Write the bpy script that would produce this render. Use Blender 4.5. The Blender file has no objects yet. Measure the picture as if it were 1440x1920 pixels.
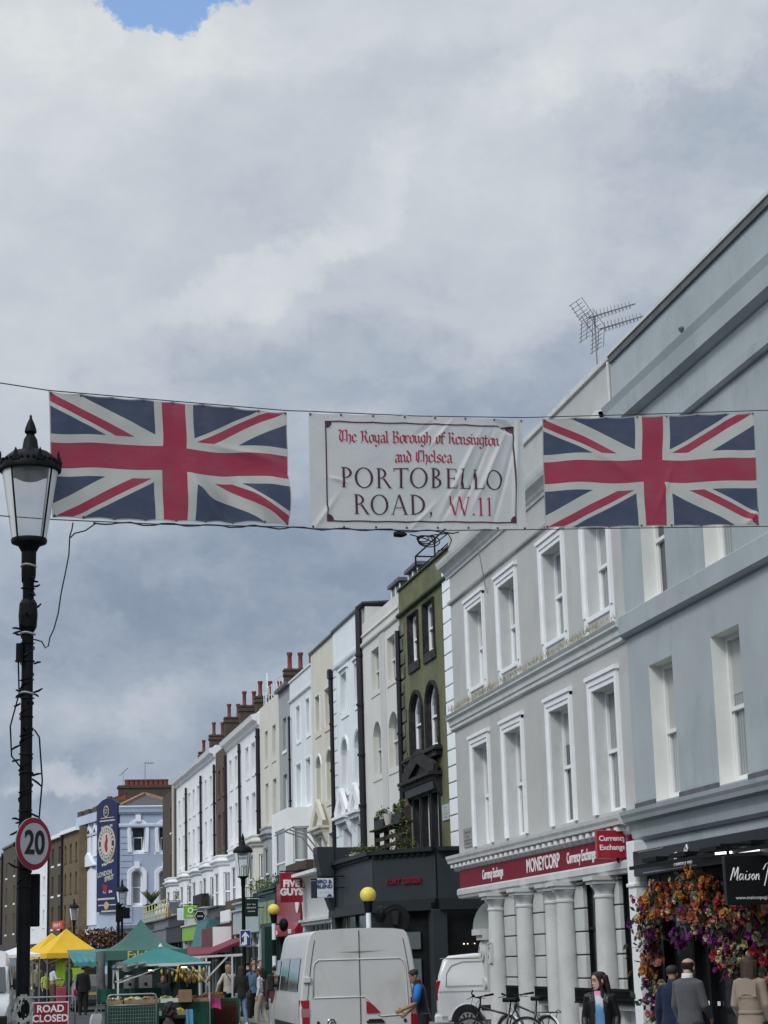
import bpy, bmesh, math, random
from mathutils import Vector, Matrix, Euler, noise as mnoise
PI = math.pi
R_ = math.radians
scene = bpy.context.scene
COL = scene.collection
rng = random.Random(7)

# ------------------------------------------------------------------ camera
FPX, CXP, CYP, EYE = 3605.0, 720.0, 960.0, 1.8
YAW, PITCH, ROLL = R_(11.29885), R_(13.04643), R_(-1.65)
def cam_axes():
    cy, sy = math.cos(YAW), math.sin(YAW)
    f0 = Vector((sy, cy, 0)); r0 = Vector((cy, -sy, 0)); u0 = Vector((0, 0, 1))
    f = f0*math.cos(PITCH) + u0*math.sin(PITCH)
    u = u0*math.cos(PITCH) - f0*math.sin(PITCH)
    r = r0*math.cos(ROLL) + u*math.sin(ROLL)
    v = u*math.cos(ROLL) - r0*math.sin(ROLL)
    return r, v, f
CR, CU, CF = cam_axes()
cam_data = bpy.data.cameras.new('camera'); cam = bpy.data.objects.new('camera', cam_data)
COL.objects.link(cam); scene.camera = cam
m3 = Matrix((CR, CU, -CF)).transposed()
cam.matrix_world = Matrix.Translation((0, 0, EYE)) @ m3.to_4x4()
cam_data.sensor_fit = 'VERTICAL'; cam_data.sensor_height = 36.0; cam_data.sensor_width = 27.0
cam_data.lens = FPX/1920.0*36.0
cam_data.clip_start = 0.1; cam_data.clip_end = 2000.0
def ray(x, y):
    return CR*((x-CXP)/FPX) - CU*((y-CYP)/FPX) + CF
def on_x(x, y, X):
    d = ray(x, y); return d*(X/d.x) + Vector((0, 0, EYE))
def on_y(x, y, Y):
    d = ray(x, y); return d*(Y/d.y) + Vector((0, 0, EYE))
TH = R_(1.0)
def on_t(x, y, a):                       # plane of the long terrace: X = a - tan(1 deg)*(Y-52); returns (u, z)
    d = ray(x, y); k = math.tan(TH)
    t = (a + k*52)/(d.x + k*d.y); p = d*t + Vector((0, 0, EYE))
    return (p.y-52)/math.cos(TH), p.z

# ------------------------------------------------------------------ node expressions
class Ex:
    """small wrapper so that shader maths can be written as python expressions"""
    def __init__(s, nt, sock): s.nt, s.k = nt, sock
    def _op(s, op, a, b=None, c=None, clamp=False):
        n = s.nt.nodes.new('ShaderNodeMath'); n.operation = op; n.use_clamp = clamp
        for i, v in enumerate((a, b, c)):
            if v is None: continue
            if isinstance(v, Ex): s.nt.links.new(v.k, n.inputs[i])
            else: n.inputs[i].default_value = float(v)
        return Ex(s.nt, n.outputs[0])
    def __add__(s, o): return s._op('ADD', s, o)
    __radd__ = __add__
    def __sub__(s, o): return s._op('SUBTRACT', s, o)
    def __rsub__(s, o): return s._op('SUBTRACT', o, s)
    def __mul__(s, o): return s._op('MULTIPLY', s, o)
    __rmul__ = __mul__
    def __truediv__(s, o): return s._op('DIVIDE', s, o)
    def lt(s, o): return s._op('LESS_THAN', s, o)
    def gt(s, o): return s._op('GREATER_THAN', s, o)
    def abs(s): return s._op('ABSOLUTE', s)
    def min(s, o): return s._op('MINIMUM', s, o)
    def max(s, o): return s._op('MAXIMUM', s, o)
    def sin(s): return s._op('SINE', s)
    def pow(s, o): return s._op('POWER', s, o)
    def fract(s): return s._op('FRACT', s)
    def clamp(s): return s._op('ADD', s, 0.0, clamp=True)
    def step(s, a, b):                  # smoothstep a..b
        n = s.nt.nodes.new('ShaderNodeMapRange'); n.interpolation_type = 'SMOOTHSTEP'
        s.nt.links.new(s.k, n.inputs[0]); n.inputs[1].default_value = a; n.inputs[2].default_value = b
        n.inputs[3].default_value = 0; n.inputs[4].default_value = 1
        return Ex(s.nt, n.outputs[0])
def nd(nt, t, **kw):
    n = nt.nodes.new(t)
    for k, v in kw.items(): setattr(n, k, v)
    return n
def mixc(nt, fac, a, b, blend='MIX'):
    n = nd(nt, 'ShaderNodeMix', data_type='RGBA', blend_type=blend)
    for s, v in ((n.inputs[0], fac), (n.inputs[6], a), (n.inputs[7], b)):
        if isinstance(v, Ex): nt.links.new(v.k, s)
        elif hasattr(v, 'is_output'): nt.links.new(v, s)
        elif isinstance(v, (int, float)): s.default_value = v
        else: s.default_value = (*v[:3], 1)
    return n.outputs[2]
def noise(nt, vec, scale, detail=4, rough=.55, dist=0.0):
    n = nd(nt, 'ShaderNodeTexNoise'); n.inputs['Scale'].default_value = scale
    n.inputs['Detail'].default_value = detail; n.inputs['Roughness'].default_value = rough
    n.inputs['Distortion'].default_value = dist
    if vec is not None: nt.links.new(vec, n.inputs['Vector'])
    return n
def mapping(nt, vec, scale=(1, 1, 1), loc=(0, 0, 0), rot=(0, 0, 0)):
    n = nd(nt, 'ShaderNodeMapping'); n.inputs['Scale'].default_value = scale
    n.inputs['Location'].default_value = loc; n.inputs['Rotation'].default_value = rot
    nt.links.new(vec, n.inputs['Vector']); return n.outputs[0]

# ------------------------------------------------------------------ sky: broken grey cloud over a blue sky
SUN_DIR = Vector((-0.62, -0.52, 0.72)).normalized()        # towards the sun, behind the camera on the left
def build_world():
    w = bpy.data.worlds.new('World'); scene.world = w; w.use_nodes = True
    nt = w.node_tree; nt.nodes.clear()
    out = nd(nt, 'ShaderNodeOutputWorld'); bg = nd(nt, 'ShaderNodeBackground')
    nt.links.new(bg.outputs[0], out.inputs[0])
    tc = nd(nt, 'ShaderNodeTexCoord'); D = tc.outputs['Generated']
    sky = nd(nt, 'ShaderNodeTexSky'); sky.sky_type = 'NISHITA'; sky.sun_disc = False
    sky.sun_elevation = math.asin(SUN_DIR.z); sky.sun_rotation = math.atan2(SUN_DIR.x, SUN_DIR.y)
    skyc = nd(nt, 'ShaderNodeVectorMath', operation='SCALE'); nt.links.new(sky.outputs[0], skyc.inputs[0]); skyc.inputs['Scale'].default_value = 0.15
    # warp the direction a little so that every edge is ragged
    wn = noise(nt, D, 6.0, 9, .66)
    sub = nd(nt, 'ShaderNodeVectorMath', operation='SUBTRACT'); nt.links.new(wn.outputs['Color'], sub.inputs[0]); sub.inputs[1].default_value = (.5, .5, .5)
    sc = nd(nt, 'ShaderNodeVectorMath', operation='SCALE'); nt.links.new(sub.outputs[0], sc.inputs[0]); sc.inputs['Scale'].default_value = 0.13
    ad = nd(nt, 'ShaderNodeVectorMath', operation='ADD'); nt.links.new(D, ad.inputs[0]); nt.links.new(sc.outputs[0], ad.inputs[1])
    W = ad.outputs[0]
    def blob(px, py, rx, ry, ang=0.0, soft=1.0):
        """soft patch of cloud centred on the direction seen at px,py; radii in degrees along / across"""
        c = ray(px, py).normalized()
        right = CF.cross(Vector((0, 0, 1))).normalized(); up = right.cross(c).normalized(); right = c.cross(up)
        a = R_(ang); ex = right*math.cos(a)+up*math.sin(a); ey = up*math.cos(a)-right*math.sin(a)
        acc = None
        for e, r in ((ex, rx), (ey, ry)):
            dt = nd(nt, 'ShaderNodeVectorMath', operation='DOT_PRODUCT'); nt.links.new(W, dt.inputs[0]); dt.inputs[1].default_value = e/math.sin(R_(r))
            q = Ex(nt, dt.outputs['Value'])
            q = q - float(c.dot(e)/math.sin(R_(r)))
            q = q*q; acc = q if acc is None else acc+q
        fr = nd(nt, 'ShaderNodeVectorMath', operation='DOT_PRODUCT'); nt.links.new(W, fr.inputs[0]); fr.inputs[1].default_value = c
        g = Ex(nt, 1 and fr.outputs['Value']).gt(0.5)
        return g*(1.0 - acc.step(0.0, 1.0+soft))
    sep = nd(nt, 'ShaderNodeSeparateXYZ'); nt.links.new(D, sep.inputs[0])
    el = Ex(nt, sep.outputs[2])
    # fine cloud texture, flattened towards the horizon
    m1 = mapping(nt, W, (1, 1, 1.5), (3.1, 1.7, .4))
    n1 = Ex(nt, noise(nt, m1, 7.0, 9, .58, .35).outputs[0])
    n2 = Ex(nt, noise(nt, mapping(nt, W, (1, 1, 1.2), (9, 2, 5)), 3.0, 5, .5).outputs[0])
    n3 = Ex(nt, noise(nt, mapping(nt, D, (1, 1, 1.6), (1, 8, 2)), 22.0, 8, .62, .3).outputs[0])
    v = 0.400 + el.step(.12, .50)*.27 + (n1-.5)*.54 + (n2-.5)*.22 + (n3-.5)*.36
    B = [  # px, py, rx, ry, ang, gain
        (200, 150, 6.0, 3.0, -10, .10), (60, 430, 3.5, 6, 0, .10), (520, 70, 3.4, 1.6, 10, .14), (455, 525, 2.9, .65, 24, .20),
        (660, 380, 2.0, .8, 38, .14), (1080, 160, 3.2, 1.0, 22, .16), (850, 300, 4.0, 1.2, 30, .05), (980, 40, 5, 1.2, 12, .10),
        (1290, 90, 2.0, .8, 20, .14), (820, 520, 8, 3.0, 10, .05), (60, 830, 5.0, 2.6, 8, .06),
        (1050, 700, 5.0, 1.6, 14, -.13), (1330, 250, 4.2, 2.6, 10, -.10), (1250, 560, 4, 2, 10, -.05), (800, 180, 3.5, 1.2, 20, -.05), (420, 330, 4.5, 2.2, 20, -.04), (230, 560, 3.2, 1.6, 20, -.03),
        (560, 700, 4.0, 1.4, 16, -.08), (330, 690, 4.0, .9, 14, -.08), (560, 1060, 10, 1.4, 2, -.07), (300, 1180, 8, 1.2, -2, -.08), (330, 1330, 6, .8, 4, .06), (560, 860, 8, 1.2, 6, .04), (110, 1488, 1.2, .4, 12, .22)]
    for px, py, rx, ry, an, g in B: v = v + blob(px, py, rx, ry, an)*g
    # brighter, higher cloud round the hidden sun behind the camera
    dt = nd(nt, 'ShaderNodeVectorMath', operation='DOT_PRODUCT'); nt.links.new(D, dt.inputs[0]); dt.inputs[1].default_value = SUN_DIR
    sg = Ex(nt, dt.outputs['Value']).step(-0.2, 1.0)
    ramp = nd(nt, 'ShaderNodeValToRGB'); nt.links.new(v.k, ramp.inputs[0]); cr = ramp.color_ramp
    cr.elements[0].position = 0.0; cr.elements[0].color = (.165, .215, .30, 1)
    cr.elements[1].position = 1.0; cr.elements[1].color = (.745, .775, .785, 1)
    for p, c in ((.28, (.262, .328, .425)), (.45, (.390, .450, .535)), (.60, (.515, .560, .63)), (.74, (.575, .62, .672)), (.87, (.645, .682, .712))):
        e = cr.elements.new(p); e.color = (*c, 1)
    # a gap of clear sky
    gap = blob(310, -45, 2.7, 1.7, -4, .5)
    gn = (gap*1.35 - (n3-.5)*.9 - (n1-.5)*.8).step(.42, .78)
    blue = mixc(nt, 1.0, skyc.outputs[0], (1.35, 1.42, 1.5), 'MULTIPLY')
    cl = mixc(nt, gn*.96, ramp.outputs[0], blue)
    gain = 1.0 + sg*1.1
    sv = nd(nt, 'ShaderNodeVectorMath', operation='SCALE'); nt.links.new(cl, sv.inputs[0]); nt.links.new(gain.k, sv.inputs['Scale'])
    # below the horizon: dull ground colour
    fin = mixc(nt, el.step(-0.06, 0.0), (.10, .10, .105), sv.outputs[0])
    nt.links.new(fin, bg.inputs['Color']); bg.inputs['Strength'].default_value = 1.0
build_world()
sd = bpy.data.lights.new('sun', 'SUN'); sd.energy = 1.5; sd.angle = R_(14); sd.color = (1, .965, .92)
sun = bpy.data.objects.new('sun', sd); COL.objects.link(sun)
sun.rotation_euler = (-SUN_DIR).to_track_quat('-Z', 'Y').to_euler()
vs = scene.view_settings
vs.view_transform = 'Standard'; vs.look = 'None'; vs.exposure = 0.0; vs.gamma = 1.0; vs.use_curve_mapping = False
scene.cycles.max_bounces = 6
scene.cycles.transparent_max_bounces = 16

# ------------------------------------------------------------------ materials
MATS = {}
def base_mat(name):
    m = bpy.data.materials.new(name); m.use_nodes = True; nt = m.node_tree
    p = nt.nodes['Principled BSDF']; p.inputs['Specular IOR Level'].default_value = .3
    return m, nt, p
def mk(name, c, rough=.6, var=.12, scale=2.0, bump=0.0, bscale=40.0, metal=0.0, spec=.3, streak=0.0, dirt=None, coat=0.0, sheen=0.0):
    """plain painted / rendered surface with uneven tone; streak = rain marks running down, dirt = (colour, amount, scale) worn patches"""
    if name in MATS: return MATS[name]
    m, nt, p = base_mat(name)
    tc = nd(nt, 'ShaderNodeTexCoord'); O = tc.outputs['Object']
    n = noise(nt, O, scale, 6, .6)
    f = Ex(nt, n.outputs[0]).step(.28, .72)
    lo = tuple(x*(1-var) for x in c); hi = tuple(min(x*(1+var*.6), 1) for x in c)
    col = mixc(nt, f, lo, hi)
    if streak:
        ns = noise(nt, mapping(nt, O, (5, 5, .35)), 2.2, 6, .65)
        fs = Ex(nt, ns.outputs[0]).step(.52, .80)*streak
        nl = noise(nt, mapping(nt, O, (7, 7, .5), (3, 3, 3)), 1.7, 5, .6)
        fl = Ex(nt, nl.outputs[0]).step(.60, .82)*(streak*.7)
        col = mixc(nt, fs, col, tuple(x*.55 for x in c)); col = mixc(nt, fl, col, tuple(min(1, x*1.45+.05) for x in c))
    if dirt:
        nn = noise(nt, mapping(nt, O, (1, 1, .7), (7, 1, 3)), dirt[2], 8, .68)
        fd = Ex(nt, nn.outputs[0]).step(.5, .66)*dirt[1]
        col = mixc(nt, fd, col, dirt[0])
    nt.links.new(col, p.inputs['Base Color'])
    p.inputs['Roughness'].default_value = rough; p.inputs['Metallic'].default_value = metal
    p.inputs['Specular IOR Level'].default_value = spec
    if coat: p.inputs['Coat Weight'].default_value = coat; p.inputs['Coat Roughness'].default_value = .08
    if sheen: p.inputs['Sheen Weight'].default_value = sheen
    if bump:
        b = nd(nt, 'ShaderNodeBump'); b.inputs['Strength'].default_value = bump; b.inputs['Distance'].default_value = .02
        nb = noise(nt, O, bscale, 5, .6); nt.links.new(nb.outputs[0], b.inputs['Height']); nt.links.new(b.outputs[0], p.inputs['Normal'])
    MATS[name] = m; return m
def brick(name, c1, c2, mortar, scale=1.0):
    if name in MATS: return MATS[name]
    m, nt, p = base_mat(name)
    tc = nd(nt, 'ShaderNodeTexCoord'); s = nd(nt, 'ShaderNodeSeparateXYZ'); nt.links.new(tc.outputs['Object'], s.inputs[0])
    cx = nd(nt, 'ShaderNodeCombineXYZ'); a = Ex(nt, s.outputs[0])+Ex(nt, s.outputs[1]); nt.links.new(a.k, cx.inputs[0]); nt.links.new(s.outputs[2], cx.inputs[1])
    b = nd(nt, 'ShaderNodeTexBrick'); nt.links.new(cx.outputs[0], b.inputs[0])
    b.inputs['Color1'].default_value = (*c1, 1); b.inputs['Color2'].default_value = (*c2, 1); b.inputs['Mortar'].default_value = (*mortar, 1)
    b.inputs['Scale'].default_value = scale; b.inputs['Brick Width'].default_value = .225; b.inputs['Row Height'].default_value = .075; b.inputs['Mortar Size'].default_value = .008
    n = noise(nt, tc.outputs['Object'], 1.3, 6, .6)
    col = mixc(nt, Ex(nt, n.outputs[0]).step(.3, .7)*.55, b.outputs[0], tuple(x*.55 for x in c1))
    nt.links.new(col, p.inputs['Base Color']); p.inputs['Roughness'].default_value = .85
    MATS[name] = m; return m
def glass_mat(name, tint=(.03, .035, .04), rough=.06, curtain=None):
    """window pane: dark room put into its colour, sky in the reflection, with or without a pale curtain with painted fold shade"""
    if name in MATS: return MATS[name]
    m, nt, p = base_mat(name)
    tc = nd(nt, 'ShaderNodeTexCoord'); O = tc.outputs['Object']
    n = noise(nt, mapping(nt, O, (1, 1, .6)), 2.5, 4)
    col = mixc(nt, Ex(nt, n.outputs[0]).step(.35, .7), tuple(x*.5 for x in tint), tint)
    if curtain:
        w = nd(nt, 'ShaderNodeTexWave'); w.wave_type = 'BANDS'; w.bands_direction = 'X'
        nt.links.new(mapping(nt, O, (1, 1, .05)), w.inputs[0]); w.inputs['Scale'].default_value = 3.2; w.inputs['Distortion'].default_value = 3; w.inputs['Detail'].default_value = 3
        cc = mixc(nt, Ex(nt, w.outputs['Fac']), tuple(x*.5 for x in curtain), curtain)  # shade of the curtain folds put into the colour as bands
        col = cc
    nt.links.new(col, p.inputs['Base Color']); p.inputs['Roughness'].default_value = .4
    p.inputs['Specular IOR Level'].default_value = .2
    p.inputs['Coat Weight'].default_value = .75; p.inputs['Coat Roughness'].default_value = rough; p.inputs['Coat IOR'].default_value = 1.5
    b = nd(nt, 'ShaderNodeBump'); b.inputs['Strength'].default_value = .04; b.inputs['Distance'].default_value = .05
    nb = noise(nt, O, 2.2, 2); nt.links.new(nb.outputs[0], b.inputs['Height']); nt.links.new(b.outputs[0], p.inputs['Coat Normal'])
    MATS[name] = m; return m
def clear_glass(name, tint=(.92, .95, .95), milk=.12):
    if name in MATS: return MATS[name]
    m, nt, p = base_mat(name); out = nt.nodes['Material Output']
    tr = nd(nt, 'ShaderNodeBsdfTransparent'); tr.inputs[0].default_value = (*tint, 1)
    p.inputs['Base Color'].default_value = (.75, .78, .78, 1); p.inputs['Roughness'].default_value = .12; p.inputs['Specular IOR Level'].default_value = .6
    lw = nd(nt, 'ShaderNodeFresnel'); lw.inputs[0].default_value = 1.45
    tc = nd(nt, 'ShaderNodeTexCoord'); n = noise(nt, mapping(nt, tc.outputs['Object'], (1, 1, .4)), 6, 5, .6)
    f = (Ex(nt, lw.outputs[0])+Ex(nt, n.outputs[0]).step(.3, .8)*milk+milk*.6).clamp()
    mx = nd(nt, 'ShaderNodeMixShader'); nt.links.new(f.k, mx.inputs[0]); nt.links.new(tr.outputs[0], mx.inputs[1]); nt.links.new(p.outputs[0], mx.inputs[2])
    nt.links.new(mx.outputs[0], out.inputs[0]); MATS[name] = m; return m
def emit(name, c, s):
    if name in MATS: return MATS[name]
    m, nt, p = base_mat(name); p.inputs['Base Color'].default_value = (*c, 1)
    p.inputs['Emission Color'].default_value = (*c, 1); p.inputs['Emission Strength'].default_value = s
    MATS[name] = m; return m
white = lambda: mk('white_paint', (.80, .82, .82), .5, .05, 3, streak=.10)
black = lambda: mk('black_paint', (.007, .008, .009), .5, .3, 8, bump=.05, spec=.12)

# ------------------------------------------------------------------ mesh builder
class MB:
    def __init__(s): s.v, s.f, s.mi, s.uv = [], [], [], None
    def add(s, verts, faces, mi=0):
        o = len(s.v); s.v += [tuple(x) for x in verts]; s.f += [tuple(i+o for i in f) for f in faces]; s.mi += [mi]*len(faces)
    def quad(s, a, b, c, d, mi=0): s.add((a, b, c, d), ((0, 1, 2, 3),), mi)
    def box(s, x0, y0, z0, x1, y1, z1, mi=0):
        if x0 > x1: x0, x1 = x1, x0
        if y0 > y1: y0, y1 = y1, y0
        if z0 > z1: z0, z1 = z1, z0
        s.add([(x0, y0, z0), (x1, y0, z0), (x1, y1, z0), (x0, y1, z0), (x0, y0, z1), (x1, y0, z1), (x1, y1, z1), (x0, y1, z1)],
              [(3, 2, 1, 0), (4, 5, 6, 7), (0, 1, 5, 4), (1, 2, 6, 5), (2, 3, 7, 6), (3, 0, 4, 7)], mi)
    def bar(s, a, b, w, h=None, mi=0, up=(0, 0, 1)):
        """square bar from a to b"""
        h = h or w; a, b = Vector(a), Vector(b); d = (b-a).normalized(); up = Vector(up)
        if abs(d.dot(up)) > .97: up = Vector((1, 0, 0))
        x = d.cross(up).normalized()*(w/2); y = x.normalized().cross(d)*(h/2)
        vs = [p+q for p in (a, b) for q in (-x-y, x-y, x+y, -x+y)]
        s.add(vs, [(0, 1, 2, 3), (7, 6, 5, 4), (0, 4, 5, 1), (1, 5, 6, 2), (2, 6, 7, 3), (3, 7, 4, 0)], mi)
    def tube(s, pts, r, n=8, mi=0, cap=True):
        pts = [Vector(p) for p in pts]; rs = r if isinstance(r, (list, tuple)) else [r]*len(pts)
        rings = []; prev = None
        for i, p in enumerate(pts):
            d = (pts[min(i+1, len(pts)-1)]-pts[max(i-1, 0)]).normalized()
            if prev is None:
                x = d.cross(Vector((0, 0, 1)) if abs(d.z) < .95 else Vector((1, 0, 0))).normalized()
            else: x = (prev - d*prev.dot(d)).normalized()
            prev = x; y = d.cross(x)
            rings.append([p+(x*math.cos(2*PI*k/n)+y*math.sin(2*PI*k/n))*rs[i] for k in range(n)])
        s.loft(rings, mi, cap)
    def loft(s, rings, mi=0, cap=True, close=True):
        n = len(rings[0]); vs = [q for r in rings for q in r]; fs = []
        for i in range(len(rings)-1):
            for k in range(n if close else n-1):
                fs.append((i*n+k, i*n+(k+1) % n, (i+1)*n+(k+1) % n, (i+1)*n+k))
        if cap: fs.append(tuple(reversed(range(n)))); fs.append(tuple((len(rings)-1)*n+k for k in range(n)))
        s.add(vs, fs, mi)
    def lathe(s, prof, n=16, c=(0, 0, 0), mi=0, a0=0.0, cap=True):
        """prof: list of (radius, z)"""
        s.loft([[(c[0]+r*math.cos(a0+2*PI*k/n), c[1]+r*math.sin(a0+2*PI*k/n), c[2]+z) for k in range(n)] for r, z in prof], mi, cap)
    def prism(s, poly, d, mi=0):
        """poly: 3-d points of a flat outline, d: extrusion vector"""
        d = Vector(d); n = len(poly); a = [Vector(p) for p in poly]; vs = a+[p+d for p in a]
        fs = [tuple(reversed(range(n))), tuple(range(n, 2*n))]+[(i, (i+1) % n, (i+1) % n+n, i+n) for i in range(n)]
        s.add(vs, fs, mi)
    def ball(s, c, r, n=12, m=8, mi=0):
        rx, ry, rz = r if isinstance(r, (tuple, list)) else (r, r, r)
        rings = []
        for i in range(m+1):
            t = PI*(i+.02)/(m+.04)
            rings.append([(c[0]+rx*math.sin(t)*math.cos(2*PI*k/n), c[1]+ry*math.sin(t)*math.sin(2*PI*k/n), c[2]-rz*math.cos(t)) for k in range(n)])
        s.loft(rings, mi)
    def build(s, name, mats, parent=None, smooth=False, loc=None, rotz=None, bevel=0.0, recalc=True, auto=None):
        me = bpy.data.meshes.new(name); me.from_pydata(s.v, [], s.f); 
        if not isinstance(mats, (list, tuple)): mats = [mats]
        for m in mats: me.materials.append(m)
        if len(mats) > 1: me.polygons.foreach_set('material_index', s.mi)
        if recalc:
            bm = bmesh.new(); bm.from_mesh(me); bmesh.ops.recalc_face_normals(bm, faces=bm.faces); bm.to_mesh(me); bm.free()
        if smooth: 
            me.polygons.foreach_set('use_smooth', [True]*len(me.polygons))
            if auto: me.set_sharp_from_angle(angle=R_(auto))
        me.update()
        o = bpy.data.objects.new(name, me); COL.objects.link(o)
        if parent: o.parent = parent
        if loc is not None: o.location = loc
        if rotz is not None: o.rotation_euler = (0, 0, rotz)
        if bevel:
            md = o.modifiers.new('bevel', 'BEVEL'); md.width = bevel; md.segments = 2; md.limit_method = 'ANGLE'; md.angle_limit = R_(40)
        return o
def thing(name, label, cat, loc=(0, 0, 0), rotz=0.0, group=None):
    o = bpy.data.objects.new(name, None); COL.objects.link(o); o.location = loc; o.rotation_euler = (0, 0, rotz)
    o.empty_display_size = .2; o['label'] = label; o['category'] = cat
    if group: o['group'] = group
    return o
def tag(o, label=None, cat=None, group=None, kind=None):
    if label: o['label'] = label
    if cat: o['category'] = cat
    if group: o['group'] = group
    if kind: o['kind'] = kind
    return o
def kids(o): return [c for c in COL.objects if c.parent is o]
def dup(root, loc=None, rotz=None, label=None, group=None):
    r = root.copy(); COL.objects.link(r)
    if loc is not None: r.location = loc
    if rotz is not None: r.rotation_euler = (0, 0, rotz)
    if label: r['label'] = label
    if group: r['group'] = group
    for ch in list(root.children):
        c = ch.copy(); COL.objects.link(c); c.parent = r
        for g in list(ch.children):
            d = g.copy(); COL.objects.link(d); d.parent = c
    return r

# ------------------------------------------------------------------ lettering with the built-in font
def text_mesh(s, size, align='CENTER', bold=0.0, squeeze=1.0, depth=.004):
    c = bpy.data.curves.new('lettering', 'FONT'); c.body = s; c.size = size; c.align_x = align; c.align_y = 'CENTER'
    c.extrude = depth; c.offset = bold; c.resolution_u = 4
    o = bpy.data.objects.new('lettering', c); COL.objects.link(o)
    dg = bpy.context.evaluated_depsgraph_get(); me = bpy.data.meshes.new_from_object(o.evaluated_get(dg))
    bpy.data.objects.remove(o); bpy.data.curves.remove(c)
    if squeeze != 1.0:
        for v in me.vertices: v.co.x *= squeeze
    return me
def text(parent, s, size, m, pos, right, up, name='lettering', **kw):
    """flat letters standing at pos, reading along `right`; a leading ~ gives worn marks too small to read"""
    if s[0] == '~':
        rr = random.Random(len(s)*7+int(size*100)); mb = MB(); n = len(s)-1; w = size*.62*kw.get('squeeze', 1.0); x = -n*w/2
        for ch in s[1:]:
            if ch != ' ':
                for k in range(2): h = size*rr.uniform(.22, .36); q = x+w*(.18+.4*k); mb.box(q, -h*rr.uniform(.7, 1), 0, q+w*.16, h, .003)
                z = size*rr.uniform(-.3, .2); mb.box(x+w*.12, z, .0002, x+w*.78, z+size*.13, .0034)
            x += w
        me = bpy.data.meshes.new('worn_marks'); me.from_pydata(mb.v, [], mb.f); name = 'worn_marks'
    else: me = text_mesh(s, size, **kw); me.materials.clear(); me.materials.append(m)
    r = Vector(right).normalized(); u = Vector(up).normalized(); n = r.cross(u)
    M = Matrix((r, u, n)).transposed().to_4x4(); M.translation = Vector(pos); me.transform(M)
    o = bpy.data.objects.new(name, me); COL.objects.link(o)
    if parent: o.parent = parent
    return o

# ------------------------------------------------------------------ walls with real openings and windows set back in them
def arc_pts(ua, ub, zb, rise, n=9):
    """top outline of an opening, from ub to ua"""
    if rise <= 0: return [(ub, zb), (ua, zb)]
    w = (ub-ua)/2; r = (w*w+rise*rise)/(2*rise); c = zb-r; a = math.asin(min(1, w/r))
    if rise > w*.99: a = PI/2
    return [((ua+ub)/2+r*math.sin(a-2*a*i/(n-1)), c+r*math.cos(a-2*a*i/(n-1))) for i in range(n)]
def wall(mb, u0, u1, z0, z1, holes, y=0.0, depth=.2, mi=0, rmi=1, thick=.3):
    """holes: (ua, ub, za, zb, rise); the wall face is at y, looking along +y; the reveals run back to y-depth"""
    us = sorted({u0, u1, *[h[0] for h in holes], *[h[1] for h in holes]}); zs = sorted({z0, z1, *[h[2] for h in holes], *[h[3] for h in holes]})
    us = [u for u in us if u0 <= u <= u1]; zs = [z for z in zs if z0 <= z <= z1]
    for i in range(len(us)-1):
        for j in range(len(zs)-1):
            cu, cz = (us[i]+us[i+1])/2, (zs[j]+zs[j+1])/2
            if any(h[0] < cu < h[1] and h[2] < cz < h[3] for h in holes): continue
            mb.quad((us[i], y, zs[j]), (us[i], y, zs[j+1]), (us[i+1], y, zs[j+1]), (us[i+1], y, zs[j]), mi)
    for h in holes:
        ua, ub, za, zb = h[:4]; rise = h[4] if len(h) > 4 else 0
        top = arc_pts(ua, ub, zb, rise)
        if rise > 0:
            n = len(top); m = n//2
            mb.add([(u, y, z) for u, z in top[:m+1]]+[(ub, y, zb)], [tuple(range(m+2))], mi)
            mb.add([(u, y, z) for u, z in top[m:]]+[(ua, y, zb)], [tuple(range(n-m+1))], mi)
        out = [(ua, za), (ub, za)]+top
        for k in range(len(out)):
            a, b = out[k], out[(k+1) % len(out)]
            if abs(a[0]-b[0])+abs(a[1]-b[1]) < 1e-6: continue
            mb.quad((a[0], y, a[1]), (b[0], y, b[1]), (b[0], y-depth, b[1]), (a[0], y-depth, a[1]), rmi)
WCACHE = {}
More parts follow.
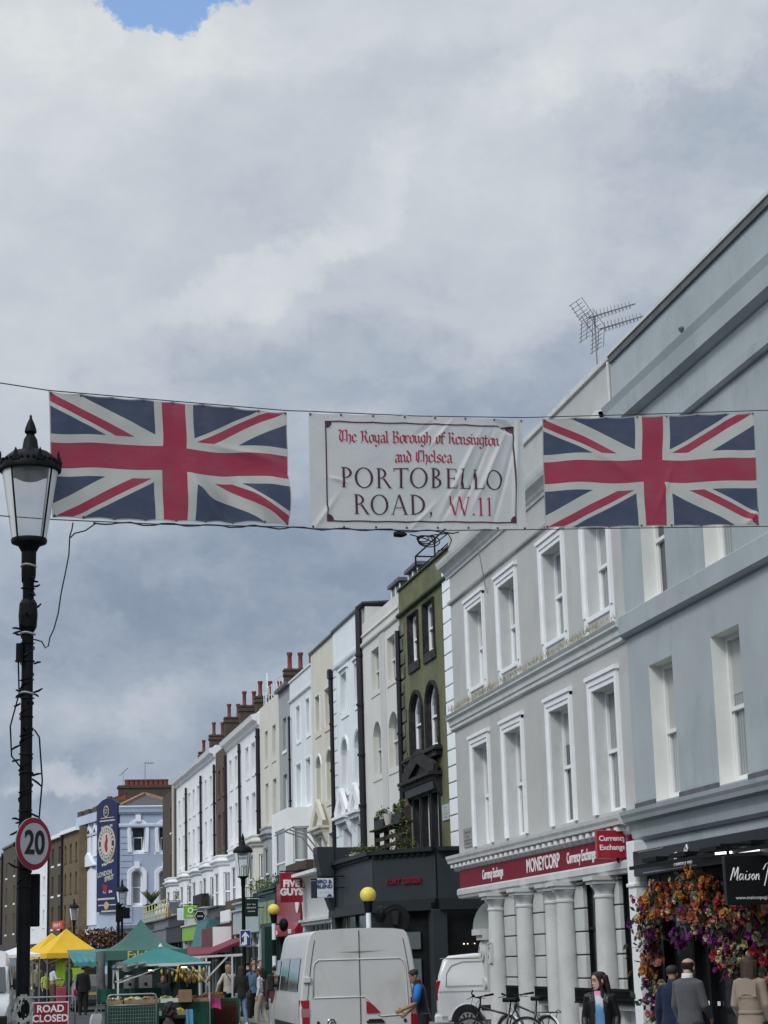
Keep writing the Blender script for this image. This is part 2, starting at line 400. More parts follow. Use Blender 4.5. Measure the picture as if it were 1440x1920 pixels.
def window(parent, ua, ub, za, zb, rise=0.0, y=0.0, depth=.2, pane='glass_dark', frame=None, sill=None, sill_m=None, surround=None, surround_m=None,
           bars=0, hood=0.0, blind=0.0, fw=.05, meet=True, sashes=True, sdepth=.05):
    """one sash window as a part of its building: pane mesh with frame, sill and surround under it"""
    w, h = ub-ua, zb-za; key = (round(w, 2), round(h, 2), round(rise, 2), pane, bars, fw, meet, round(depth, 2), frame and frame.name, sill, sill_m and sill_m.name, surround, surround_m and surround_m.name, hood, sashes, sdepth, round(blind, 2))
    loc = Vector(((ua+ub)/2, y, za)); frame = frame or white()
    if key not in WCACHE:
        x = w/2; top = arc_pts(-x, x, h, rise)
        mb = MB(); out = [(-x, 0), (x, 0)]+top
        mb.add([(p[0], -depth-.012, p[1]) for p in out], [tuple(range(len(out)))])
        o = mb.build('window', MATS[pane], parent, loc=loc); o.data.flip_normals() if o.data.polygons[0].normal.y < 0 else None
        subs = []
        fm = MB(); cen = (0, h*.5)
        if rise > 0:
            inn = [(-x+fw, fw), (x-fw, fw)]+arc_pts(-x+fw, x-fw, h-fw, max(rise-fw*.4, .02))
        else: inn = [(-x+fw, fw), (x-fw, fw), (x-fw, h-fw), (-x+fw, h-fw)]
        y0, y1 = -depth-.01, -depth+.045; n = len(out)
        for k in range(n):
            a, b, c, d = out[k], out[(k+1) % n], inn[(k+1) % n], inn[k]
            fm.quad((a[0], y1, a[1]), (b[0], y1, b[1]), (c[0], y1, c[1]), (d[0], y1, d[1]))
            fm.quad((d[0], y1, d[1]), (c[0], y1, c[1]), (c[0], y0, c[1]), (d[0], y0, d[1]))
        if meet:
            fm.box(-x+fw, y0, h*.5-.03, x-fw, -depth+.06, h*.5+.03)
            fm.box(-x+fw, y0, fw, x-fw, -depth+.02, fw+.05)
            if sashes:
                for sg in (-1, 1): fm.box(sg*(x-fw), y0, fw, sg*(x-fw-.045), -depth+.024, h*.5)
            fm.box(-x+fw+.02, -depth+.06, h*.5-.075, -x+fw+.075, -depth+.085, h*.5-.03)
        for b in range(bars):
            bx = -x+w*(b+1)/(bars+1); fm.box(bx-.014, y0, fw, bx+.014, -depth+.015, h-fw-rise*.3)
        subs.append(fm.build('frame', frame, o))
        if blind:
            sm = MB(); sm.box(-x+fw, -depth-.009, h*(1-blind), x-fw, -depth-.004, h-fw); subs.append(sm.build('blind', mk('blind_cloth', (.40, .41, .39), .8, .08, 2), o))
        if sill:
            sm = MB(); sm.box(-x-sill[0], -depth+.05, -sill[1], x+sill[0], sill[2], -.002)
            subs.append(sm.build('sill', sill_m or frame, o, bevel=.008))
        if surround:
            sw = surround; sm = MB(); o2 = [(-x-sw, 0), (x+sw, 0)]+(arc_pts(-x-sw, x+sw, h+sw, rise+sw*.5) if rise > 0 else [(x+sw, h+sw), (-x-sw, h+sw)])
            n = len(o2); P = sdepth
            for k in range(1, n):
                a, b, c, d = o2[k], o2[(k+1) % n], out[(k+1) % n], out[k]
                sm.add([(a[0], P, a[1]), (b[0], P, b[1]), (c[0], P, c[1]), (d[0], P, d[1]), (a[0], .001, a[1]), (b[0], .001, b[1]), (c[0], .001, c[1]), (d[0], .001, d[1])],
                       [(0, 1, 2, 3), (0, 4, 5, 1), (2, 6, 7, 3)])
                e = [((p[0]*.45+q[0]*.55), (p[1]*.45+q[1]*.55)) for p, q in ((a, d), (b, c))]
                sm.add([(a[0], P+.022, a[1]), (b[0], P+.022, b[1]), (e[1][0], P+.022, e[1][1]), (e[0][0], P+.022, e[0][1]), (a[0], P, a[1]), (b[0], P, b[1]), (e[1][0], P, e[1][1]), (e[0][0], P, e[0][1])],
                       [(0, 1, 2, 3), (0, 4, 5, 1), (2, 6, 7, 3)])
            if hood:
                sm.box(-x-sw-.04, 0.001, h+sw+.0, x+sw+.04, hood, h+sw+.07); sm.box(-x-sw-.0, 0.001, h+sw-.06, x+sw, hood*.6, h+sw-.001)
            subs.append(sm.build('surround', surround_m or frame, o))
        WCACHE[key] = (o, subs); return o
    src, subs = WCACHE[key]
    o = src.copy(); COL.objects.link(o); o.parent = parent; o.location = loc
    for q in subs:
        d = q.copy(); COL.objects.link(d); d.parent = o
    return o
def moulding(mb, u0, u1, prof, y=0.0, mi=0, ends=True):
    """prof: outline (projection, z) from bottom to top, run along u and closed on the wall"""
    pr = [(0.001, prof[0][1])]+list(prof)+[(0.001, prof[-1][1])]
    mb.loft([[(u, y+p, z) for p, z in pr] for u in (u0, u1)], mi, cap=ends, close=True)
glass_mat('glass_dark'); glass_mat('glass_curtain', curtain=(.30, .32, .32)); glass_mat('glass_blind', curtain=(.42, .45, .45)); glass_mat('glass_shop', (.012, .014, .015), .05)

# ================================================================== ground
def ground():
    asph = mk('asphalt', (.060, .062, .065), .9, .25, .6, bump=.5, bscale=60, dirt=((.085, .085, .085), .6, .35))
    mb = MB(); mb.quad((-900, -900, -.12), (900, -900, -.12), (900, 1400, -.12), (-900, 1400, -.12))
    tag(mb.build('ground', mk('far_ground', (.09, .09, .085), .95, .2, .05)), kind='structure')
    mb = MB(); mb.quad((-14, -20, 0), (9, -20, 0), (7, 260, 0), (-40, 260, 0)); mb.quad((7.2, 43.4, .004), (60, 43.4, .004), (60, 50.1, .004), (7.2, 50.1, .004))
    tag(mb.build('road', asph), kind='structure')
    slab = mk('paving', (.20, .195, .185), .85, .2, 1.2, bump=.3, bscale=30, dirt=((.12, .12, .115), .6, 1.1))
    def pave(name, pts):
        m = MB(); m.prism([(x, y, -.1) for x, y in pts], (0, 0, .225)); tag(m.build(name, slab, bevel=.02), kind='structure')
    pave('pavement', [(7.1, -10), (13, -10), (13, 43.4), (7.1, 43.4)])
    pave('pavement', [(7.1, 50.1), (14, 50.1), (13, 128), (11.5, 150), (3.6, 150), (5.2, 110), (6.6, 75)])
    pave('pavement', [(-14, -20), (.75, -20), (.75, 25), (-14, 25)])
    pt = mk('road_paint', (.62, .62, .60), .7, .25, 6)
    m = MB()
    for k in range(14): m.box(1.6+.0*k, 20+k*6, .004, 1.72, 23+k*6, .012)
    for k in range(5): m.box(2.6+k*1.1, 38.2, .004, 3.2+k*1.1, 40.6, .012)
    tag(m.build('road_marking', pt), kind='structure')
ground()

# ================================================================== the two stucco buildings on the right
NB = R_(90)
stucco_grey = mk('stucco_grey', (.455, .46, .445), .85, .07, .8, bump=.10, bscale=50, streak=.24, dirt=((.38, .37, .345), .4, 1.1))
stucco_blue = mk('stucco_blue', (.355, .400, .412), .85, .09, .7, bump=.14, bscale=40, streak=.38, dirt=((.275, .325, .325), .7, .8))
trim_grey = mk('trim_grey', (.58, .60, .59), .7, .08, 2, streak=.2, dirt=((.32, .32, .30), .30, 2.5))
reveal_cream = mk('reveal_cream', (.72, .73, .70), .6, .06, 2, streak=.15)
lead = mk('lead', (.10, .105, .11), .55, .25, 3)
roofing = mk('roofing', (.09, .09, .095), .85, .2, 1)
stone_w = mk('painted_stone', (.56, .575, .565), .6, .06, 2, streak=.22, dirt=((.42, .43, .41), .5, 1.6))  # white paint greyed and mottled; street-level shade is partly in the colour
redf = mk('fascia_red', (.20, .010, .026), .55, .10, 1.5, spec=.15)
wtext = mk('sign_white', (.80, .80, .80), .5, .03)

def shell(mb, u0, u1, z0, z1, depth, mi=0, roof=None):
    """side, back and roof faces of a building whose front lies at y=0"""
    mb.quad((u0, 0, z0), (u0, -depth, z0), (u0, -depth, z1), (u0, 0, z1), mi); mb.quad((u1, 0, z0), (u1, 0, z1), (u1, -depth, z1), (u1, -depth, z0), mi)
    mb.quad((u0, -depth, z0), (u1, -depth, z0), (u1, -depth, z1), (u0, -depth, z1), mi)
    r = z1-.35 if roof is None else roof
    mb.quad((u0, -.25, r), (u1, -.25, r), (u1, -depth, r), (u0, -depth, r), mi); mb.quad((u0, -.25, r), (u0, -.25, z1), (u1, -.25, z1), (u1, -.25, r), mi)
    mb.quad((u0, 0, z1), (u1, 0, z1), (u1, -.25, z1), (u0, -.25, z1), mi)

def weeds(name, parent, u0, u1, y0, y1, z, n, h, m, seed=1):
    r = random.Random(seed); mb = MB()
    for _ in range(n):
        u, y, a, hh = r.uniform(u0, u1), r.uniform(y0, y1), r.uniform(0, PI), h*r.uniform(.3, 1)
        dx, dy = math.cos(a)*.006, math.sin(a)*.006; lx, ly = r.uniform(-.4, .4)*hh, r.uniform(-.4, .4)*hh
        mb.add([(u-dx, y-dy, z), (u+dx, y+dy, z), (u+lx, y+ly, z+hh)], [(0, 1, 2)])
    return mb.build(name, m, parent, recalc=False)

def grey_building():
    g = thing('stucco_building', 'light grey stucco corner building with white sash surrounds above a red fascia and white columns', 'building', (10, 30, 0), NB)
    L = 12.55
    cs = [10.2, 7.45, 4.07, 1.33]
    holes = [(c-.65, c+.65, 4.08, 6.2) for c in cs]+[(c-.65, c+.65, 7.5, 9.22) for c in cs]
    mb = MB(); wall(mb, -.03, L, 3.9, 11.62, holes, depth=.26); shell(mb, -.03, L, 3.03, 11.62, 10)
    mb.quad((-.03, 0, 3.03), (L, 0, 3.03), (L, -10, 3.03), (-.03, -10, 3.03)); mb.quad((9.3, -.3, 0), (9.3, -.3, 3.03), (9.3, -10, 3.03), (9.3, -10, 0)); mb.quad((-.03, 0, 0), (-.03, -10, 0), (-.03, -10, 3.03), (-.03, 0, 3.03))
    mb.build('wall', [stucco_grey, trim_grey], g, recalc=False)
    for i, c in enumerate(cs):
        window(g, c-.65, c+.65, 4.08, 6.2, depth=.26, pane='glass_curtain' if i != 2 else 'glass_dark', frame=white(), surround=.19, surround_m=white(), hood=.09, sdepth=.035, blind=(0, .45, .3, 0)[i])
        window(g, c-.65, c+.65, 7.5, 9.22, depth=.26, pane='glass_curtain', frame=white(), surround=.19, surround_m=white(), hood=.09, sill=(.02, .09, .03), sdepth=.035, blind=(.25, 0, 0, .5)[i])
    # the architraves of the upper windows run down to the band
    mb = MB()
    for c in cs:
        for s in (-1, 1): mb = MB(); mb.box(c+s*.65, .001, 7.11, c+s*.84, .035, 7.5); mb.build('architrave_foot', white(), g)
    mb = MB(); moulding(mb, -.02, L+.16, [(.03, 6.76), (.07, 6.79), (.07, 6.86), (.10, 6.88), (.11, 6.98), (.17, 7.02), (.17, 7.05), (.21, 7.11)])
    mb.build('string_course', trim_grey, g)
    mb = MB(); moulding(mb, -.02, L+.05, [(.03, 9.66), (.06, 9.68), (.07, 9.73), (.03, 9.77)]); mb.build('string_course', stucco_grey, g)
    mb = MB(); moulding(mb, -.02, L+.26, [(.03, 10.30), (.04, 10.36), (.07, 10.39), (.09, 10.45), (.14, 10.50), (.22, 10.53), (.25, 10.60), (.27, 10.68), (.06, 10.76)])
    mb.build('cornice', trim_grey, g)
    mb = MB(); mb.box(-.03, -.27, 11.62, L+.02, .05, 11.72); mb.build('coping', trim_grey, g, bevel=.01)
    mb = MB()                                                          # corner block where the cornice dies into the blue house
    mb.box(-.02, 0.002, 10.29, .34, .30, 10.72); mb.box(.02, .002, 10.8, .07, .06, 11.6); mb.build('cornice_stop', trim_grey, g, bevel=.03)
    w = weeds('dry_weeds', g, .3, L, .04, .2, 7.2, 900, .16, mk('dry_weed', (.30, .27, .20), .9), 3); tag(w, kind='stuff')
    # shop cornice with dentils, fascia, lintel
    mb = MB(); moulding(mb, .1, L+.12, [(.08, 3.63), (.10, 3.66), (.12, 3.70), (.12, 3.78), (.25, 3.80), (.26, 3.85), (.29, 3.90), (.30, 3.96), (.03, 4.02)])
    mb.build('shop_cornice', trim_grey, g)
    mb = MB()
    for k in range(31): mb.box(.35+k*.400, .121, 3.70, .53+k*.400, .22, 3.775)
    mb.box(.3, .115, 3.70, L-.05, .124, 3.778); mb.build('dentils', white(), g)
    mb = MB(); mb.box(.12, .001, 3.24, L-.35, .1, 3.62); mb.build('fascia_board', redf, g, bevel=.006)
    for s, u, sz, sq in (('MONEYCORP', 5.35, .36, 1.05), ('Currency Exchange', 9.2, .27, .82), ('Currency Exchange', 2.85, .27, .82)):
        text(g, s, sz, wtext, (u, .104, 3.43), (-1, 0, 0), (0, 0, 1), squeeze=sq, bold=.006)
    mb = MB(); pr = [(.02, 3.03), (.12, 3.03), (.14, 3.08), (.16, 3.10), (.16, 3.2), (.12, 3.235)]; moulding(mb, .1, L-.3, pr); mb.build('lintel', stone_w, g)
    # ground floor: columns in front of rusticated piers, dark windows between
    pier_w, pier_g = white(), mk('joint', (.05, .05, .05), .9)
    cols = [8.9, 6.65, 4.6, 3.85, 1.5]
    for c in cols:
        mb = MB(); mb.lathe([(.21, 0), (.21, .25), (.185, .30), (.18, .5), (.178, 1.4), (.165, 2.2), (.155, 2.66), (.175, 2.68), (.175, 2.71), (.157, 2.73), (.157, 2.78), (.19, 2.83), (.225, 2.87), (.225, 2.9)], 24, (c, .14, 0))
        mb.box(c-.24, -.08, 2.9, c+.24, .38, 2.96); mb.box(c-.265, -.08, 2.96, c+.265, .42, 3.028)
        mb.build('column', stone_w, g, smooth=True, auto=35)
    bays = [(6.95, 8.0), (4.95, 5.85), (1.95, 3.2), (.1, 1.15)]
    edges = [9.3]+[x for b in sorted(bays, reverse=True) for x in (b[1], b[0])]+[-.02]
    jb = MB()
    for k in range(0, len(edges)-1, 2):
        u1, u0 = edges[k], edges[k+1]
        if u1-u0 < .05: continue
        mb = MB()
        z = .95
        while z < 3.0:
            z2 = min(z+.40, 3.02); mb.box(u0, -.3, z+.012, u1, .0, z2-.012); z = z2
        jb = MB(); jb.box(u0+.02, -.3, 0, u1-.02, -.03, 3.02); mb.box(u0, -.3, 0, u1, .02, .95)
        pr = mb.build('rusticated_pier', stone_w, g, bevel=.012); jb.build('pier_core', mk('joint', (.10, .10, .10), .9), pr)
    for u0, u1 in bays:
        mb = MB(); mb.quad((u0, -.12, .95), (u1, -.12, .95), (u1, -.12, 3.03), (u0, -.12, 3.03)); w = mb.build('window', MATS['glass_shop'], g, recalc=False)
        mb = MB(); 
        for uu in (u0+.02, (u0+u1)/2, u1-.02): mb.bar((uu, -.1, .95), (uu, -.1, 3.03), .05)
        mb.bar((u0, -.1, 2.2), (u1, -.1, 2.2), .05); mb.build('frame', black(), w)
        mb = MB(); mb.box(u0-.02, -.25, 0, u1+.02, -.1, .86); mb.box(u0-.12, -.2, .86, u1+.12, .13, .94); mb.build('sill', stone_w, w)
        mb = MB(); mb.box(u0-.15, -.1, .94, u1+.15, .2, .97)
        n = int((u1-u0+.3)/.055)
        for k in range(n+1):
            uu = u0-.15+k*(u1-u0+.3)/n; mb.box(uu-.008, .17, .97, uu+.008, .186, 1.2)
        for zz in (1.16, 1.02): mb.box(u0-.15, .165, zz, u1+.15, .19, zz+.02)
        mb.build('sill_railing', black(), w)
    # hood and scroll bracket over the cut-back corner doorway
    L0 = L; L = 9.36
    mb = MB(); n = 14
    rings = []
    for i in range(9):
        t = PI/2*i/8; rings.append([(L+.12+.62*math.sin(t)*.95-.1, .02+.36*math.cos(PI*k/n-PI/2)*max(.12, math.sin(t)), 2.32+.60*math.cos(t)) for k in range(n+1)])
    mb.loft(rings, close=False); mb.box(L-.05, -.34, 2.2, L+.64, .40, 2.32); mb.box(L-.05, -.3, 2.1, L+.5, .34, 2.2)
    sp = [(L+.30+.20*math.cos(a), 1.86+.20*math.sin(a)) for a in [2*PI*k/14 for k in range(14)]]
    mb.prism([(p[0], .30, p[1]) for p in sp], (0, -.5, 0)); sp = [(L+.1, 2.1), (L+.45, 2.1), (L+.42, 1.8), (L+.30, 1.5), (L+.18, 1.3), (L+.16, 1.15), (L, 1.1), (L, 2.1)]
    mb.prism([(p[0], .26, p[1]) for p in sp], (0, -.44, 0))
    sp = [(L+.12+.12*math.cos(a), 1.22+.12*math.sin(a)) for a in [2*PI*k/12 for k in range(12)]]; mb.prism([(p[0], .31, p[1]) for p in sp], (0, -.5, 0))
    mb.tube([(L+.30+.13*math.cos(a)*(1-a/14), .31, 1.86+.13*math.sin(a)*(1-a/14)) for a in [k*.5 for k in range(20)]], .014, 5)
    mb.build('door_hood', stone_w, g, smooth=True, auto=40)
    mb = MB(); mb.box(L-.05, -1.5, 0, L+.02, -.4, 2.1); mb.build('side_door', black(), g); L = L0
    # relief panel on the first column
    mb = MB(); cu = 8.9
    mb.box(cu-.13, .30, 2.02, cu+.13, .325, 2.04); mb.box(cu-.13, .30, 1.62, cu+.13, .325, 1.64)
    for s in (-1, 1): mb.box(cu+s*.13, .27, 1.62, cu+s*.115, .325, 2.04)
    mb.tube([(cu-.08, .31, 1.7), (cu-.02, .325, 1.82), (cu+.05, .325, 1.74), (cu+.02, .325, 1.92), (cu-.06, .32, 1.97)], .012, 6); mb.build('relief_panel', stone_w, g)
    # street name plate, worn to grey
    pl = MB(); pl.box(11.14, .001, 4.12, 11.98, .03, 4.52); p = tag(pl.build('street_nameplate', mk('old_plate', (.27, .27, .26), .7, .15, 6), None), 'worn grey street name plate on the grey building above the red fascia', 'street sign')
    p.location = (10, 30, 0); p.rotation_euler = (0, 0, NB)
    mb = MB()
    for zz, hw in ((4.43, .28), (4.34, .12), (4.26, .33), (4.19, .30)):
        mb.box(11.56-hw, .031, zz-.022, 11.56+hw, .033, zz+.015)
    mb.build('faded_lettering', mk('faded', (.16, .15, .15), .8, .5, 30), p)
    return g
grey_building()

def exchange_sign():
    s = thing('projecting_sign', 'red Currency Exchange box sign sticking out over the red fascia', 'sign', (9.70, 30.45, 3.5))
    mb = MB(); mb.box(-.26, -.06, -.23, .28, .06, .22); mb.build('sign_box', mk('sign_red', (.36, .012, .03), .35, .05, coat=.3), s, bevel=.012)
    text(s, 'Currency', .118, wtext, (.0, -.064, .085), (1, 0, 0), (0, 0, 1), bold=.003); text(s, 'Exchange', .118, wtext, (.0, -.064, -.06), (1, 0, 0), (0, 0, 1), bold=.003)
    mb = MB(); mb.bar((.2, 0, .0), (.31, 0, 0), .04); mb.tube([(.1, 0, -.23), (.1, -.02, -.3)], .025, 8); mb.build('bracket', black(), s)
    t = thing('bank_logo', 'blue and grey triangular emblem at the near end of the red fascia', 'emblem', (9.86, 30.08, 3.28))
    mb = MB(); mb.prism([(0, -.06, 0), (0, .12, 0), (0, .03, .34)], (-.012, 0, 0)); mb.build('triangle', mk('emblem_blue', (.07, .16, .24), .5, .1), t)
    mb = MB(); mb.box(-.016, -.0, .04, -.013, .04, .22); mb.build('emblem_mark', wtext, t)
exchange_sign()

# handwriting for the florist's signs: pen strokes as thin tubes
SCRIPT = {
 'M': [[(0, 0), (.14, .95), (.18, .9), (.26, .25), (.48, .98), (.52, .9), (.50, .05), (.58, .0)]], 'a': [[(.30, .42), (.12, .46), (.02, .2), (.1, .02), (.26, .14), (.33, .44), (.31, .08), (.4, .02)]],
 'i': [[(.08, .42), (.06, .08), (.15, .02)], [(.12, .62), (.13, .66)]], 's': [[(.24, .42), (.10, .38), (.20, .2), (.12, .02), (.0, .06)]], 'o': [[(.18, .44), (.02, .25), (.14, .0), (.30, .2), (.18, .44)]],
 'n': [[(.05, .44), (.03, .0), (.08, .3), (.22, .44), (.26, .3), (.25, .05), (.34, .02)]], 'P': [[(.30, 1.05), (.24, .5), (.14, -.45)], [(-.12, .75), (.05, 1.15), (.5, 1.38), (.72, 1.1), (.55, .72), (.26, .58)]],
 'u': [[(.04, .44), (.05, .1), (.14, .02), (.28, .2), (.31, .44), (.29, .08), (.38, .02)]], 'g': [[(.30, .42), (.12, .46), (.03, .22), (.12, .06), (.27, .2), (.33, .44), (.26, -.3), (.1, -.4), (.02, -.28)]],
 't': [[(.14, .8), (.08, .1), (.18, .02)], [(0, .5), (.26, .54)]]}
def script(s, size, slant=.2, gap=.06):
    x = 0; out = []
    for ch in s:
        if ch == ' ': x += .25; continue
        st = SCRIPT[ch]; w = max(p[0] for q in st for p in q)
        for q in st: out.append([((x+p[0]+p[1]*slant)*size, p[1]*size) for p in q])
        x += w+gap
    return out, x*size
def blue_building():
    g = thing('stucco_building', 'pale blue stucco building with plain square window openings over the black florist shopfront', 'building', (10, 30, 0), NB)
    U0 = -13.0; U1 = -.034
    ws = [(-2.15, -1.04), (-4.95, -3.83), (-7.75, -6.63), (-10.5, -9.4)]
    holes = [(a, b, 4.06, 6.2) for a, b in ws]+[(a, b, 7.2, 9.2) for a, b in ws]
    mb = MB(); wall(mb, U0, U1, 3.3, 11.66, holes, depth=.27); shell(mb, U0, U1, 0, 11.66, 10)
    mb.build('wall', [stucco_blue, reveal_cream], g, recalc=False)
    for i, (a, b) in enumerate(ws):
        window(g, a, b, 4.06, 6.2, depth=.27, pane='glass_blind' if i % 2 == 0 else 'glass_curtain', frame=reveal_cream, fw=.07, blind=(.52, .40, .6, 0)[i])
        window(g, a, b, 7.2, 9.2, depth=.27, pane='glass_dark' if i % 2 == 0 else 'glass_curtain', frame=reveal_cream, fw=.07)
    def band(n, z0, z1, p, m, drip=True):
        mb = MB(); moulding(mb, U0, U1-.0, [(p*.6, z0), (p, z0+.04), (p, z1-.05), (p*.4, z1)]); mb.build(n, m, g)
    band('string_course', 6.81, 7.2, .13, stucco_blue); band('string_course', 9.62, 9.86, .10, stucco_blue)
    mb = MB(); moulding(mb, U0, U1-.0, [(.05, 10.30), (.16, 10.36), (.18, 10.62), (.22, 10.74), (.05, 10.86)]); mb.build('string_course', stucco_blue, g)
    mb = MB(); mb.box(U0, -.3, 11.66, U1+.03, .07, 11.72); mb.build('coping', trim_grey, g); mb = MB(); mb.box(U0, -.02, 11.54, U1, .045, 11.655); mb.build('gutter', lead, g)
    mb = MB(); moulding(mb, U0, U1-.02, [(.05, 3.50), (.10, 3.55), (.12, 3.66), (.16, 3.76), (.24, 3.80), (.26, 3.86), (.29, 3.91), (.30, 3.97), (.03, 4.02)]); mb.build('shop_cornice', stucco_blue, g)
    for a, b in zip([ws[0][1], ws[1][1], ws[2][1]], [U1, ws[0][0], ws[1][0]]): mb = MB(); mb.box(a+.02, .004, 4.03, b-.02, .03, 4.105); mb.build('flashing', lead, g)
    mb = MB(); mb.lathe([(.02, 0), (.05, .06), (.03, .09)], 8, (-3.75, .1, 10.86)); mb.build('vent_cap', lead, g)
    # white pilaster at the party line, black shopfront
    mb = MB(); mb.box(-.42, -.02, 0, -.06, .22, 3.5); mb.box(-.44, -.02, 2.78, -.04, .25, 2.84); mb.box(-.46, -.02, 0, -.02, .25, .45); mb.build('pilaster', white(), g, bevel=.015)
    bl = black(); mb = MB(); mb.box(-12.9, .0, 2.93, -.5, .26, 3.32); mb.build('fascia_board', mk('fascia_black', (.010, .011, .012), .35, .2, 3), g, bevel=.01)
    mb = MB(); 
    for u in (-.6, -1.1, -2.45, -3.05, -4.4, -5.6, -7.0, -9.0, -11): mb.box(u-.05, -.1, .0, u+.05, .06, 2.93)
    mb.box(-12.9, -.1, 0, -.5, .03, .3); mb.box(-12.9, -.1, 2.75, -.5, .05, 2.93); mb.build('shopfront_frame', bl, g)
    mb = MB(); mb.quad((-12.9, -.05, 0), (-.5, -.05, 0), (-.5, -.05, 2.95), (-12.9, -.05, 2.95)); mb.build('shop_window', glass_mat('glass_florist', (.012, .013, .014), .03), g, recalc=False)
    mb = MB(); mb.box(-3.2, -.03, 1.0, -2.62, -.02, 1.06); mb.build('door_handle', wtext, g)
    st, w = script('Maison Pugi', .20)
    mb = MB()
    for q in st: mb.tube([(-2.45-x*.85, .268, 3.0+y) for x, y in q], .013, 5)
    mb.build('lettering', wtext, g)
    # roller awning cassette and its bar
    mb = MB(); mb.bar((-1.25, .55, 3.03), (-12, .55, 3.05), .055, .05); mb.bar((-1.9, .40, 3.12), (-12, .40, 3.14), .03)
    for k in range(5): mb.box(-2.6-k*1.25, .42, 3.08, -1.95-k*1.25, .60, 3.14)
    for k in range(6): mb.bar((-1.4-k*2, .2, 3.1), (-1.4-k*2, .55, 3.04), .04)
    mb.build('awning_cassette', bl, g)
    mb = MB(); mb.box(-3.4, .268, 2.96, -1.0, .272, 2.975); mb.box(-2.0, .268, 3.29, -.8, .272, 3.30); mb.build('fascia_trim', mk('steel', (.5, .5, .5), .35, .1, metal=.8), g)
    return g
blue_building()

def florist_sign():
    s = thing('projecting_sign', 'square black hanging sign with white handwriting over the flower garlands', 'sign', (9.40, 23.7, 2.635))
    mb = MB(); mb.box(-.37, -.05, -.31, .42, .05, .31); mb.build('sign_board', MATS['fascia_black'], s, bevel=.006)
    mb = MB(); st, w = script('Maison Pugi', .17)
    for q in st: mb.tube([(-.31+x, -.055, -.0+y) for x, y in q], .0095, 5)
    mb.build('lettering', wtext, s)
    text(s, 'www.maisonpugi.com', .062, wtext, (.02, -.054, -.22), (1, 0, 0), (0, 0, 1), depth=.001)
    mb = MB(); mb.bar((-.30, 0, .31), (-.30, 0, .45), .03); mb.bar((.34, 0, .31), (.34, 0, .45), .03); mb.bar((-.4, 0, .45), (.7, 0, .45), .035); mb.build('bracket', black(), s)
    l = thing('tube_lamp', 'white strip light glowing above the black square florist sign', 'lamp', on_y(1386, 1597, 24.3))
    mb = MB(); mb.tube([(-.26, .2, -.01), (.30, -.1, .02)], .016, 8); mb.build('tube', emit('tube_glow', (1, 1, 1), 1.6), l)
    mb = MB(); mb.bar((-.28, .21, .03), (.32, -.11, .06), .03); mb.build('housing', black(), l)
florist_sign()

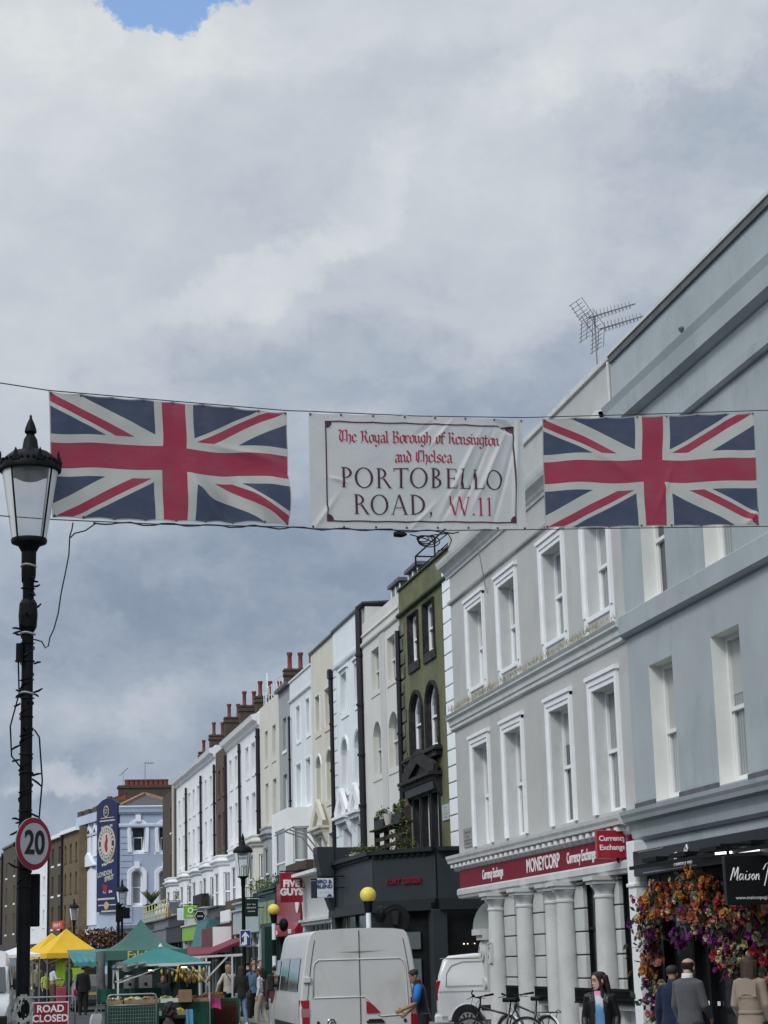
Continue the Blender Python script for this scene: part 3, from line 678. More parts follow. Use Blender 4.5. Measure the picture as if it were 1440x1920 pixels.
def garland():
    r = random.Random(11)
    leafc = mk('silk_leaf', (.035, .060, .040), .6, .4, 9); 
    cols = {'rust': (.24, .052, .022), 'cream': (.42, .35, .19), 'magenta': (.15, .010, .14), 'red': (.22, .014, .026), 'amber': (.36, .13, .018), 'blush': (.34, .14, .12)}
    ms = {k: mk('petal_'+k, c, .7, .35, 14) for k, c in cols.items()}
    def make(label, runs, seed):
        g = thing('flower_garland', label, 'flower garland', (9.85, 28, 0))
        mbs = {k: MB() for k in ms}; lf = MB(); st = MB(); r = random.Random(seed)
        for pts, rad, n, pal in runs:
            for i in range(int(n*.66)):
                t = r.random()*(len(pts)-1); k = min(int(t), len(pts)-2); f = t-k
                p = Vector(pts[k]).lerp(Vector(pts[k+1]), f)-Vector((0, .22, 0))
                rr = rad[k]*(1-f)+rad[k+1]*f; a = r.uniform(0, 2*PI); q = rr*math.sqrt(r.random())
                c = Vector((-abs(r.gauss(.12, .12))-.02, p.y-28+q*math.cos(a), p.z+q*math.sin(a)))
                if r.random() < .56:
                    kk = pal[int(((math.sin(p.y*2.3+p.z*3.1+seed)+1)/2*.99+r.uniform(-.22, .22)) % 1*len(pal))]; mb = mbs[kk]
                    sz = r.uniform(.034, .078)*(1.3 if kk in ('amber', 'rust', 'red') else 1); nrm = Vector((-1, r.uniform(-.8, .4), r.uniform(-.4, .8))).normalized()
                    x = nrm.cross(Vector((0, 0, 1))).normalized(); y = nrm.cross(x); m = r.choice((5, 5, 6))
                    for lay in range(2):
                        for j in range(m):
                            a2 = 2*PI*(j+.5*lay)/m; e = x*math.cos(a2)+y*math.sin(a2); s2 = e.cross(nrm)*sz*.5; s1 = sz*(1-.4*lay)
                            mb.add([c+nrm*.004*lay, c+e*s1*.6+s2+nrm*sz*.3, c+e*s1+nrm*sz*(.35+.3*lay), c+e*s1*.6-s2+nrm*sz*.3], [(0, 1, 2, 3)])
                else:
                    e = Vector((r.uniform(-1, .2), r.gauss(0, 1), r.gauss(0, 1))).normalized(); s = e.cross(Vector((r.random(), r.random(), r.random()))).normalized(); sz = r.uniform(.07, .16)
                    lf.add([c, c+e*sz*.5+s*sz*.28, c+e*sz, c+e*sz*.5-s*sz*.28], [(0, 1, 2, 3)])
                if r.random() < .08: st.tube([c, c+Vector((-.1, r.gauss(0, .12), r.gauss(0, .14)))], .004, 4)
        for k, mb in mbs.items():
            if mb.f: tag(mb.build('blossoms', ms[k], g, recalc=False), kind='stuff')
        tag(lf.build('leaves', leafc, g, recalc=False), kind='stuff'); tag(st.build('stems', mk('twig', (.06, .045, .03), .8), g), kind='stuff')
        return g
    A = ['cream', 'amber', 'rust', 'cream', 'rust', 'magenta', 'cream']; Bp = ['magenta', 'cream', 'magenta', 'amber', 'blush']; C = ['rust', 'amber', 'cream', 'rust', 'red', 'amber']
    make('garland of orange, cream and purple silk flowers arched over the left shop doorway', [
        ([(0, 28.85, .35), (0, 28.8, .9), (0, 28.95, 1.5), (0, 28.95, 2.0)], [.10, .15, .14, .20], 430, Bp), ([(0, 29.0, 2.05), (0, 28.7, 2.35), (0, 28.2, 2.5)], [.30, .42, .28], 640, A),
        ([(0, 28.2, 2.52), (0, 27.5, 2.50), (0, 26.8, 2.55), (0, 26.1, 2.4)], [.22, .26, .40, .30], 820, C), ([(0, 26.9, 2.2), (0, 26.2, 2.1)], [.26, .26], 300, ['magenta', 'magenta', 'cream', 'magenta']),
        ([(0, 25.9, 2.2), (0, 25.7, 1.85), (0, 25.65, 1.5)], [.25, .2, .12], 330, ['magenta', 'red', 'magenta', 'blush']), ([(0, 27.6, 2.1), (0, 27.6, 1.85)], [.12, .08], 50, ['magenta'])], 5)
    make('garland of pink and purple silk flowers hanging right of the square sign', [
        ([(0, 24.55, 2.45), (0, 24.5, 1.9), (0, 24.4, 1.2), (0, 24.4, .5)], [.16, .2, .18, .16], 420, ['magenta', 'blush', 'red', 'cream']), ([(0, 25.5, 1.85), (0, 25.4, 1.5)], [.16, .12], 130, ['cream', 'cream', 'blush']),
        ([(0, 24.6, 2.2), (0, 24.3, 2.3)], [.12, .1], 60, Bp), ([(0, 25.4, 2.25), (0, 25.2, 2.2)], [.10, .10], 40, C)], 9)
garland()

def antenna():
    p = on_x(1120, 690, 12.0); t = thing('roof_aerial', 'pair of television aerials on a thin mast above the blue building parapet', 'aerial', (12.0, p.y, 10.9))
    H = on_y(1121, 600, p.y).z-10.9
    mb = MB(); mb.tube([(0, 0, 0), (0, 0, H+.08)], .018, 8); mb.build('mast', mk('galv', (.23, .23, .25), .5, .15, metal=.4), t)
    for k, (dz, ox) in enumerate(((.04, .05), (-.20, .28))):
        mb = MB(); a = Vector((ox-.2, -.05, H+dz-.02)); b = a+Vector((.86, -.55, .16)); mb.tube([a, b], .018, 6); d = (b-a).normalized(); s = d.cross(Vector((0, 0, 1))).normalized(); v = s.cross(d)
        for j in range(11):
            c = a+d*(.12+j*.078); l = .135-.004*j
            mb.tube([c-s*l-v*l*.3, c+s*l*.4+v*l*.0], .008, 4); mb.tube([c-v*l+s*l*.6, c+v*l-s*l*.2], .008, 4)
        for q in (-1, 1):                                              # the wire reflector, two swept panels
            o = a-d*.02; e = (v*q*.85-d*.30+s*.25*q).normalized()
            for j in range(5): c = o+e*(.06+.09*j); mb.tube([c-s*.12-d*.2, c+s*.12+d*.12], .008, 4)
            for w in (-1, 0, 1): mb.tube([o+(s*.12+d*.16)*w, o+(s*.12+d*.16)*w+e*.44], .008, 4)
        mb.build('yagi', MATS['galv'], t)
antenna()

# ================================================================== the long terrace beyond the side street
TR = R_(91.0)
def H(name, c, **kw): return mk(name, c, .8, kw.pop('var', .06), kw.pop('scale', .9), bump=.08, streak=kw.pop('streak', .22), **kw)
w_blue = H('render_white_blue', (.70, .745, .76)); w_cool = H('render_cool_white', (.655, .69, .705)); w_cream = H('render_cream', (.60, .585, .49), dirt=((.54, .51, .40), .55, .8))
w_offw = H('render_off_white', (.61, .605, .565)); w_grey = H('render_grey', (.32, .325, .34)); w_bright = H('render_white', (.74, .755, .76)); w_cream2 = H('render_pale_cream', (.60, .585, .525))
r_green = mk('render_olive', (.140, .146, .074), .85, .22, 1.2, bump=.15, streak=.45, dirt=((.065, .095, .065), .75, .9))
brown = brick('stock_brick', (.125, .090, .055), (.085, .062, .04), (.12, .10, .08)); brown2 = brick('brown_brick', (.095, .070, .052), (.07, .05, .036), (.09, .075, .06))
soot = mk('sooty_stone', (.022, .022, .022), .8, .4, 4, dirt=((.10, .095, .08), .4, 3))
terracotta = mk('terracotta', (.165, .046, .035), .75, .2, 5); slate = mk('slate', (.10, .115, .13), .6, .25, 3, bump=.3, bscale=8)
pipe_m = mk('pipe_black', (.012, .011, .016), .4, .3, 8)

def house(label, u0, u1, m, top, rev=None, name='terraced_house'):
    g = thing(name, label, 'house', (12.5, 52, 0), TR)
    g['_'] = 0; del g['_']
    return g
def front(g, u0, u1, m, top, holes, rev, depth=.2, z0=0.0):
    mb = MB(); wall(mb, u0, u1, z0, top, holes, depth=depth); shell(mb, u0, u1, 0, top, 9)
    return mb.build('wall', [m, rev or m], g, recalc=False)
def drainpipe(g, u, z0, z1, r=.075, y=.10, hopper=False, bend=0.0):
    mb = MB(); pts = [(u, y, z0), (u, y, z1)]
    if bend: pts += [(u+.02, y, z1+.12), (u-.1, y-.15, z1+.25), (u-.3, y-bend, z1+.3)]
    mb.tube(pts, r, 8)
    z = z0+.6
    while z < z1: mb.lathe([(r*1.02, -.05), (r*1.35, -.04), (r*1.35, .04), (r*1.02, .05)], 8, (u, y, z)); z += 1.75
    if hopper: mb.box(u-.16, y-.09, z1-.12, u+.16, y+.12, z1+.22); mb.tube([(u+.3, y, z1+.1), (u+.3, y, z1-1.0), (u, y, z1-1.3)], .045, 6)
    return mb.build('drainpipe', pipe_m, g, smooth=True, auto=40)
def bay(g, u0, u1, p, z0, z1, m, cant=.75, wins=True, cornice=True, glass='glass_blind', frame=None):
    """canted bay window standing on the shop roof"""
    pts = [(u0, 0.0), (u0+cant, p), (u1-cant, p), (u1, 0.0)]
    mb = MB(); fm = MB(); gl = MB()
    for (a, b), wd in zip(zip(pts[:-1], pts[1:]), (.62, .62, .62)):
        a = Vector((*a, 0)); b = Vector((*b, 0)); d = b-a; L = d.length; d.normalize(); n = Vector((-d.y, d.x, 0))
        if n.y < 0 and abs(d.x) > .1: n = -n
        lo, hi, za, zb = L*.5-L*wd/2, L*.5+L*wd/2, z0+.55, z1-.75
        P = lambda s, z, o=0: a+d*s+n*o+Vector((0, 0, z))
        for s0, s1, q0, q1 in ((0, lo, z0, z1), (hi, L, z0, z1), (lo, hi, z0, za), (lo, hi, zb, z1)):
            mb.quad(P(s0, q0), P(s1, q0), P(s1, q1), P(s0, q1))
        for q in ((lo, za, hi, za), (hi, za, hi, zb), (hi, zb, lo, zb), (lo, zb, lo, za)): mb.quad(P(q[0], q[1]), P(q[2], q[3]), P(q[2], q[3], -.12), P(q[0], q[1], -.12))
        gl.quad(P(lo, za, -.11), P(hi, za, -.11), P(hi, zb, -.11), P(lo, zb, -.11))
        for s0, s1, q0, q1 in ((lo, lo+.07, za, zb), (hi-.07, hi, za, zb), (lo, hi, za, za+.08), (lo, hi, (za+zb)/2-.035, (za+zb)/2+.035), (lo, hi, zb-.06, zb)):
            fm.add([P(s0, q0, -.06), P(s1, q0, -.06), P(s1, q1, -.06), P(s0, q1, -.06)], [(0, 1, 2, 3)])
    mb.add([(x, y, z1) for x, y in pts], [(0, 1, 2, 3)])
    o = mb.build('bay', m, g, recalc=False); gl.build('glass', MATS[glass], o, recalc=False); fm.build('frame', frame or white(), o, recalc=False)
    if cornice:
        cb = MB(); c = Vector(((u0+u1)/2, 0))
        def ring(s, z): return [(c.x+(x-c.x)*(1+s/1.6), max(y*(1+s/max(p, .4)), .001), z) for x, y in pts]
        cb.loft([ring(.03, z1-.42), ring(.10, z1-.36), ring(.12, z1-.26), ring(.22, z1-.20), ring(.22, z1-.13), ring(.10, z1-.11), ring(.08, z1+.02), ring(.13, z1+.05), ring(.13, z1+.12)])
        cb.build('cornice', m, o)
def pediment(g, u0, u1, z, h, p, m, y0=0.0):
    mb = MB(); c = (u0+u1)/2
    mb.box(u0, .001, z, u1, p, z+.10); mb.box(u0+.08, .001, z-.14, u1-.08, p*.7, z)
    for a, b in ((u0, c), (u1, c)): mb.bar((a, p*.5, z+.12), (b, p*.5, z+h), .14, p, up=(0, 0, 1))
    mb.prism([(u0+.1, .001, z+.1), (u1-.1, .001, z+.1), (c, .001, z+h)], (0, p*.35, 0))
    for s in (u0+.16, u1-.16): mb.prism([(s-.07, .001, z-.14), (s-.07, p*.6, z-.14), (s-.07, p*.25, z-.5), (s-.07, .001, z-.62)], (.14, 0, 0))
    return mb.build('pediment', m, g)
def chimney(g, x0, x1, y0, y1, z0, z1, pots, m=None, pot_h=.75, pr=.13):
    mb = MB(); mb.box(x0, y0, z0, x1, y1, z1); mb.box(x0-.07, y0-.07, z1-.35, x1+.07, y1+.07, z1-.2); mb.box(x0-.05, y0-.05, z1-.10, x1+.05, y1+.05, z1)
    c = mb.build('chimney_stack', m or brown2, g)
    for k in range(pots):
        f = (k+.5)/pots; px, py = ((x0+x1)/2, y0+(y1-y0)*f) if y1-y0 > x1-x0 else (x0+(x1-x0)*f, (y0+y1)/2)
        pb = MB(); pb.lathe([(pr*1.15, 0), (pr*1.15, .06), (pr*.92, .10), (pr*.86, pot_h*.8), (pr*1.05, pot_h*.84), (pr*1.15, pot_h*.9), (pr*1.15, pot_h), (pr*.8, pot_h), (pr*.8, pot_h-.1)], 12, (px, py, z1))
        pb.build('chimney_pot', terracotta, c, smooth=True, auto=40)

def terrace():
    # ---- green end house
    g = house('narrow olive green end house with sooty window surrounds and white corner quoins', 0, 0, 0, 0)
    hs = [(3.1, 4.4, 10.7, 12.2), (5.22, 6.48, 10.7, 12.2), (2.98, 4.4, 7.84, 9.72, .5), (5.05, 6.55, 7.84, 9.72, .5), (3.2, 4.0, 4.3, 6.5), (4.35, 5.25, 4.3, 6.5), (5.6, 6.4, 4.3, 6.5)]
    front(g, .85, 7.9, r_green, 13.3, hs, soot, .17)
    for h in hs[:2]: window(g, *h[:4], depth=.17, frame=white(), fw=.10, sill=(.12, .28, .06), sill_m=soot, surround=.05, surround_m=soot)
    for h in hs[2:4]: window(g, *h, depth=.17, frame=white(), fw=.11, surround=.12, surround_m=soot)
    for h in hs[4:]: window(g, *h[:4], depth=.17, frame=white(), fw=.09, surround=.12, surround_m=mk('dark_joinery', (.02, .024, .026), .5, .3, 5))
    mb = MB(); mb.box(2.7, .002, 7.5, 6.9, .20, 7.82); mb.box(2.6, .002, 7.66, 7.0, .28, 7.74); mb.build('sill_band', soot, g, bevel=.02)
    pediment(g, 2.75, 7.0, 6.95, .75, .42, soot)
    mb = MB(); mb.box(2.95, .002, 6.55, 6.7, .25, 6.8); mb.build('lintel', MATS['dark_joinery'], g)
    mb = MB(); moulding(mb, .85, 7.9, [(.05, 12.42), (.12, 12.46), (.12, 12.52), (.04, 12.6)]); mb.box(.85, -.25, 13.3, 7.9, .06, 13.36); mb.build('string_course', mk('olive_dark', (.055, .07, .035), .85, .3, 2), g)
    q = MB(); z = 4.75
    while z < 12.75: q.box(.80, -.5, z+.018, 1.86, .05, z+.46-.018); z += .46
    q.box(.78, -.5, 12.72, 1.5, .09, 12.9); q.box(.85, -.4, 12.9, 1.25, .06, 13.05)
    q.build('quoins', mk('quoin_white', (.86, .88, .90), .5, .04), g, bevel=.012)
    q = MB(); z = 4.9
    while z < 12: q.box(7.2+(.2 if int(z*10) % 2 else 0), .001, z, 7.86, .045, z+.38); z += .46
    q.build('quoins', mk('quoin_stone', (.10, .115, .085), .85, .4, 3, dirt=((.30, .30, .27), .6, 2)), g, bevel=.01)
    mb = MB()
    for a, b in (((7.0, -.4, 13.3), (7.0, -.4, 14.3)), ((4.4, -.4, 13.3), (4.4, -.4, 14.3)), ((1.8, -.4, 13.3), (1.8, -.4, 14.3))): mb.tube([a, b], .028, 6)
    mb.tube([(7.0, -2.4, 14.3), (7.0, -.4, 14.3), (1.0, -.4, 14.3)], .028, 6); mb.tube([(7, -.4, 13.8), (1, -.4, 13.8)], .02, 6); mb.build('roof_railing', black(), g)
    chimney(g, 2.3, 4.0, -1.9, -1.2, 13.0, 13.65, 2, mk('yellow_stock', (.38, .28, .16), .8, .2, 3), .55, .2)
    mb = MB(); mb.lathe([(.10, 0), (.10, .5), (.32, .55), (.34, .62), (.18, .9), (.02, 1.0)], 14, (2.0, -1.4, 13.4)); mb.build('flue_cowl', lead, g, smooth=True, auto=40)
    mb = MB(); mb.tube([(4.0, -1.4, 13.3), (4.0, -1.4, 16.0)], .02, 5); mb.build('roof_pole', MATS['galv'], g)
    drainpipe(g, 7.75, 4.6, 12.0, .09)
    sp = thing('street_nameplate', 'white street name plate with faint letters on the green house', 'street sign', (12.5, 52, 0), TR)
    mb = MB(); mb.box(2.05, .001, 5.6, 2.85, .03, 6.05); mb.build('plate', mk('plate_white', (.42, .45, .44), .5, .06), sp)
    mb = MB()
    for zz, hw in ((5.97, .2), (5.88, .1), (5.79, .26), (5.69, .22)): mb.box(2.45-hw, .031, zz-.02, 2.45+hw, .033, zz+.012)
    mb.build('faint_letters', mk('faint', (.30, .33, .33), .7, .3, 30), sp)

    # ---- house A, off white with dormers
    g = house('off white terraced house with dark dormers beside the green house', 0, 0, 0, 0)
    hs = [(8.65, 9.85, 10.62, 12.08), (11.22, 12.46, 10.62, 12.08), (8.55, 9.97, 7.76, 9.6, .45), (11.22, 12.5, 7.76, 9.6, .45), (8.7, 9.8, 4.9, 6.6), (11.4, 12.45, 4.9, 6.6)]
    front(g, 7.9, 14.05, w_offw, 13.28, hs, w_offw)
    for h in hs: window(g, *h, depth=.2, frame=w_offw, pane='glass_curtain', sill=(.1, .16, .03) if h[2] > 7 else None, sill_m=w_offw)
    mb = MB(); moulding(mb, 7.9, 14.05, [(.03, 12.42), (.08, 12.46), (.09, 12.54), (.03, 12.6)]); moulding(mb, 7.9, 14.05, [(.02, 12.78), (.05, 12.8), (.05, 12.85), (.02, 12.9)]); mb.build('string_course', w_offw, g)
    mb = MB(); mb.box(10.2, .001, 4.6, 11.0, .03, 12.4); mb.build('render_panel', mk('render_patch', (.52, .52, .50), .8, .08), g)
    for k, u in enumerate((8.6, 11.3)):
        mb = MB(); mb.box(u, -2.2, 13.0, u+1.6, -.9, 14.35); d = mb.build('dormer', slate, g)
        mb = MB(); mb.box(u-.1, -2.3, 14.35, u+1.7, -.75, 14.47); mb.build('dormer_roof', lead, d)
        mb = MB(); mb.box(u+.15, -.899, 13.3, u+1.45, -.87, 14.25); mb.build('glass', MATS['glass_dark'], d)
        mb = MB()
        for uu in (u+.12, u+.8, u+1.48): mb.box(uu-.05, -.869, 13.2, uu+.05, -.84, 14.3)
        mb.box(u+.07, -.839, 13.75, u+1.53, -.83, 13.82); mb.build('frame', white(), d)
    mb = MB(); mb.prism([(14.0, -.35, 13.2), (14.0, -3.2, 15.0), (14.0, -9, 13.2)], (-6.1, 0, 0)); mb.build('roof', slate, g)
    mb = MB(); mb.box(13.75, -1.3, 12.9, 14.05, -.1, 13.9); mb.build('party_wall', w_offw, g)
    drainpipe(g, 14.02, 4.6, 13.75, .12, bend=1.6)

    # ---- house B, blue white
    g = house('bluish white terraced house with twin pediments between two thick drainpipes', 0, 0, 0, 0)
    hs = [(14.3, 15.32, 10.62, 12.06), (16.8, 17.98, 10.62, 12.06), (14.35, 15.6, 7.76, 9.66, .55), (16.88, 18.1, 7.76, 9.66, .55), (14.5, 15.4, 4.6, 6.4), (16.4, 18.0, 4.6, 6.4)]
    front(g, 14.05, 19.55, w_blue, 13.9, hs, w_blue)
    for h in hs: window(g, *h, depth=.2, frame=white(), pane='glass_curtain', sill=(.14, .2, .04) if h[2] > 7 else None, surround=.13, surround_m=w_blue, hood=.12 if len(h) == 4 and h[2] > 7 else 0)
    mb = MB(); moulding(mb, 14.05, 19.55, [(.03, 12.42), (.08, 12.46), (.10, 12.56), (.03, 12.62)]); mb.build('string_course', w_blue, g)
    mb = MB(); mb.box(14.05, -.3, 13.9, 19.55, .08, 13.98); mb.build('coping', lead, g)
    pediment(g, 14.1, 16.0, 6.75, .95, .38, white()); pediment(g, 16.5, 18.6, 6.75, .95, .38, white())
    q = MB(); z = 4.8
    while z < 12.4: q.box(19.0, .001, z+.02, 19.5, .04, z+.44); z += .46
    q.build('quoins', w_blue, g, bevel=.01)
    drainpipe(g, 19.6, 4.6, 12.3, .08, hopper=True)
    mb = MB(); mb.ball((17.2, -.6, 14.15), (.16, .16, .2), 10, 6); mb.tube([(17.2, -.6, 13.6), (17.2, -.6, 14.1)], .05, 6); mb.build('roof_finial', lead, g)

    # ---- house C, cream
    g = house('cream terraced house with patchy render and one white pediment', 0, 0, 0, 0)
    hs = [(20.25, 21.42, 10.55, 11.97), (22.5, 23.54, 10.55, 11.97), (20.05, 21.36, 7.7, 9.6, .4), (22.5, 23.65, 7.7, 9.6, .4), (20.2, 21.1, 4.6, 6.45), (21.4, 22.3, 4.6, 6.45), (22.6, 23.5, 4.6, 6.45)]
    front(g, 19.55, 24.5, w_cream, 13.85, hs, w_cream)
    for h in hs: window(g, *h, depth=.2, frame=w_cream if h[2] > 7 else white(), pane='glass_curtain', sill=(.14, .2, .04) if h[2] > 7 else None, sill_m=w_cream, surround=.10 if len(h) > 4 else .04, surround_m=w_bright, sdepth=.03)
    mb = MB(); mb.box(19.55, -.3, 13.85, 24.5, .08, 13.93); mb.build('coping', lead, g)
    pediment(g, 21.2, 23.8, 6.7, 1.0, .4, w_cream)
    # ---- house D
    g = house('cool white terraced house with a large square white bay', 0, 0, 0, 0)
    hs = [(24.85, 25.75, 10.75, 12.17), (27.2, 28.2, 10.75, 12.17), (24.85, 26.0, 7.95, 9.76), (27.2, 28.45, 7.95, 9.76)]
    front(g, 24.5, 29.9, w_cool, 13.45, hs, w_cool)
    for h in hs: window(g, *h, depth=.2, frame=white(), pane='glass_blind', sill=(.08, .14, .04), surround=.07, surround_m=white(), sdepth=.025)
    mb = MB(); moulding(mb, 24.5, 29.9, [(.03, 12.55), (.09, 12.6), (.09, 12.66), (.03, 12.7)]); mb.box(24.5, -.3, 13.45, 29.9, .06, 13.52); mb.build('string_course', w_cool, g)
    bay(g, 24.55, 29.3, 1.0, 3.8, 7.75, w_bright, .25, cornice=False); drainpipe(g, 29.6, 7.8, 12.0, .05)
    # ---- house E, grey
    g = house('slim mid grey terraced house one window wide', 0, 0, 0, 0, )
    hs = [(31.0, 31.9, 10.74, 12.16), (30.95, 32.05, 7.9, 9.7)]
    front(g, 29.9, 33.0, w_grey, 13.4, hs, w_grey)
    for h in hs: window(g, *h, depth=.18, frame=white(), pane='glass_dark', sill=(.08, .14, .04))
    bay(g, 29.95, 32.9, .9, 3.8, 7.3, w_grey, .6); mb = MB(); mb.box(29.9, -.3, 13.4, 33, .2, 13.55); mb.build('coping', lead, g)
    # ---- house F, pale cream
    g = house('pale cream terraced house with small upper windows and rooftop railing', 0, 0, 0, 0)
    hs = [(34.0, 35.0, 10.75, 12.22), (36.4, 37.3, 10.75, 12.22), (34.0, 35.1, 7.9, 9.8), (36.4, 37.35, 7.9, 9.8)]
    front(g, 33.0, 38.9, w_cream2, 13.5, hs, w_cream2)
    for h in hs: window(g, *h, depth=.2, frame=w_cream2, pane='glass_curtain', sill=(.12, .2, .04), sill_m=w_cream2)
    bay(g, 33.8, 37.8, .95, 3.8, 7.2, w_cream2, .75)
    mb = MB()
    for k in range(8): mb.tube([(33.1+k*.8, -.2, 13.5), (33.1+k*.8, -.2, 14.35)], .022, 5)
    for z in (13.9, 14.33): mb.tube([(33.1, -.2, z), (38.7, -.2, z)], .02, 5)
    mb.tube([(38.3, -.2, 13.5), (38.0, -.25, 15.1), (37.5, -.2, 14.2)], .03, 5); mb.build('roof_railing', mk('steel_white', (.6, .62, .64), .4, .05), g)
    mb = MB()
    for k in range(2): mb.lathe([(.16, 0), (.16, .5), (.05, .55)], 10, (33.4+k*.5, -.35, 13.45))
    mb.build('roof_vent', lead, g); drainpipe(g, 38.95, 4.6, 12.6, .10)
    # ---- the white houses further on
    def plain(label, u0, u1, m, top, wins, cz, pipe=True, bayw=True, frame=None, cornice=True, baym=None):
        g = house(label, 0, 0, 0, 0)
        hs = [(a, b, z0, z1) for a, b in wins for z0, z1 in ((10.75, 12.1), (7.9, 9.7))]
        front(g, u0, u1, m, top, hs, m, .2)
        for h in hs: window(g, *h, depth=.2, frame=frame or m, pane='glass_blind', sill=(.1, .22, .05), sill_m=m, surround=.06 if cornice else None, surround_m=m)
        if cornice:
            mb = MB(); moulding(mb, u0, u1, [(.04, cz), (.10, cz+.06), (.14, cz+.2), (.34, cz+.28), (.38, cz+.4), (.42, cz+.5), (.05, cz+.6)]); mb.build('cornice', m, g)
        if bayw: bay(g, u0+.8, min(u0+4.8, u1-.4), .95, 3.8, 7.0, baym or w_bright, .75)
        if pipe: drainpipe(g, u1, 4.6, 12.6, .07)
        mb = MB(); mb.prism([(u0+.1, -.4, top-.2), (u0+.1, -1.6, top+.75), (u0+.1, -7.5, top+.75), (u0+.1, -9, top-.2)], (u1-u0-.2, 0, 0)); mb.build('roof', slate, g)
        return g
    plain('white terraced house with moulded eaves beside the pale cream house', 38.9, 45.5, w_bright, 13.45, [(40.1, 41.4), (42.4, 43.5)], 12.75)
    plain('white terraced house with moulded eaves next to the brown brick house', 45.5, 51.0, w_bright, 13.5, [(46.5, 47.5), (48.7, 49.7)], 12.75)
    plain('narrow brown brick house wedged in the white terrace', 51.0, 55.9, brown, 13.2, [(51.9, 52.9), (53.9, 54.9)], 0, frame=white(), cornice=False)
    plain('white house, first beyond the brown brick house', 55.9, 62.4, w_bright, 13.7, [(57.2, 58.2), (59.7, 60.7)], 13.0)
    plain('white house, second beyond the brown brick house', 62.4, 70.4, w_bright, 13.75, [(63.4, 64.5), (65.9, 67.0), (68.3, 69.4)], 13.05)
    plain('white house at the far end of the white terrace', 70.4, 77.0, w_bright, 13.8, [(71.5, 72.5), (74.2, 75.2)], 13.1, pipe=False)
    g = house('dark brown brick end house with a pale soil pipe', 0, 0, 0, 0)
    hs = [(80.4, 81.2, 10.5, 12.2), (80.4, 81.2, 7.2, 9.0), (80.4, 81.2, 4.5, 6.3)]
    front(g, 77.0, 86.5, brown2, 13.3, hs, brown2)
    for h in hs: window(g, *h, depth=.15, frame=white(), pane='glass_blind', sill=(.06, .12, .03))
    mb = MB(); mb.tube([(78.0, .1, 4.5), (78.0, .1, 13.6)], .11, 8); mb.build('soil_pipe', mk('pipe_pale', (.45, .42, .37), .6, .1), g)
    # ---- chimney stacks along the party walls, each shared by two houses
    st = [(19.3, -2.6, 13.0, 13.75, 2), (28.6, -2.6, 13.2, 14.6, 0)]
    specs = [  # px of stack centre, base y of pots, pots, setback
        (562, 1255, 3, 2.6), (505, 1306, 3, 2.6), (466, 1323, 2, 2.6), (437, 1345, 2, 2.8), (408, 1378, 2, 2.8), (381, 1410, 1, 2.8)]
    for k, (px, py, n, sb) in enumerate(specs):
        u, z = on_t(px, py, 12.5+sb); sx = 12.5; 
        lab = ['brown chimney stack nearest the cream house, red pots above the parapet', 'brown chimney stack with three tall red pots above the pale cream house', 'broad brown chimney stack with two tall red pots', 'lower brown chimney stack with two red pots', 'brown chimney stack with two slim red pots above the brown house', 'small dark chimney stack with a single red pot'][k]
        g = thing('chimney', lab, 'chimney', (12.5, 52, 0), TR, 'chimney stacks along the terrace')
        chimney(g, u-.30, u+.30, -sb-.24*n-.15, -sb+.24*n+.05, 12.0, z, n, None, .85, .125)
    
terrace()

# ================================================================== single-storey shops in front of the terrace
SH = (10.0, 52.0, 0)
def shop(label, u0, u1, top, m, fz=(3.0, 3.8), fm=None, pm=None, stall=.5, mull=3, glass='glass_shop', roofm=None, fp=.12):
    g = thing('shopfront', label, 'shop', SH, TR)
    pm = pm or m; mb = MB()
    mb.box(u0, -2.55, fz[0], u1, 0, top); mb.box(u0, -2.55, 0, u0+.35, .06, fz[0]); mb.box(u1-.35, -2.55, 0, u1, .06, fz[0]); mb.box(u0+.35, -.3, 0, u1-.35, -.02, stall)
    mb.build('wall', m, g, bevel=.01)
    mb = MB(); mb.box(u0+.02, .001, fz[0], u1-.02, fp, fz[1]); mb.build('fascia', fm or m, g, bevel=.01)
    mb = MB(); mb.quad((u0+.3, -.25, stall), (u1-.3, -.25, stall), (u1-.3, -.25, fz[0]), (u0+.3, -.25, fz[0])); w = mb.build('shop_window', MATS[glass], g, recalc=False)
    mb = MB(); L = u1-u0-.7
    for k in range(mull+1): mb.bar((u0+.35+L*k/mull, -.2, stall), (u0+.35+L*k/mull, -.2, fz[0]), .09)
    mb.bar((u0+.35, -.2, fz[0]-.5), (u1-.35, -.2, fz[0]-.5), .07); mb.bar((u0+.35, -.2, stall+.03), (u1-.35, -.2, stall+.03), .08); mb.build('window_frame', pm, w)
    mb = MB(); mb.box(u0-.0, -2.6, top, u1, .16, top+.07); mb.box(u0, .001, fz[1], u1, .2, fz[1]+.08); mb.build('cornice', roofm or m, g)
    return g
def blade(label, px, py, w, h, u, colr, lines, tm, y_off=None, cat='sign', frame=None, shape=None):
    """projecting sign facing up the street, centred where px,py meets the plane across the street at u"""
    Y = 52+u; p = on_y(px, py, Y); s = thing('projecting_sign', label, cat, p)
    mb = MB()
    if shape == 'hex': mb.prism([(w/2*math.cos(PI/3*k), -.04, w/2*math.sin(PI/3*k)) for k in range(6)], (0, .08, 0))
    else: mb.box(-w/2, -.05, -h/2, w/2, .05, h/2)
    mb.build('sign_board', colr, s, bevel=.01)
    for tx, sz, x, z, kw in lines: text(s, tx, sz, tm, (x, -.056, z), (1, 0, 0), (0, 0, 1), **kw)
    mb = MB(); wx = SH[0]-.017*u-p.x
    mb.bar((-w/2, 0, h/2+.05), (max(wx, w/2+.1), 0, h/2+.05), .035); mb.bar((w/2, 0, 0), (max(wx, w/2+.1), 0, 0), .03); mb.build('bracket', black(), s)
    return s
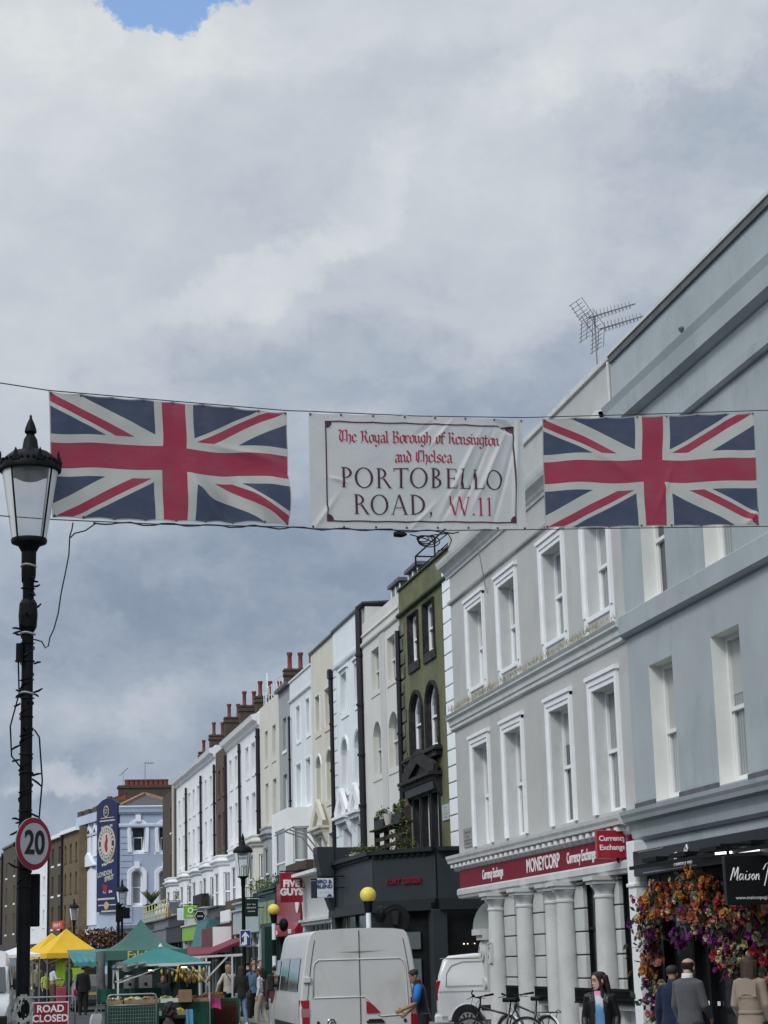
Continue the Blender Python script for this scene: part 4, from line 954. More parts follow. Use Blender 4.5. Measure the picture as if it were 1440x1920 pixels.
def shops():
    dk = mk('charcoal_paint', (.030, .037, .042), .5, .12, 1.5, streak=.12); dk2 = mk('charcoal_trim', (.020, .023, .026), .5, .15, 2)
    # ---- dark corner shop, its front folded round the corner
    g = thing('shopfront', 'dark grey corner shop with red lettering and black roller awnings', 'shop', SH, TR)
    pl = [(6.3, 0), (.75, 0), (-.95, -1.35), (-1.1, -8.5)]
    def fold(z0, z1, off, m, name, skip=()):
        mb = MB()
        for k in range(3):
            if k in skip: continue
            a, b = Vector((*pl[k], 0)), Vector((*pl[k+1], 0)); d = (b-a).normalized(); n = Vector((d.y, -d.x, 0))
            n = n if n.y > 0 or (k == 2 and n.x < 0) else -n
            if k == 2: n = Vector((-1, 0, 0))
            if k == 1: n = Vector((-.62, .78, 0))
            mb.prism([a+Vector((0, 0, z0)), b+Vector((0, 0, z0)), b+Vector((0, 0, z1)), a+Vector((0, 0, z1))], n*off)
        return mb.build(name, m, g)
    fold(3.30, 4.55, .06, dk, 'fascia'); fold(4.55, 4.66, .22, dk2, 'cornice'); fold(3.2, 3.3, .14, dk2, 'moulding'); fold(3.0, 3.2, .3, dk2, 'awning_cassette')
    mb = MB()
    for k in range(2):
        a, b = Vector((*pl[k], 0)), Vector((*pl[k+1], 0)); L = (b-a).length; d = (b-a).normalized(); n = Vector((0, 1, 0)) if k == 0 else Vector((-.62, .78, 0))
        mb.prism([a+n*.05+Vector((0, 0, 4.47)), b+n*.05+Vector((0, 0, 4.47)), b+n*.05+Vector((0, 0, 4.545)), a+n*.05+Vector((0, 0, 4.545))], n*.02)
        for j in range(int(L/.22)): c = a+d*(j*.22+.1)+n*.1; mb.box(c.x-.05, c.y-.05, 4.46, c.x+.05, c.y+.05, 4.548)
    mb.build('dentils', dk2, g)
    mb = MB(); mb.add([(x, y, 4.5) for x, y in pl]+[(6.3, -8.5, 4.5)], [(0, 1, 2, 3, 4)]); mb.build('roof', roofing, g)
    fold(0, 3.0, .01, MATS['glass_shop'], 'shop_window'); 
    for x, y, w in ((.75, .02, .34), (-.95, -1.33, .42), (6.1, .02, .3), (3.3, .02, .10), (4.9, .02, .07), (-1.02, -3.2, .2), (-1.05, -5.6, .2)): mb = MB(); mb.box(x-w/2, y-w/2, 0, x+w/2, y+w/2, 3.02); mb.build('pier', dk, g, bevel=.02)
    mb = MB(); mb.prism([(.35, -.25, 2.0), (-.55, -.95, 2.0), (-.55, -.95, 2.45), (.35, -.25, 2.45)], Vector((-.62, .78, 0))*.03)
    mb.prism([(.15, -.4, .7), (-.55, -.95, .7), (-.55, -.95, 1.75), (.15, -.4, 1.75)], Vector((-.62, .78, 0))*.03); mb.build('frosted_panel', mk('frosted', (.10, .12, .125), .5, .1), g)
    mb = MB(); mb.bar((4.7, .05, .3), (4.7, .05, 3.0), .03); mb.build('gold_strip', mk('brass', (.5, .42, .15), .35, .1, metal=.6), g)
    mb = MB(); mb.prism([(6.3, .1, 0), (6.3, .1, 5.1), (6.3, -1.6, 5.1), (6.3, -1.6, 0)], (.6, 0, 0)); mb.prism([(6.25, .12, 3.1), (6.25, .45, 4.0), (6.25, .62, 4.9), (6.25, .62, 5.12), (6.25, .1, 5.12)], (.7, 0, 0)); mb.build('party_pier', dk, g)
    rl = mk('sign_dull_red', (.20, .010, .024), .5, .1); a = on_y(757, 1653, 50.9); q = on_y(650, 1666, 57.0)
    nA = Vector((0, 0, 1))
    t = thing('shop_lettering', 'red raised shop name on the dark grey corner fascia', 'sign', (10.68, 51.89, 0))
    d = Vector((1.35, -1.7, 0)).normalized()
    text(t, 'KURT GEIGER', .20, rl, Vector((0, 0, 3.80))+Vector((-.78, -.62, 0))*.10, d, nA, bold=.004, depth=.012)
    t = thing('shop_lettering', 'short red lettering on the narrow left flank of the dark grey shop', 'sign', (9.93, 57.0, 0)); text(t, 'KURT GEIGER', .2, rl, (0, 0, 3.55), (0, -1, 0), nA, depth=.012, squeeze=.8)
    lb = MB(); r = random.Random(4)
    for i in range(26):
        p = Vector((12.0+r.uniform(0, 1.9), 50.98, r.choice((1.75, 2.1, 2.1, 1.75, 1.4)))); lb.ball(p, .02*r.uniform(.6, 1.2), 6, 4)
    t = tag(lb.build('display_lights', emit('warm_bulbs', (1, .85, .55), 2.2)), 'small warm bulbs glowing in the dark shop window by the side street', 'lights')
    # ---- planters and slatted screen on its roof
    g = thing('roof_garden', 'dark slatted planter stand with pots and green plants on the corner shop roof', 'planter', SH, TR)
    wood = mk('old_timber', (.035, .03, .024), .85, .35, 5)
    mb = MB()
    for k in range(5): mb.box(2.2, -1.30, 4.75+k*.24, 6.6, -1.26, 4.87+k*.24)
    for u in (2.2, 3.6, 5.2, 6.6): mb.box(u-.05, -1.4, 4.5, u+.05, -1.24, 6.0)
    mb.box(2.1, -1.5, 5.55, 6.7, -1.1, 5.6); mb.bar((2.3, -.8, 4.5), (2.0, -1.2, 5.4), .06); mb.build('slat_screen', wood, g)
    for a in (2.4, 4.9): mb = MB(); mb.box(a, -1.45, 5.6, a+1.3, -1.15, 5.85); mb.build('trough', mk('trough', (.02, .025, .022), .6, .2), g)
    mb = MB(); mb.lathe([(.09, 0), (.16, .28), (.18, .34), (.14, .34)], 12, (4.3, -1.2, 5.6)); mb.build('flower_pot', mk('pot_white', (.6, .58, .54), .6, .1), g, smooth=True, auto=40); mb = MB(); mb.lathe([(.14, 0), (.2, .3), (.17, .3)], 10, (6.0, -.5, 4.62)); mb.build('flower_pot', mk('pot_white', (.6, .58, .54), .6, .1), g, smooth=True, auto=40)
    plant('leaves', g, [((3.0, -1.3, 6.0), (.7, .2, .22), 170), ((5.5, -1.3, 6.0), (.75, .2, .25), 150), ((5.2, -.5, 4.85), (1.3, .3, .3), 260), ((3.6, -.6, 4.75), (1.0, .25, .2), 120), ((1.95, -1.0, 5.2), (.22, .3, .8), 200), ((1.2, -1.2, 4.8), (.3, .2, .3), 60)])
    # ---- tea shop
    bw = mk('shop_white', (.62, .64, .64), .55, .06, 2, streak=.15)
    g = shop('pale grey tea shop with a hollow curved fascia', 6.9, 12.4, 4.5, bw, (2.9, 3.0), bw, bw, .4, 6)
    mb = MB(); n = 8; mb.loft([[(u, .05+.30*(1-math.cos(PI/2*k/n)), 3.0+1.45*math.sin(PI/2*k/n)) for k in range(n+1)]+[(u, .0, 4.45), (u, 0, 3.0)] for u in (6.9, 12.4)]); mb.build('curved_fascia', bw, g, smooth=True, auto=30)
    mb = MB(); mb.box(6.9, .25, 4.42, 12.4, .6, 4.52); mb.build('awning_bar', white(), g); mb = MB(); mb.box(7.2, -.6, 4.5, 12.2, -.3, 5.05); mb.build('parapet', brown2, g)
    mb = MB(); mb.box(8.0, -.299, 4.72, 8.3, -.22, 4.98); mb.build('flood_lamp', wtext, g)
    for k in range(3): mb = MB(); pts = [(9+k*.9, -.3, 4.9+.4*k*0), (9+k*.9, .3, 5.7), (9+k*.9, .9, 5.9), (9+k*.9, 1.2, 5.75)]; mb.tube(pts, .025, 5); mb.build('swan_neck_bracket', MATS['galv'], g)
    nv = mk('print_navy', (.03, .05, .16), .5)
    s = blade('white hanging tea shop sign printed in dark blue', 610, 1665, .47, .56, 4.9, mk('sign_pale', (.62, .68, .74), .5, .04), [('BIRD &', .15, -.05, .18, dict(bold=.006)), ('BLEND', .15, -.03, .04, dict(bold=.006)), ('~tea shop', .06, -.06, -.10, {})], nv)
    mb = MB(); mb.prism([(.02, -.056, -.25), (.12, -.056, -.16), (.2, -.056, -.25)], (0, -.004, 0)); mb.build('bird_mark', nv, s)
    blade('dark blue panel behind the white tea shop sign', 591, 1668, .25, .5, 6.0, mk('panel_navy', (.03, .035, .06), .5), [], nv)
    # ---- burger shop
    fr = mk('burger_red', (.30, .008, .022), .4, .1, 3, coat=.3)
    g = shop('red burger restaurant front with dark windows', 12.5, 17.6, 4.7, dk2, (2.6, 4.5), fr, dk2, .4, 4, fp=.12)
    mb = MB(); mb.prism([(12.6, .13, 2.65), (12.6, .13, 3.05), (12.6, .30, 2.8), (12.6, .28, 2.62)], (4.9, 0, 0)); mb.build('awning', fr, g); mb = MB(); mb.box(13, -.6, 4.7, 17.4, -.2, 5.1); mb.build('parapet', brown2, g)
    for u in (13.6, 16.6): text(g, 'FIVE GUYS', .2, wtext, (u, .31, 2.74), (-1, 0, 0), (0, 0, 1), bold=.004, squeeze=.7)
    mb = MB(); mb.lathe([(.36, 0), (.36, .03)], 20, (0, 0, 0)); o = mb.build('round_mark', wtext, g); o.location = (12.95, .125, 3.7); o.rotation_euler = (-PI/2, 0, 0)
    blade('red box sign with bold white two line restaurant name', 546, 1664, .74, .95, 11.3, fr, [('FIVE', .30, 0, .12, dict(bold=.018)), ('GUYS', .30, 0, -.15, dict(bold=.018))], wtext)
    # ---- green framed shop
    dg = mk('bottle_green', (.012, .045, .036), .45, .15, 2); lg = mk('sage_panel', (.22, .30, .18), .5, .12, 3)
    g = shop('bottle green shop with pale sage name panels', 17.8, 21.8, 4.35, dg, (3.0, 4.2), dg, dg, .5, 3)
    mb = MB(); mb.box(18.0, .121, 3.15, 19.7, .14, 3.95); mb.box(19.9, .121, 3.15, 21.6, .14, 3.95); mb.build('name_panel', lg, g)
    mb = MB(); mb.box(18.0, -.6, 4.36, 21.4, -.3, 4.65); mb.build('planter_box', wood, g); plant('leaves', g, [((19.8, -.45, 4.8), (1.8, .2, .2), 160)])
    mb = MB(); mb.box(17.7, .0, 0, 18.3, .55, 3.0); mb.build('pilaster', dg, g)
    # ---- pale turquoise shop
    tq = mk('duck_egg', (.33, .42, .42), .55, .08, 3, streak=.2)
    g = shop('duck egg blue shop with a dark green name board', 22.1, 29.5, 4.1, tq, (2.9, 3.8), tq, white(), .5, 4)
    mb = MB(); mb.box(22.4, -.9, 4.17, 29.3, -.7, 4.55); mb.build('parapet', mk('black_board', (.02, .02, .018), .8, .3, 3), g); plant('leaves', g, [((25.5, -.6, 4.75), (3.6, .4, .35), 520), ((23.5, -.3, 4.6), (.8, .3, .25), 120)])
    gt = mk('print_green', (.05, .36, .10), .5)
    blade('dark shop sign with green lines of print beside the street lamp', 471, 1702, .50, .64, 20.5, mk('sign_dark', (.008, .02, .016), .45), [('~the nat', .075, 0, .12, dict(bold=.003)), ('~marketo', .085, 0, -.0, dict(bold=.003)), ('~organi', .075, 0, -.13, {})], gt)
    mb = MB(); mb.box(25, -.28, .6, 28, -.26, 2.0); mb.build('yellow_poster', mk('poster_yellow', (.62, .42, .03), .6, .1), g)
    # ---- maroon box shop
    mr = mk('dull_maroon', (.115, .032, .045), .55, .15, 3)
    g = shop('brick shop with a boxed maroon name board', 29.7, 34.6, 3.9, brown, (2.3, 3.4), mr, white(), .5, 3)
    mb = MB(); mb.box(30, .13, 2.2, 34, .9, 3.25); mb.build('name_box', mr, g, bevel=.02); mb = MB(); mb.box(29.98, .13, 2.2, 29.9, .9, 3.25); mb.build('box_end', white(), g); mb = MB(); mb.box(29.8, -.5, 3.97, 34.4, -.2, 4.4); mb.build('parapet', brown, g)
    mb = MB(); mb.box(29.9, .12, 3.4, 33, .2, 3.95); mb.build('upper_panel', white(), g)
    # ---- awnings and charity shop
    te = mk('teal_awning', (.055, .16, .165), .6, .15, 3); wh = white()
    g = shop('teal blind shop beside the maroon name board', 34.8, 39.4, 4.2, mk('grey_fascia', (.09, .10, .10), .6, .2, 3), (2.4, 3.7), te, wh, .4, 3, fp=.5)
    mb = MB(); mb.prism([(35, .5, 3.6), (35, .5, 2.7), (35, .8, 2.55), (35, .8, 2.4)], (4.2, 0, 0)); mb.build('blind', te, g)
    g = shop('pale charity shop with white pilasters', 39.6, 49.3, 4.3, mk('pale_front', (.46, .47, .47), .6, .1, 2), (2.9, 3.6), mk('lime', (.22, .42, .045), .5, .08), wh, .4, 6)
    og = mk('lime_sign', (.17, .44, .04), .45, .08)
    s = blade('square lime green charity shop sign', 357, 1710, .66, .62, 44, og, [('Oxfam', .14, 0, -.19, dict(bold=.003))], wtext)
    mb = MB(); ring = [(.11*math.cos(2*PI*k/16), -.058, .07+.11*math.sin(2*PI*k/16)) for k in range(17)]; mb.tube(ring, .028, 6); mb.build('ring_mark', wtext, s)
    s = blade('black six sided hanging sign below the lime green one', 375, 1718, .62, .6, 39.5, mk('sign_black', (.012, .013, .014), .4), [('~caff', .12, 0, 0, dict(bold=.004))], wtext, shape='hex')
    mb = MB(); mb.tube([(.26*math.cos(PI/3*k), -.045, .26*math.sin(PI/3*k)) for k in range(7)], .016, 5); mb.build('hexagon_line', wtext, s)
    blade('small white hanging sign left of the lime green one', 339, 1714, .36, .6, 48, mk('sign_pale', (.62, .68, .74), .5, .04), [('~abc', .1, 0, .1, {}), ('~ab', .12, 0, -.08, {})], nv)
    blade('grey lantern shaped hanging sign by the far shops', 326, 1702, .5, .62, 52, mk('sign_grey', (.13, .15, .16), .5, .2), [], nv)
    # the long maroon awning over the pavement in front of them
    g = thing('shop_awning', 'long maroon and white striped awning running along the far shops', 'awning', SH, TR); aw = mk('awning_maroon', (.17, .012, .035), .6, .2, 4)
    mb = MB(); mb.prism([(24.5, .1, 2.75), (24.5, 1.7, 2.15), (24.5, 1.7, 1.98), (24.5, 1.64, 2.1), (24.5, .1, 2.6)], (17.5, 0, 0)); mb.build('awning_cloth', aw, g)
    mb = MB(); mb.box(24.5, 1.702, 2.0, 42, 1.72, 2.06); mb.build('white_edge', wtext, g)
    for k, (u0, u1, m) in enumerate(((49.6, 57.5, dk2), (57.7, 66.0, mk('grey_front', (.16, .17, .18), .6, .2, 2)), (66.2, 76.8, dk2))):
        g = shop(['dark shop front past the charity shop', 'mid grey shop front, third from the end of the terrace', 'last dark shop front of the white terrace'][k], u0, u1, 4.25, m, (2.9, 3.7), m, wh if k == 1 else dk2, .4, 4)
    g = thing('roof_terrace', 'cluttered roof terrace with a pale yellow railing over the last shops', 'roof terrace', SH, TR)
    mb = MB()
    for z in (4.6, 4.95, 5.3): mb.bar((57, .1, z), (72, .1, z), .05)
    for k in range(9): mb.bar((57+k*1.87, .1, 4.3), (57+k*1.87, .1, 5.35), .06)
    mb.build('railing', mk('rail_yellow', (.52, .54, .26), .5, .15, 4), g); mb = MB(); mb.box(57, -2.4, 4.4, 73, -2.2, 6.1); mb.box(52.0, -1.6, 4.33, 56.0, -1.2, 5.4); mb.build('screen', mk('dark_hedge_screen', (.035, .033, .028), .9, .5, 4), g)
    for k in range(7): u = 58+k*2.0; mb = MB(); mb.lathe([(.16, 0), (.22, .5), (.12, .7), (.16, .9), (.02, 1.0)], 8, (u, -.6, 4.33)); mb.build('garden_ornament', mk('pale_stone', (.5, .5, .48), .7, .2, 3), g)
    mb = MB(); mb.box(60, -.9, 4.33, 63, -.4, 5.0); mb.build('orange_boxes', mk('orange_crate', (.35, .07, .02), .6, .2), g)
    plant('leaves', g, [((63, -2.0, 6.1), (2.2, .4, .8), 260), ((68, -1.9, 5.9), (3, .4, .4), 200)])

def plant(name, parent, blobs, m=None, sz=(.05, .13), seed=2):
    r = random.Random(seed+len(blobs)); mb = MB()
    for c, rad, n in blobs:
        for _ in range(n):
            while True:
                q = Vector((r.uniform(-1, 1), r.uniform(-1, 1), r.uniform(-1, 1)))
                if q.length < 1: break
            p = Vector((c[0]+q.x*rad[0], c[1]+q.y*rad[1], c[2]+q.z*rad[2])); e = Vector((r.gauss(0, 1), r.gauss(0, 1), r.gauss(.3, .8))).normalized()
            s = e.cross(Vector((r.random()-.5, r.random()-.5, r.random()))).normalized(); L = r.uniform(*sz); k = r.choice((0, 0, 0, 1))
            mb.add([p, p+e*L*.5+s*L*.3, p+e*L, p+e*L*.5-s*L*.3], [(0, 1, 2, 3)], k)
    return mb.build(name, m or [mk('leaf_green', (.045, .075, .022), .7, .4, 6), mk('leaf_yellow', (.16, .15, .035), .7, .3, 6)], parent, recalc=False)
shops()

# ================================================================== the blue pub and the brown row beyond
def pub():
    Y0 = 150.0; X = lambda px, py=1600, Y=Y0: on_y(px, py, Y).x; Z = lambda px, py, Y=Y0: on_y(px, py, Y).z
    xr = X(225); g = thing('corner_pub', 'pale blue corner pub with white arched windows and a tall navy painted sign', 'pub', (xr, Y0, 0), R_(180))
    pb = mk('pub_blue', (.36, .42, .52), .75, .06, .5, streak=.15); pw = mk('pub_white', (.76, .79, .84), .5, .04)
    top = Z(260, 1513); L = 7.5
    u = lambda px, py=1600: xr-X(px, py)                               # negative towards the right of the picture
    ws = [(u(270), u(247.5), Z(258, 1598), Z(258, 1543), .95), (u(322), u(299), Z(310, 1598), Z(310, 1543), .95), (u(267), u(246), Z(256, 1697), Z(256, 1631), .3), (u(319), u(297), Z(308, 1697), Z(308, 1631), .3)]
    mb = MB(); wall(mb, -L, 0, 0, top, ws, depth=.3); shell(mb, -L, 0, 0, top, 12); mb.build('wall', [pb, pw], g, recalc=False)
    for k, h in enumerate(ws):
        window(g, *h, depth=.3, frame=pw, fw=.12, pane='glass_dark' if k < 2 else 'glass_curtain', surround=.32, surround_m=pw, sill=(.4, .16, .02), sill_m=pw, sdepth=.1)
        kb = MB(); c = (h[0]+h[1])/2; kb.box(c-.2, .1, h[3]+.1, c+.2, .22, h[3]+.62); kb.build('keystone', pw, g)
    mb = MB(); moulding(mb, -L, .1, [(.1, top-.55), (.25, top-.4), (.3, top-.2), (.4, top), (.1, top+.1)]); moulding(mb, -L, .1, [(.05, top-1.6), (.18, top-1.5), (.18, top-1.35), (.05, top-1.25)]); mb.build('cornice', mk('pub_pale', (.45, .52, .62), .6, .05), g)
    q = MB(); z = 4.9
    while z < top-2: q.box(-.95, .001, z+.02, -.06, .06, z+.42); z += .46
    q.build('quoins', pb, g)
    mb = MB(); apex = (u(277), -3.5, Z(277, 1482)); e = top+.1
    for a, b in (((u(226), .0, e), (u(340), .0, e)), ((u(340), 0, e), (u(340), -7, e)), ((u(226), 0, e), (u(226), -7, e))): mb.add([a, b, apex], [(0, 1, 2)])
    mb.build('roof', mk('pub_slate', (.085, .085, .085), .8, .2, 2), g); mb = MB(); mb.bar((u(226), 0, e), apex, .3); mb.bar((u(340), 0, e), apex, .3); mb.build('roof_hip', mk('hip_tile', (.26, .16, .12), .8, .2), g)
    mb = MB(); moulding(mb, -L, .3, [(.1, 4.4), (.4, 4.5), (.5, 4.75), (.1, 4.8)]); mb.build('shop_cornice', pb, g)
    # chamfered corner and the side face, built in the same frame
    c1 = Vector((xr-X(187, 1600, 152.2), -2.2, 0)); c2 = Vector((xr-X(149, 1600, 158.5), -8.5, 0)); ztL = Z(187, 1522, 152.2)
    mb = MB(); mb.quad((0, 0, 0), (c1.x, c1.y, 0), (c1.x, c1.y, ztL), (0, 0, top)); d = c2-c1
    mb.quad(c1, c2, c2+Vector((0, 0, ztL)), c1+Vector((0, 0, ztL))); mb.quad(c2, c2+Vector((-3, -9, 0)), c2+Vector((-3, -9, ztL)), c2+Vector((0, 0, ztL)))
    mb.build('side_wall', pb, g, recalc=False)
    n = Vector((-d.y, d.x, 0)).normalized(); n = n if n.y > 0 else -n; dn = d.normalized(); Ld = d.length
    def plate(name, s0, s1, z0, z1, off, m, peak=0):
        mb = MB(); a = c1+dn*s0*Ld; b = c1+dn*s1*Ld; poly = [a+Vector((0, 0, z0)), b+Vector((0, 0, z0)), b+Vector((0, 0, z1))]+([(a+b)/2+Vector((0, 0, z1+peak))] if peak else [])+[a+Vector((0, 0, z1))]
        mb.prism([p+n*.002 for p in poly], n*off); return mb.build(name, m, g)
    for s0, s1 in ((.10, .30), (.38, .60), (.68, .90)):
        w = plate('side_window', s0, s1, Z(168, 1608, 155), Z(168, 1560, 155), .10, pw, .75); plate('side_pane', s0+.05, s1-.05, Z(168, 1570, 155), Z(168, 1562, 155), .12, MATS['glass_dark'], .3)
    plate('side_window', .12, .62, 4.9, Z(170, 1638, 155), .1, pw, .5); plate('side_window', .74, .94, 4.9, Z(170, 1638, 155), .1, pw, .5); plate('side_pediment', .15, .75, Z(172, 1625, 155), Z(172, 1623, 155), .3, pw, 1.0)
    plate('side_cornice', 0, 1, ztL-.7, ztL, .3, MATS['pub_pale']); plate('side_cornice', 0, 1, ztL-1.7, ztL-1.5, .15, MATS['pub_pale']); plate('side_shop_cornice', 0, 1, 4.2, 4.6, .35, pw); plate('side_shop_window', .1, .9, .5, 3.4, .05, MATS['glass_shop'])
    for k, s in enumerate((.15, .55, .9)): plate('roof_stack', s, s+.22, ztL, ztL+.5, -1.0, brown2)
    mb = MB(); mb.box(-6.8, .001, .5, -3.4, .12, 3.6); mb.box(-2.6, .001, .5, -.6, .12, 3.6); mb.build('shop_window', MATS['glass_shop'], g)
    # navy painted sign on the chamfer
    s = thing('painted_sign', 'tall navy painted sign on the pub corner with a round cream emblem', 'sign', (xr, Y0, 0), R_(180))
    ch = c1; cn = Vector((-ch.y, ch.x, 0)).normalized(); cn = cn if cn.y > 0 else -cn; cd = ch.normalized(); W = ch.length
    nv = mk('sign_navy', (.014, .022, .075), .5, .1, 1); gold = mk('sign_gold', (.42, .34, .20), .5, .15, 3); cr = mk('sign_cream', (.46, .44, .40), .6, .08)
    zt, zb = Z(205, 1506, 151), Z(205, 1709, 151); mb = MB()
    pol = [Vector((0, 0, zb)), ch+Vector((0, 0, zb)), ch+Vector((0, 0, zt-.1)), ch*.75+Vector((0, 0, zt+.25)), ch*.5+Vector((0, 0, zt+.4)), ch*.25+Vector((0, 0, zt+.25)), Vector((0, 0, zt-.1))]
    mb.prism([p+cn*.05 for p in pol], cn*.22); mb.build('sign_panel', nv, s)
    def P(f, py): return ch*(1-f)+Vector((0, 0, Z(205, py, 151)))+cn*.285      # f 0..1 from the picture's left to its right
    rd = -cd; up = Vector((0, 0, 1))
    def disc(name, f, py, r, m, off, rz=None, n=28):
        mb = MB(); c = P(f, py)+cn*off; mb.prism([c+rd*r*math.cos(2*PI*k/n)+up*(rz or r)*math.sin(2*PI*k/n) for k in range(n)], cn*.012); return mb.build(name, m, s)
    R = W*.43
    disc('emblem_rim', .5, 1582, R, gold, 0, R*1.22); disc('emblem_ring', .5, 1582, R*.93, cr, .014, R*1.14); disc('emblem_ring', .5, 1582, R*.86, nv, .028, R*1.06); disc('emblem_field', .5, 1582, R*.62, cr, .042, R*.78)
    mb = MB(); c = P(.5, 1582)+cn*.06; red = mk('sign_crimson', (.30, .02, .03), .6)
    fig = [(-.12, -.62), (.16, -.7), (.3, -.4), (.22, -.1), (.34, .25), (.2, .5), (.26, .66), (.05, .74), (-.12, .6), (-.06, .35), (-.3, .1), (-.34, -.25)]
    mb.prism([c+rd*R*.55*x+up*R*.85*y for x, y in fig], cn*.012); mb.build('red_figure', red, s)
    for k in range(22):
        if k % 11 in (0,): continue
        a = 2*PI*k/22; c = P(.5, 1582)+rd*R*.74*math.cos(a)+up*R*.92*math.sin(a)+cn*.045
        mb = MB() if k == 1 else mb; t = (-rd*math.sin(a)+up*math.cos(a)); o = rd*math.cos(a)+up*math.sin(a)
        mb.prism([c+t*.09+o*.12, c-t*.09+o*.12, c-t*.09-o*.12, c+t*.09-o*.12], cn*.01)
    mb.build('ring_letters', cr, s)
    disc('badge', .46, 1521.5, .36, gold, 0, .46); disc('badge', .46, 1521.5, .26, nv, .014, .35); text(s, 'D', .5, cr, P(.46, 1521.5)+cn*.03, rd, up)
    text(s, '~xxxxx xx', .30, cr, P(.5, 1550), (rd+up*.10), up, bold=.01); text(s, '~xxxxxxx', .36, gold, P(.55, 1618), (rd+up*.22), up)
    text(s, 'LONDON', .50, cr, P(.40, 1638), (rd+up*.12), up, bold=.015, squeeze=.85); text(s, 'SPIRIT', .50, cr, P(.62, 1647), (rd+up*.16), up, bold=.015, squeeze=.9)
    text(s, '~xx xx', .40, gold, P(.55, 1672), rd, up)
    mb = MB()
    for f0, f1, py, h in ((.06, .9, 1687, .14), (.25, 1.0, 1710, .12), (.1, .4, 1698, .08), (.62, .95, 1698, .08), (.15, .9, 1540, .10), (.2, .85, 1534, .05)):
        a, b = P(f0, py), P(f1, py); mb.prism([a, b, b+up*h, a+up*h], cn*.012)
    mb.build('scroll_lines', cr, s); disc('seal', .5, 1698, .3, gold, .013); disc('cap_scroll', .5, 1560, .7, gold, 0, .14)
    mb = MB(); c = P(.42, 1658); mb.prism([c-rd*.3, c+rd*.35-up*.1, c+rd*.2-up*.6, c-rd*.2-up*.55], cn*.012); mb.build('red_ribbon', red, s)
    # tall brown stack wall behind with a row of pots
    Yb = 168.0; xa, xb = X(222, 1480, Yb), X(326, 1480, Yb); zt = Z(270, 1473, Yb)
    g = thing('chimney', 'wide dark brown chimney wall with a long row of red pots behind the pub', 'chimney', ((xa+xb)/2, Yb, 0)); w = (xb-xa)/2
    mb = MB(); mb.box(-w, -.6, 8, w, .6, zt); mb.box(-w-.1, -.7, zt-.25, w+.1, .7, zt-.05); c = mb.build('chimney_stack', brown2, g)
    for k in range(9): pbm = MB(); pbm.lathe([(.24, 0), (.2, .35), (.24, .4), (.24, .52), (.15, .52)], 8, (-w+.75+k*(2*w-1.2)/8.6, 0, zt)); pbm.build('chimney_pot', terracotta, c)
    t = thing('roof_aerial', 'spindly television aerial above the wide chimney wall', 'aerial', (X(272, 1470, Yb), Yb, zt)); mb = MB(); h = Z(272, 1430, Yb)-zt; mb.tube([(0, 0, 0), (0, 0, h)], .03, 5); mb.tube([(-.1, 0, h), (.75, 0, h-.08)], .03, 5)
    for k in range(4): mb.tube([(.1+.2*k, 0, h-.14), (.1+.2*k, 0, h+.1)], .02, 4)
    mb.build('mast', MATS['galv'], t)
    p = on_y(231, 1447, Yb); t = thing('roof_aerial', 'slanted bare aerial rod above the pub roof', 'aerial', (p.x, Yb, p.z)); mb = MB(); mb.tube([(-.35, 0, -.35), (.4, 0, .35)], .05, 5); mb.tube([(0, 0, -6), (0, 0, 0)], .02, 5); mb.build('rod', MATS['galv'], t)
    p = on_y(206, 1498, 156); t = thing('chimney', 'single brown chimney pot above the navy pub sign', 'chimney', (p.x, 156, p.z-.9)); mb = MB(); mb.box(-.5, -.4, -3, .5, .4, .3); c = mb.build('chimney_stack', brown2, t); mb = MB(); mb.lathe([(.22, .3), (.18, .9), (.24, 1.0), (.2, 1.1)], 8); mb.build('chimney_pot', terracotta, c)
pub()

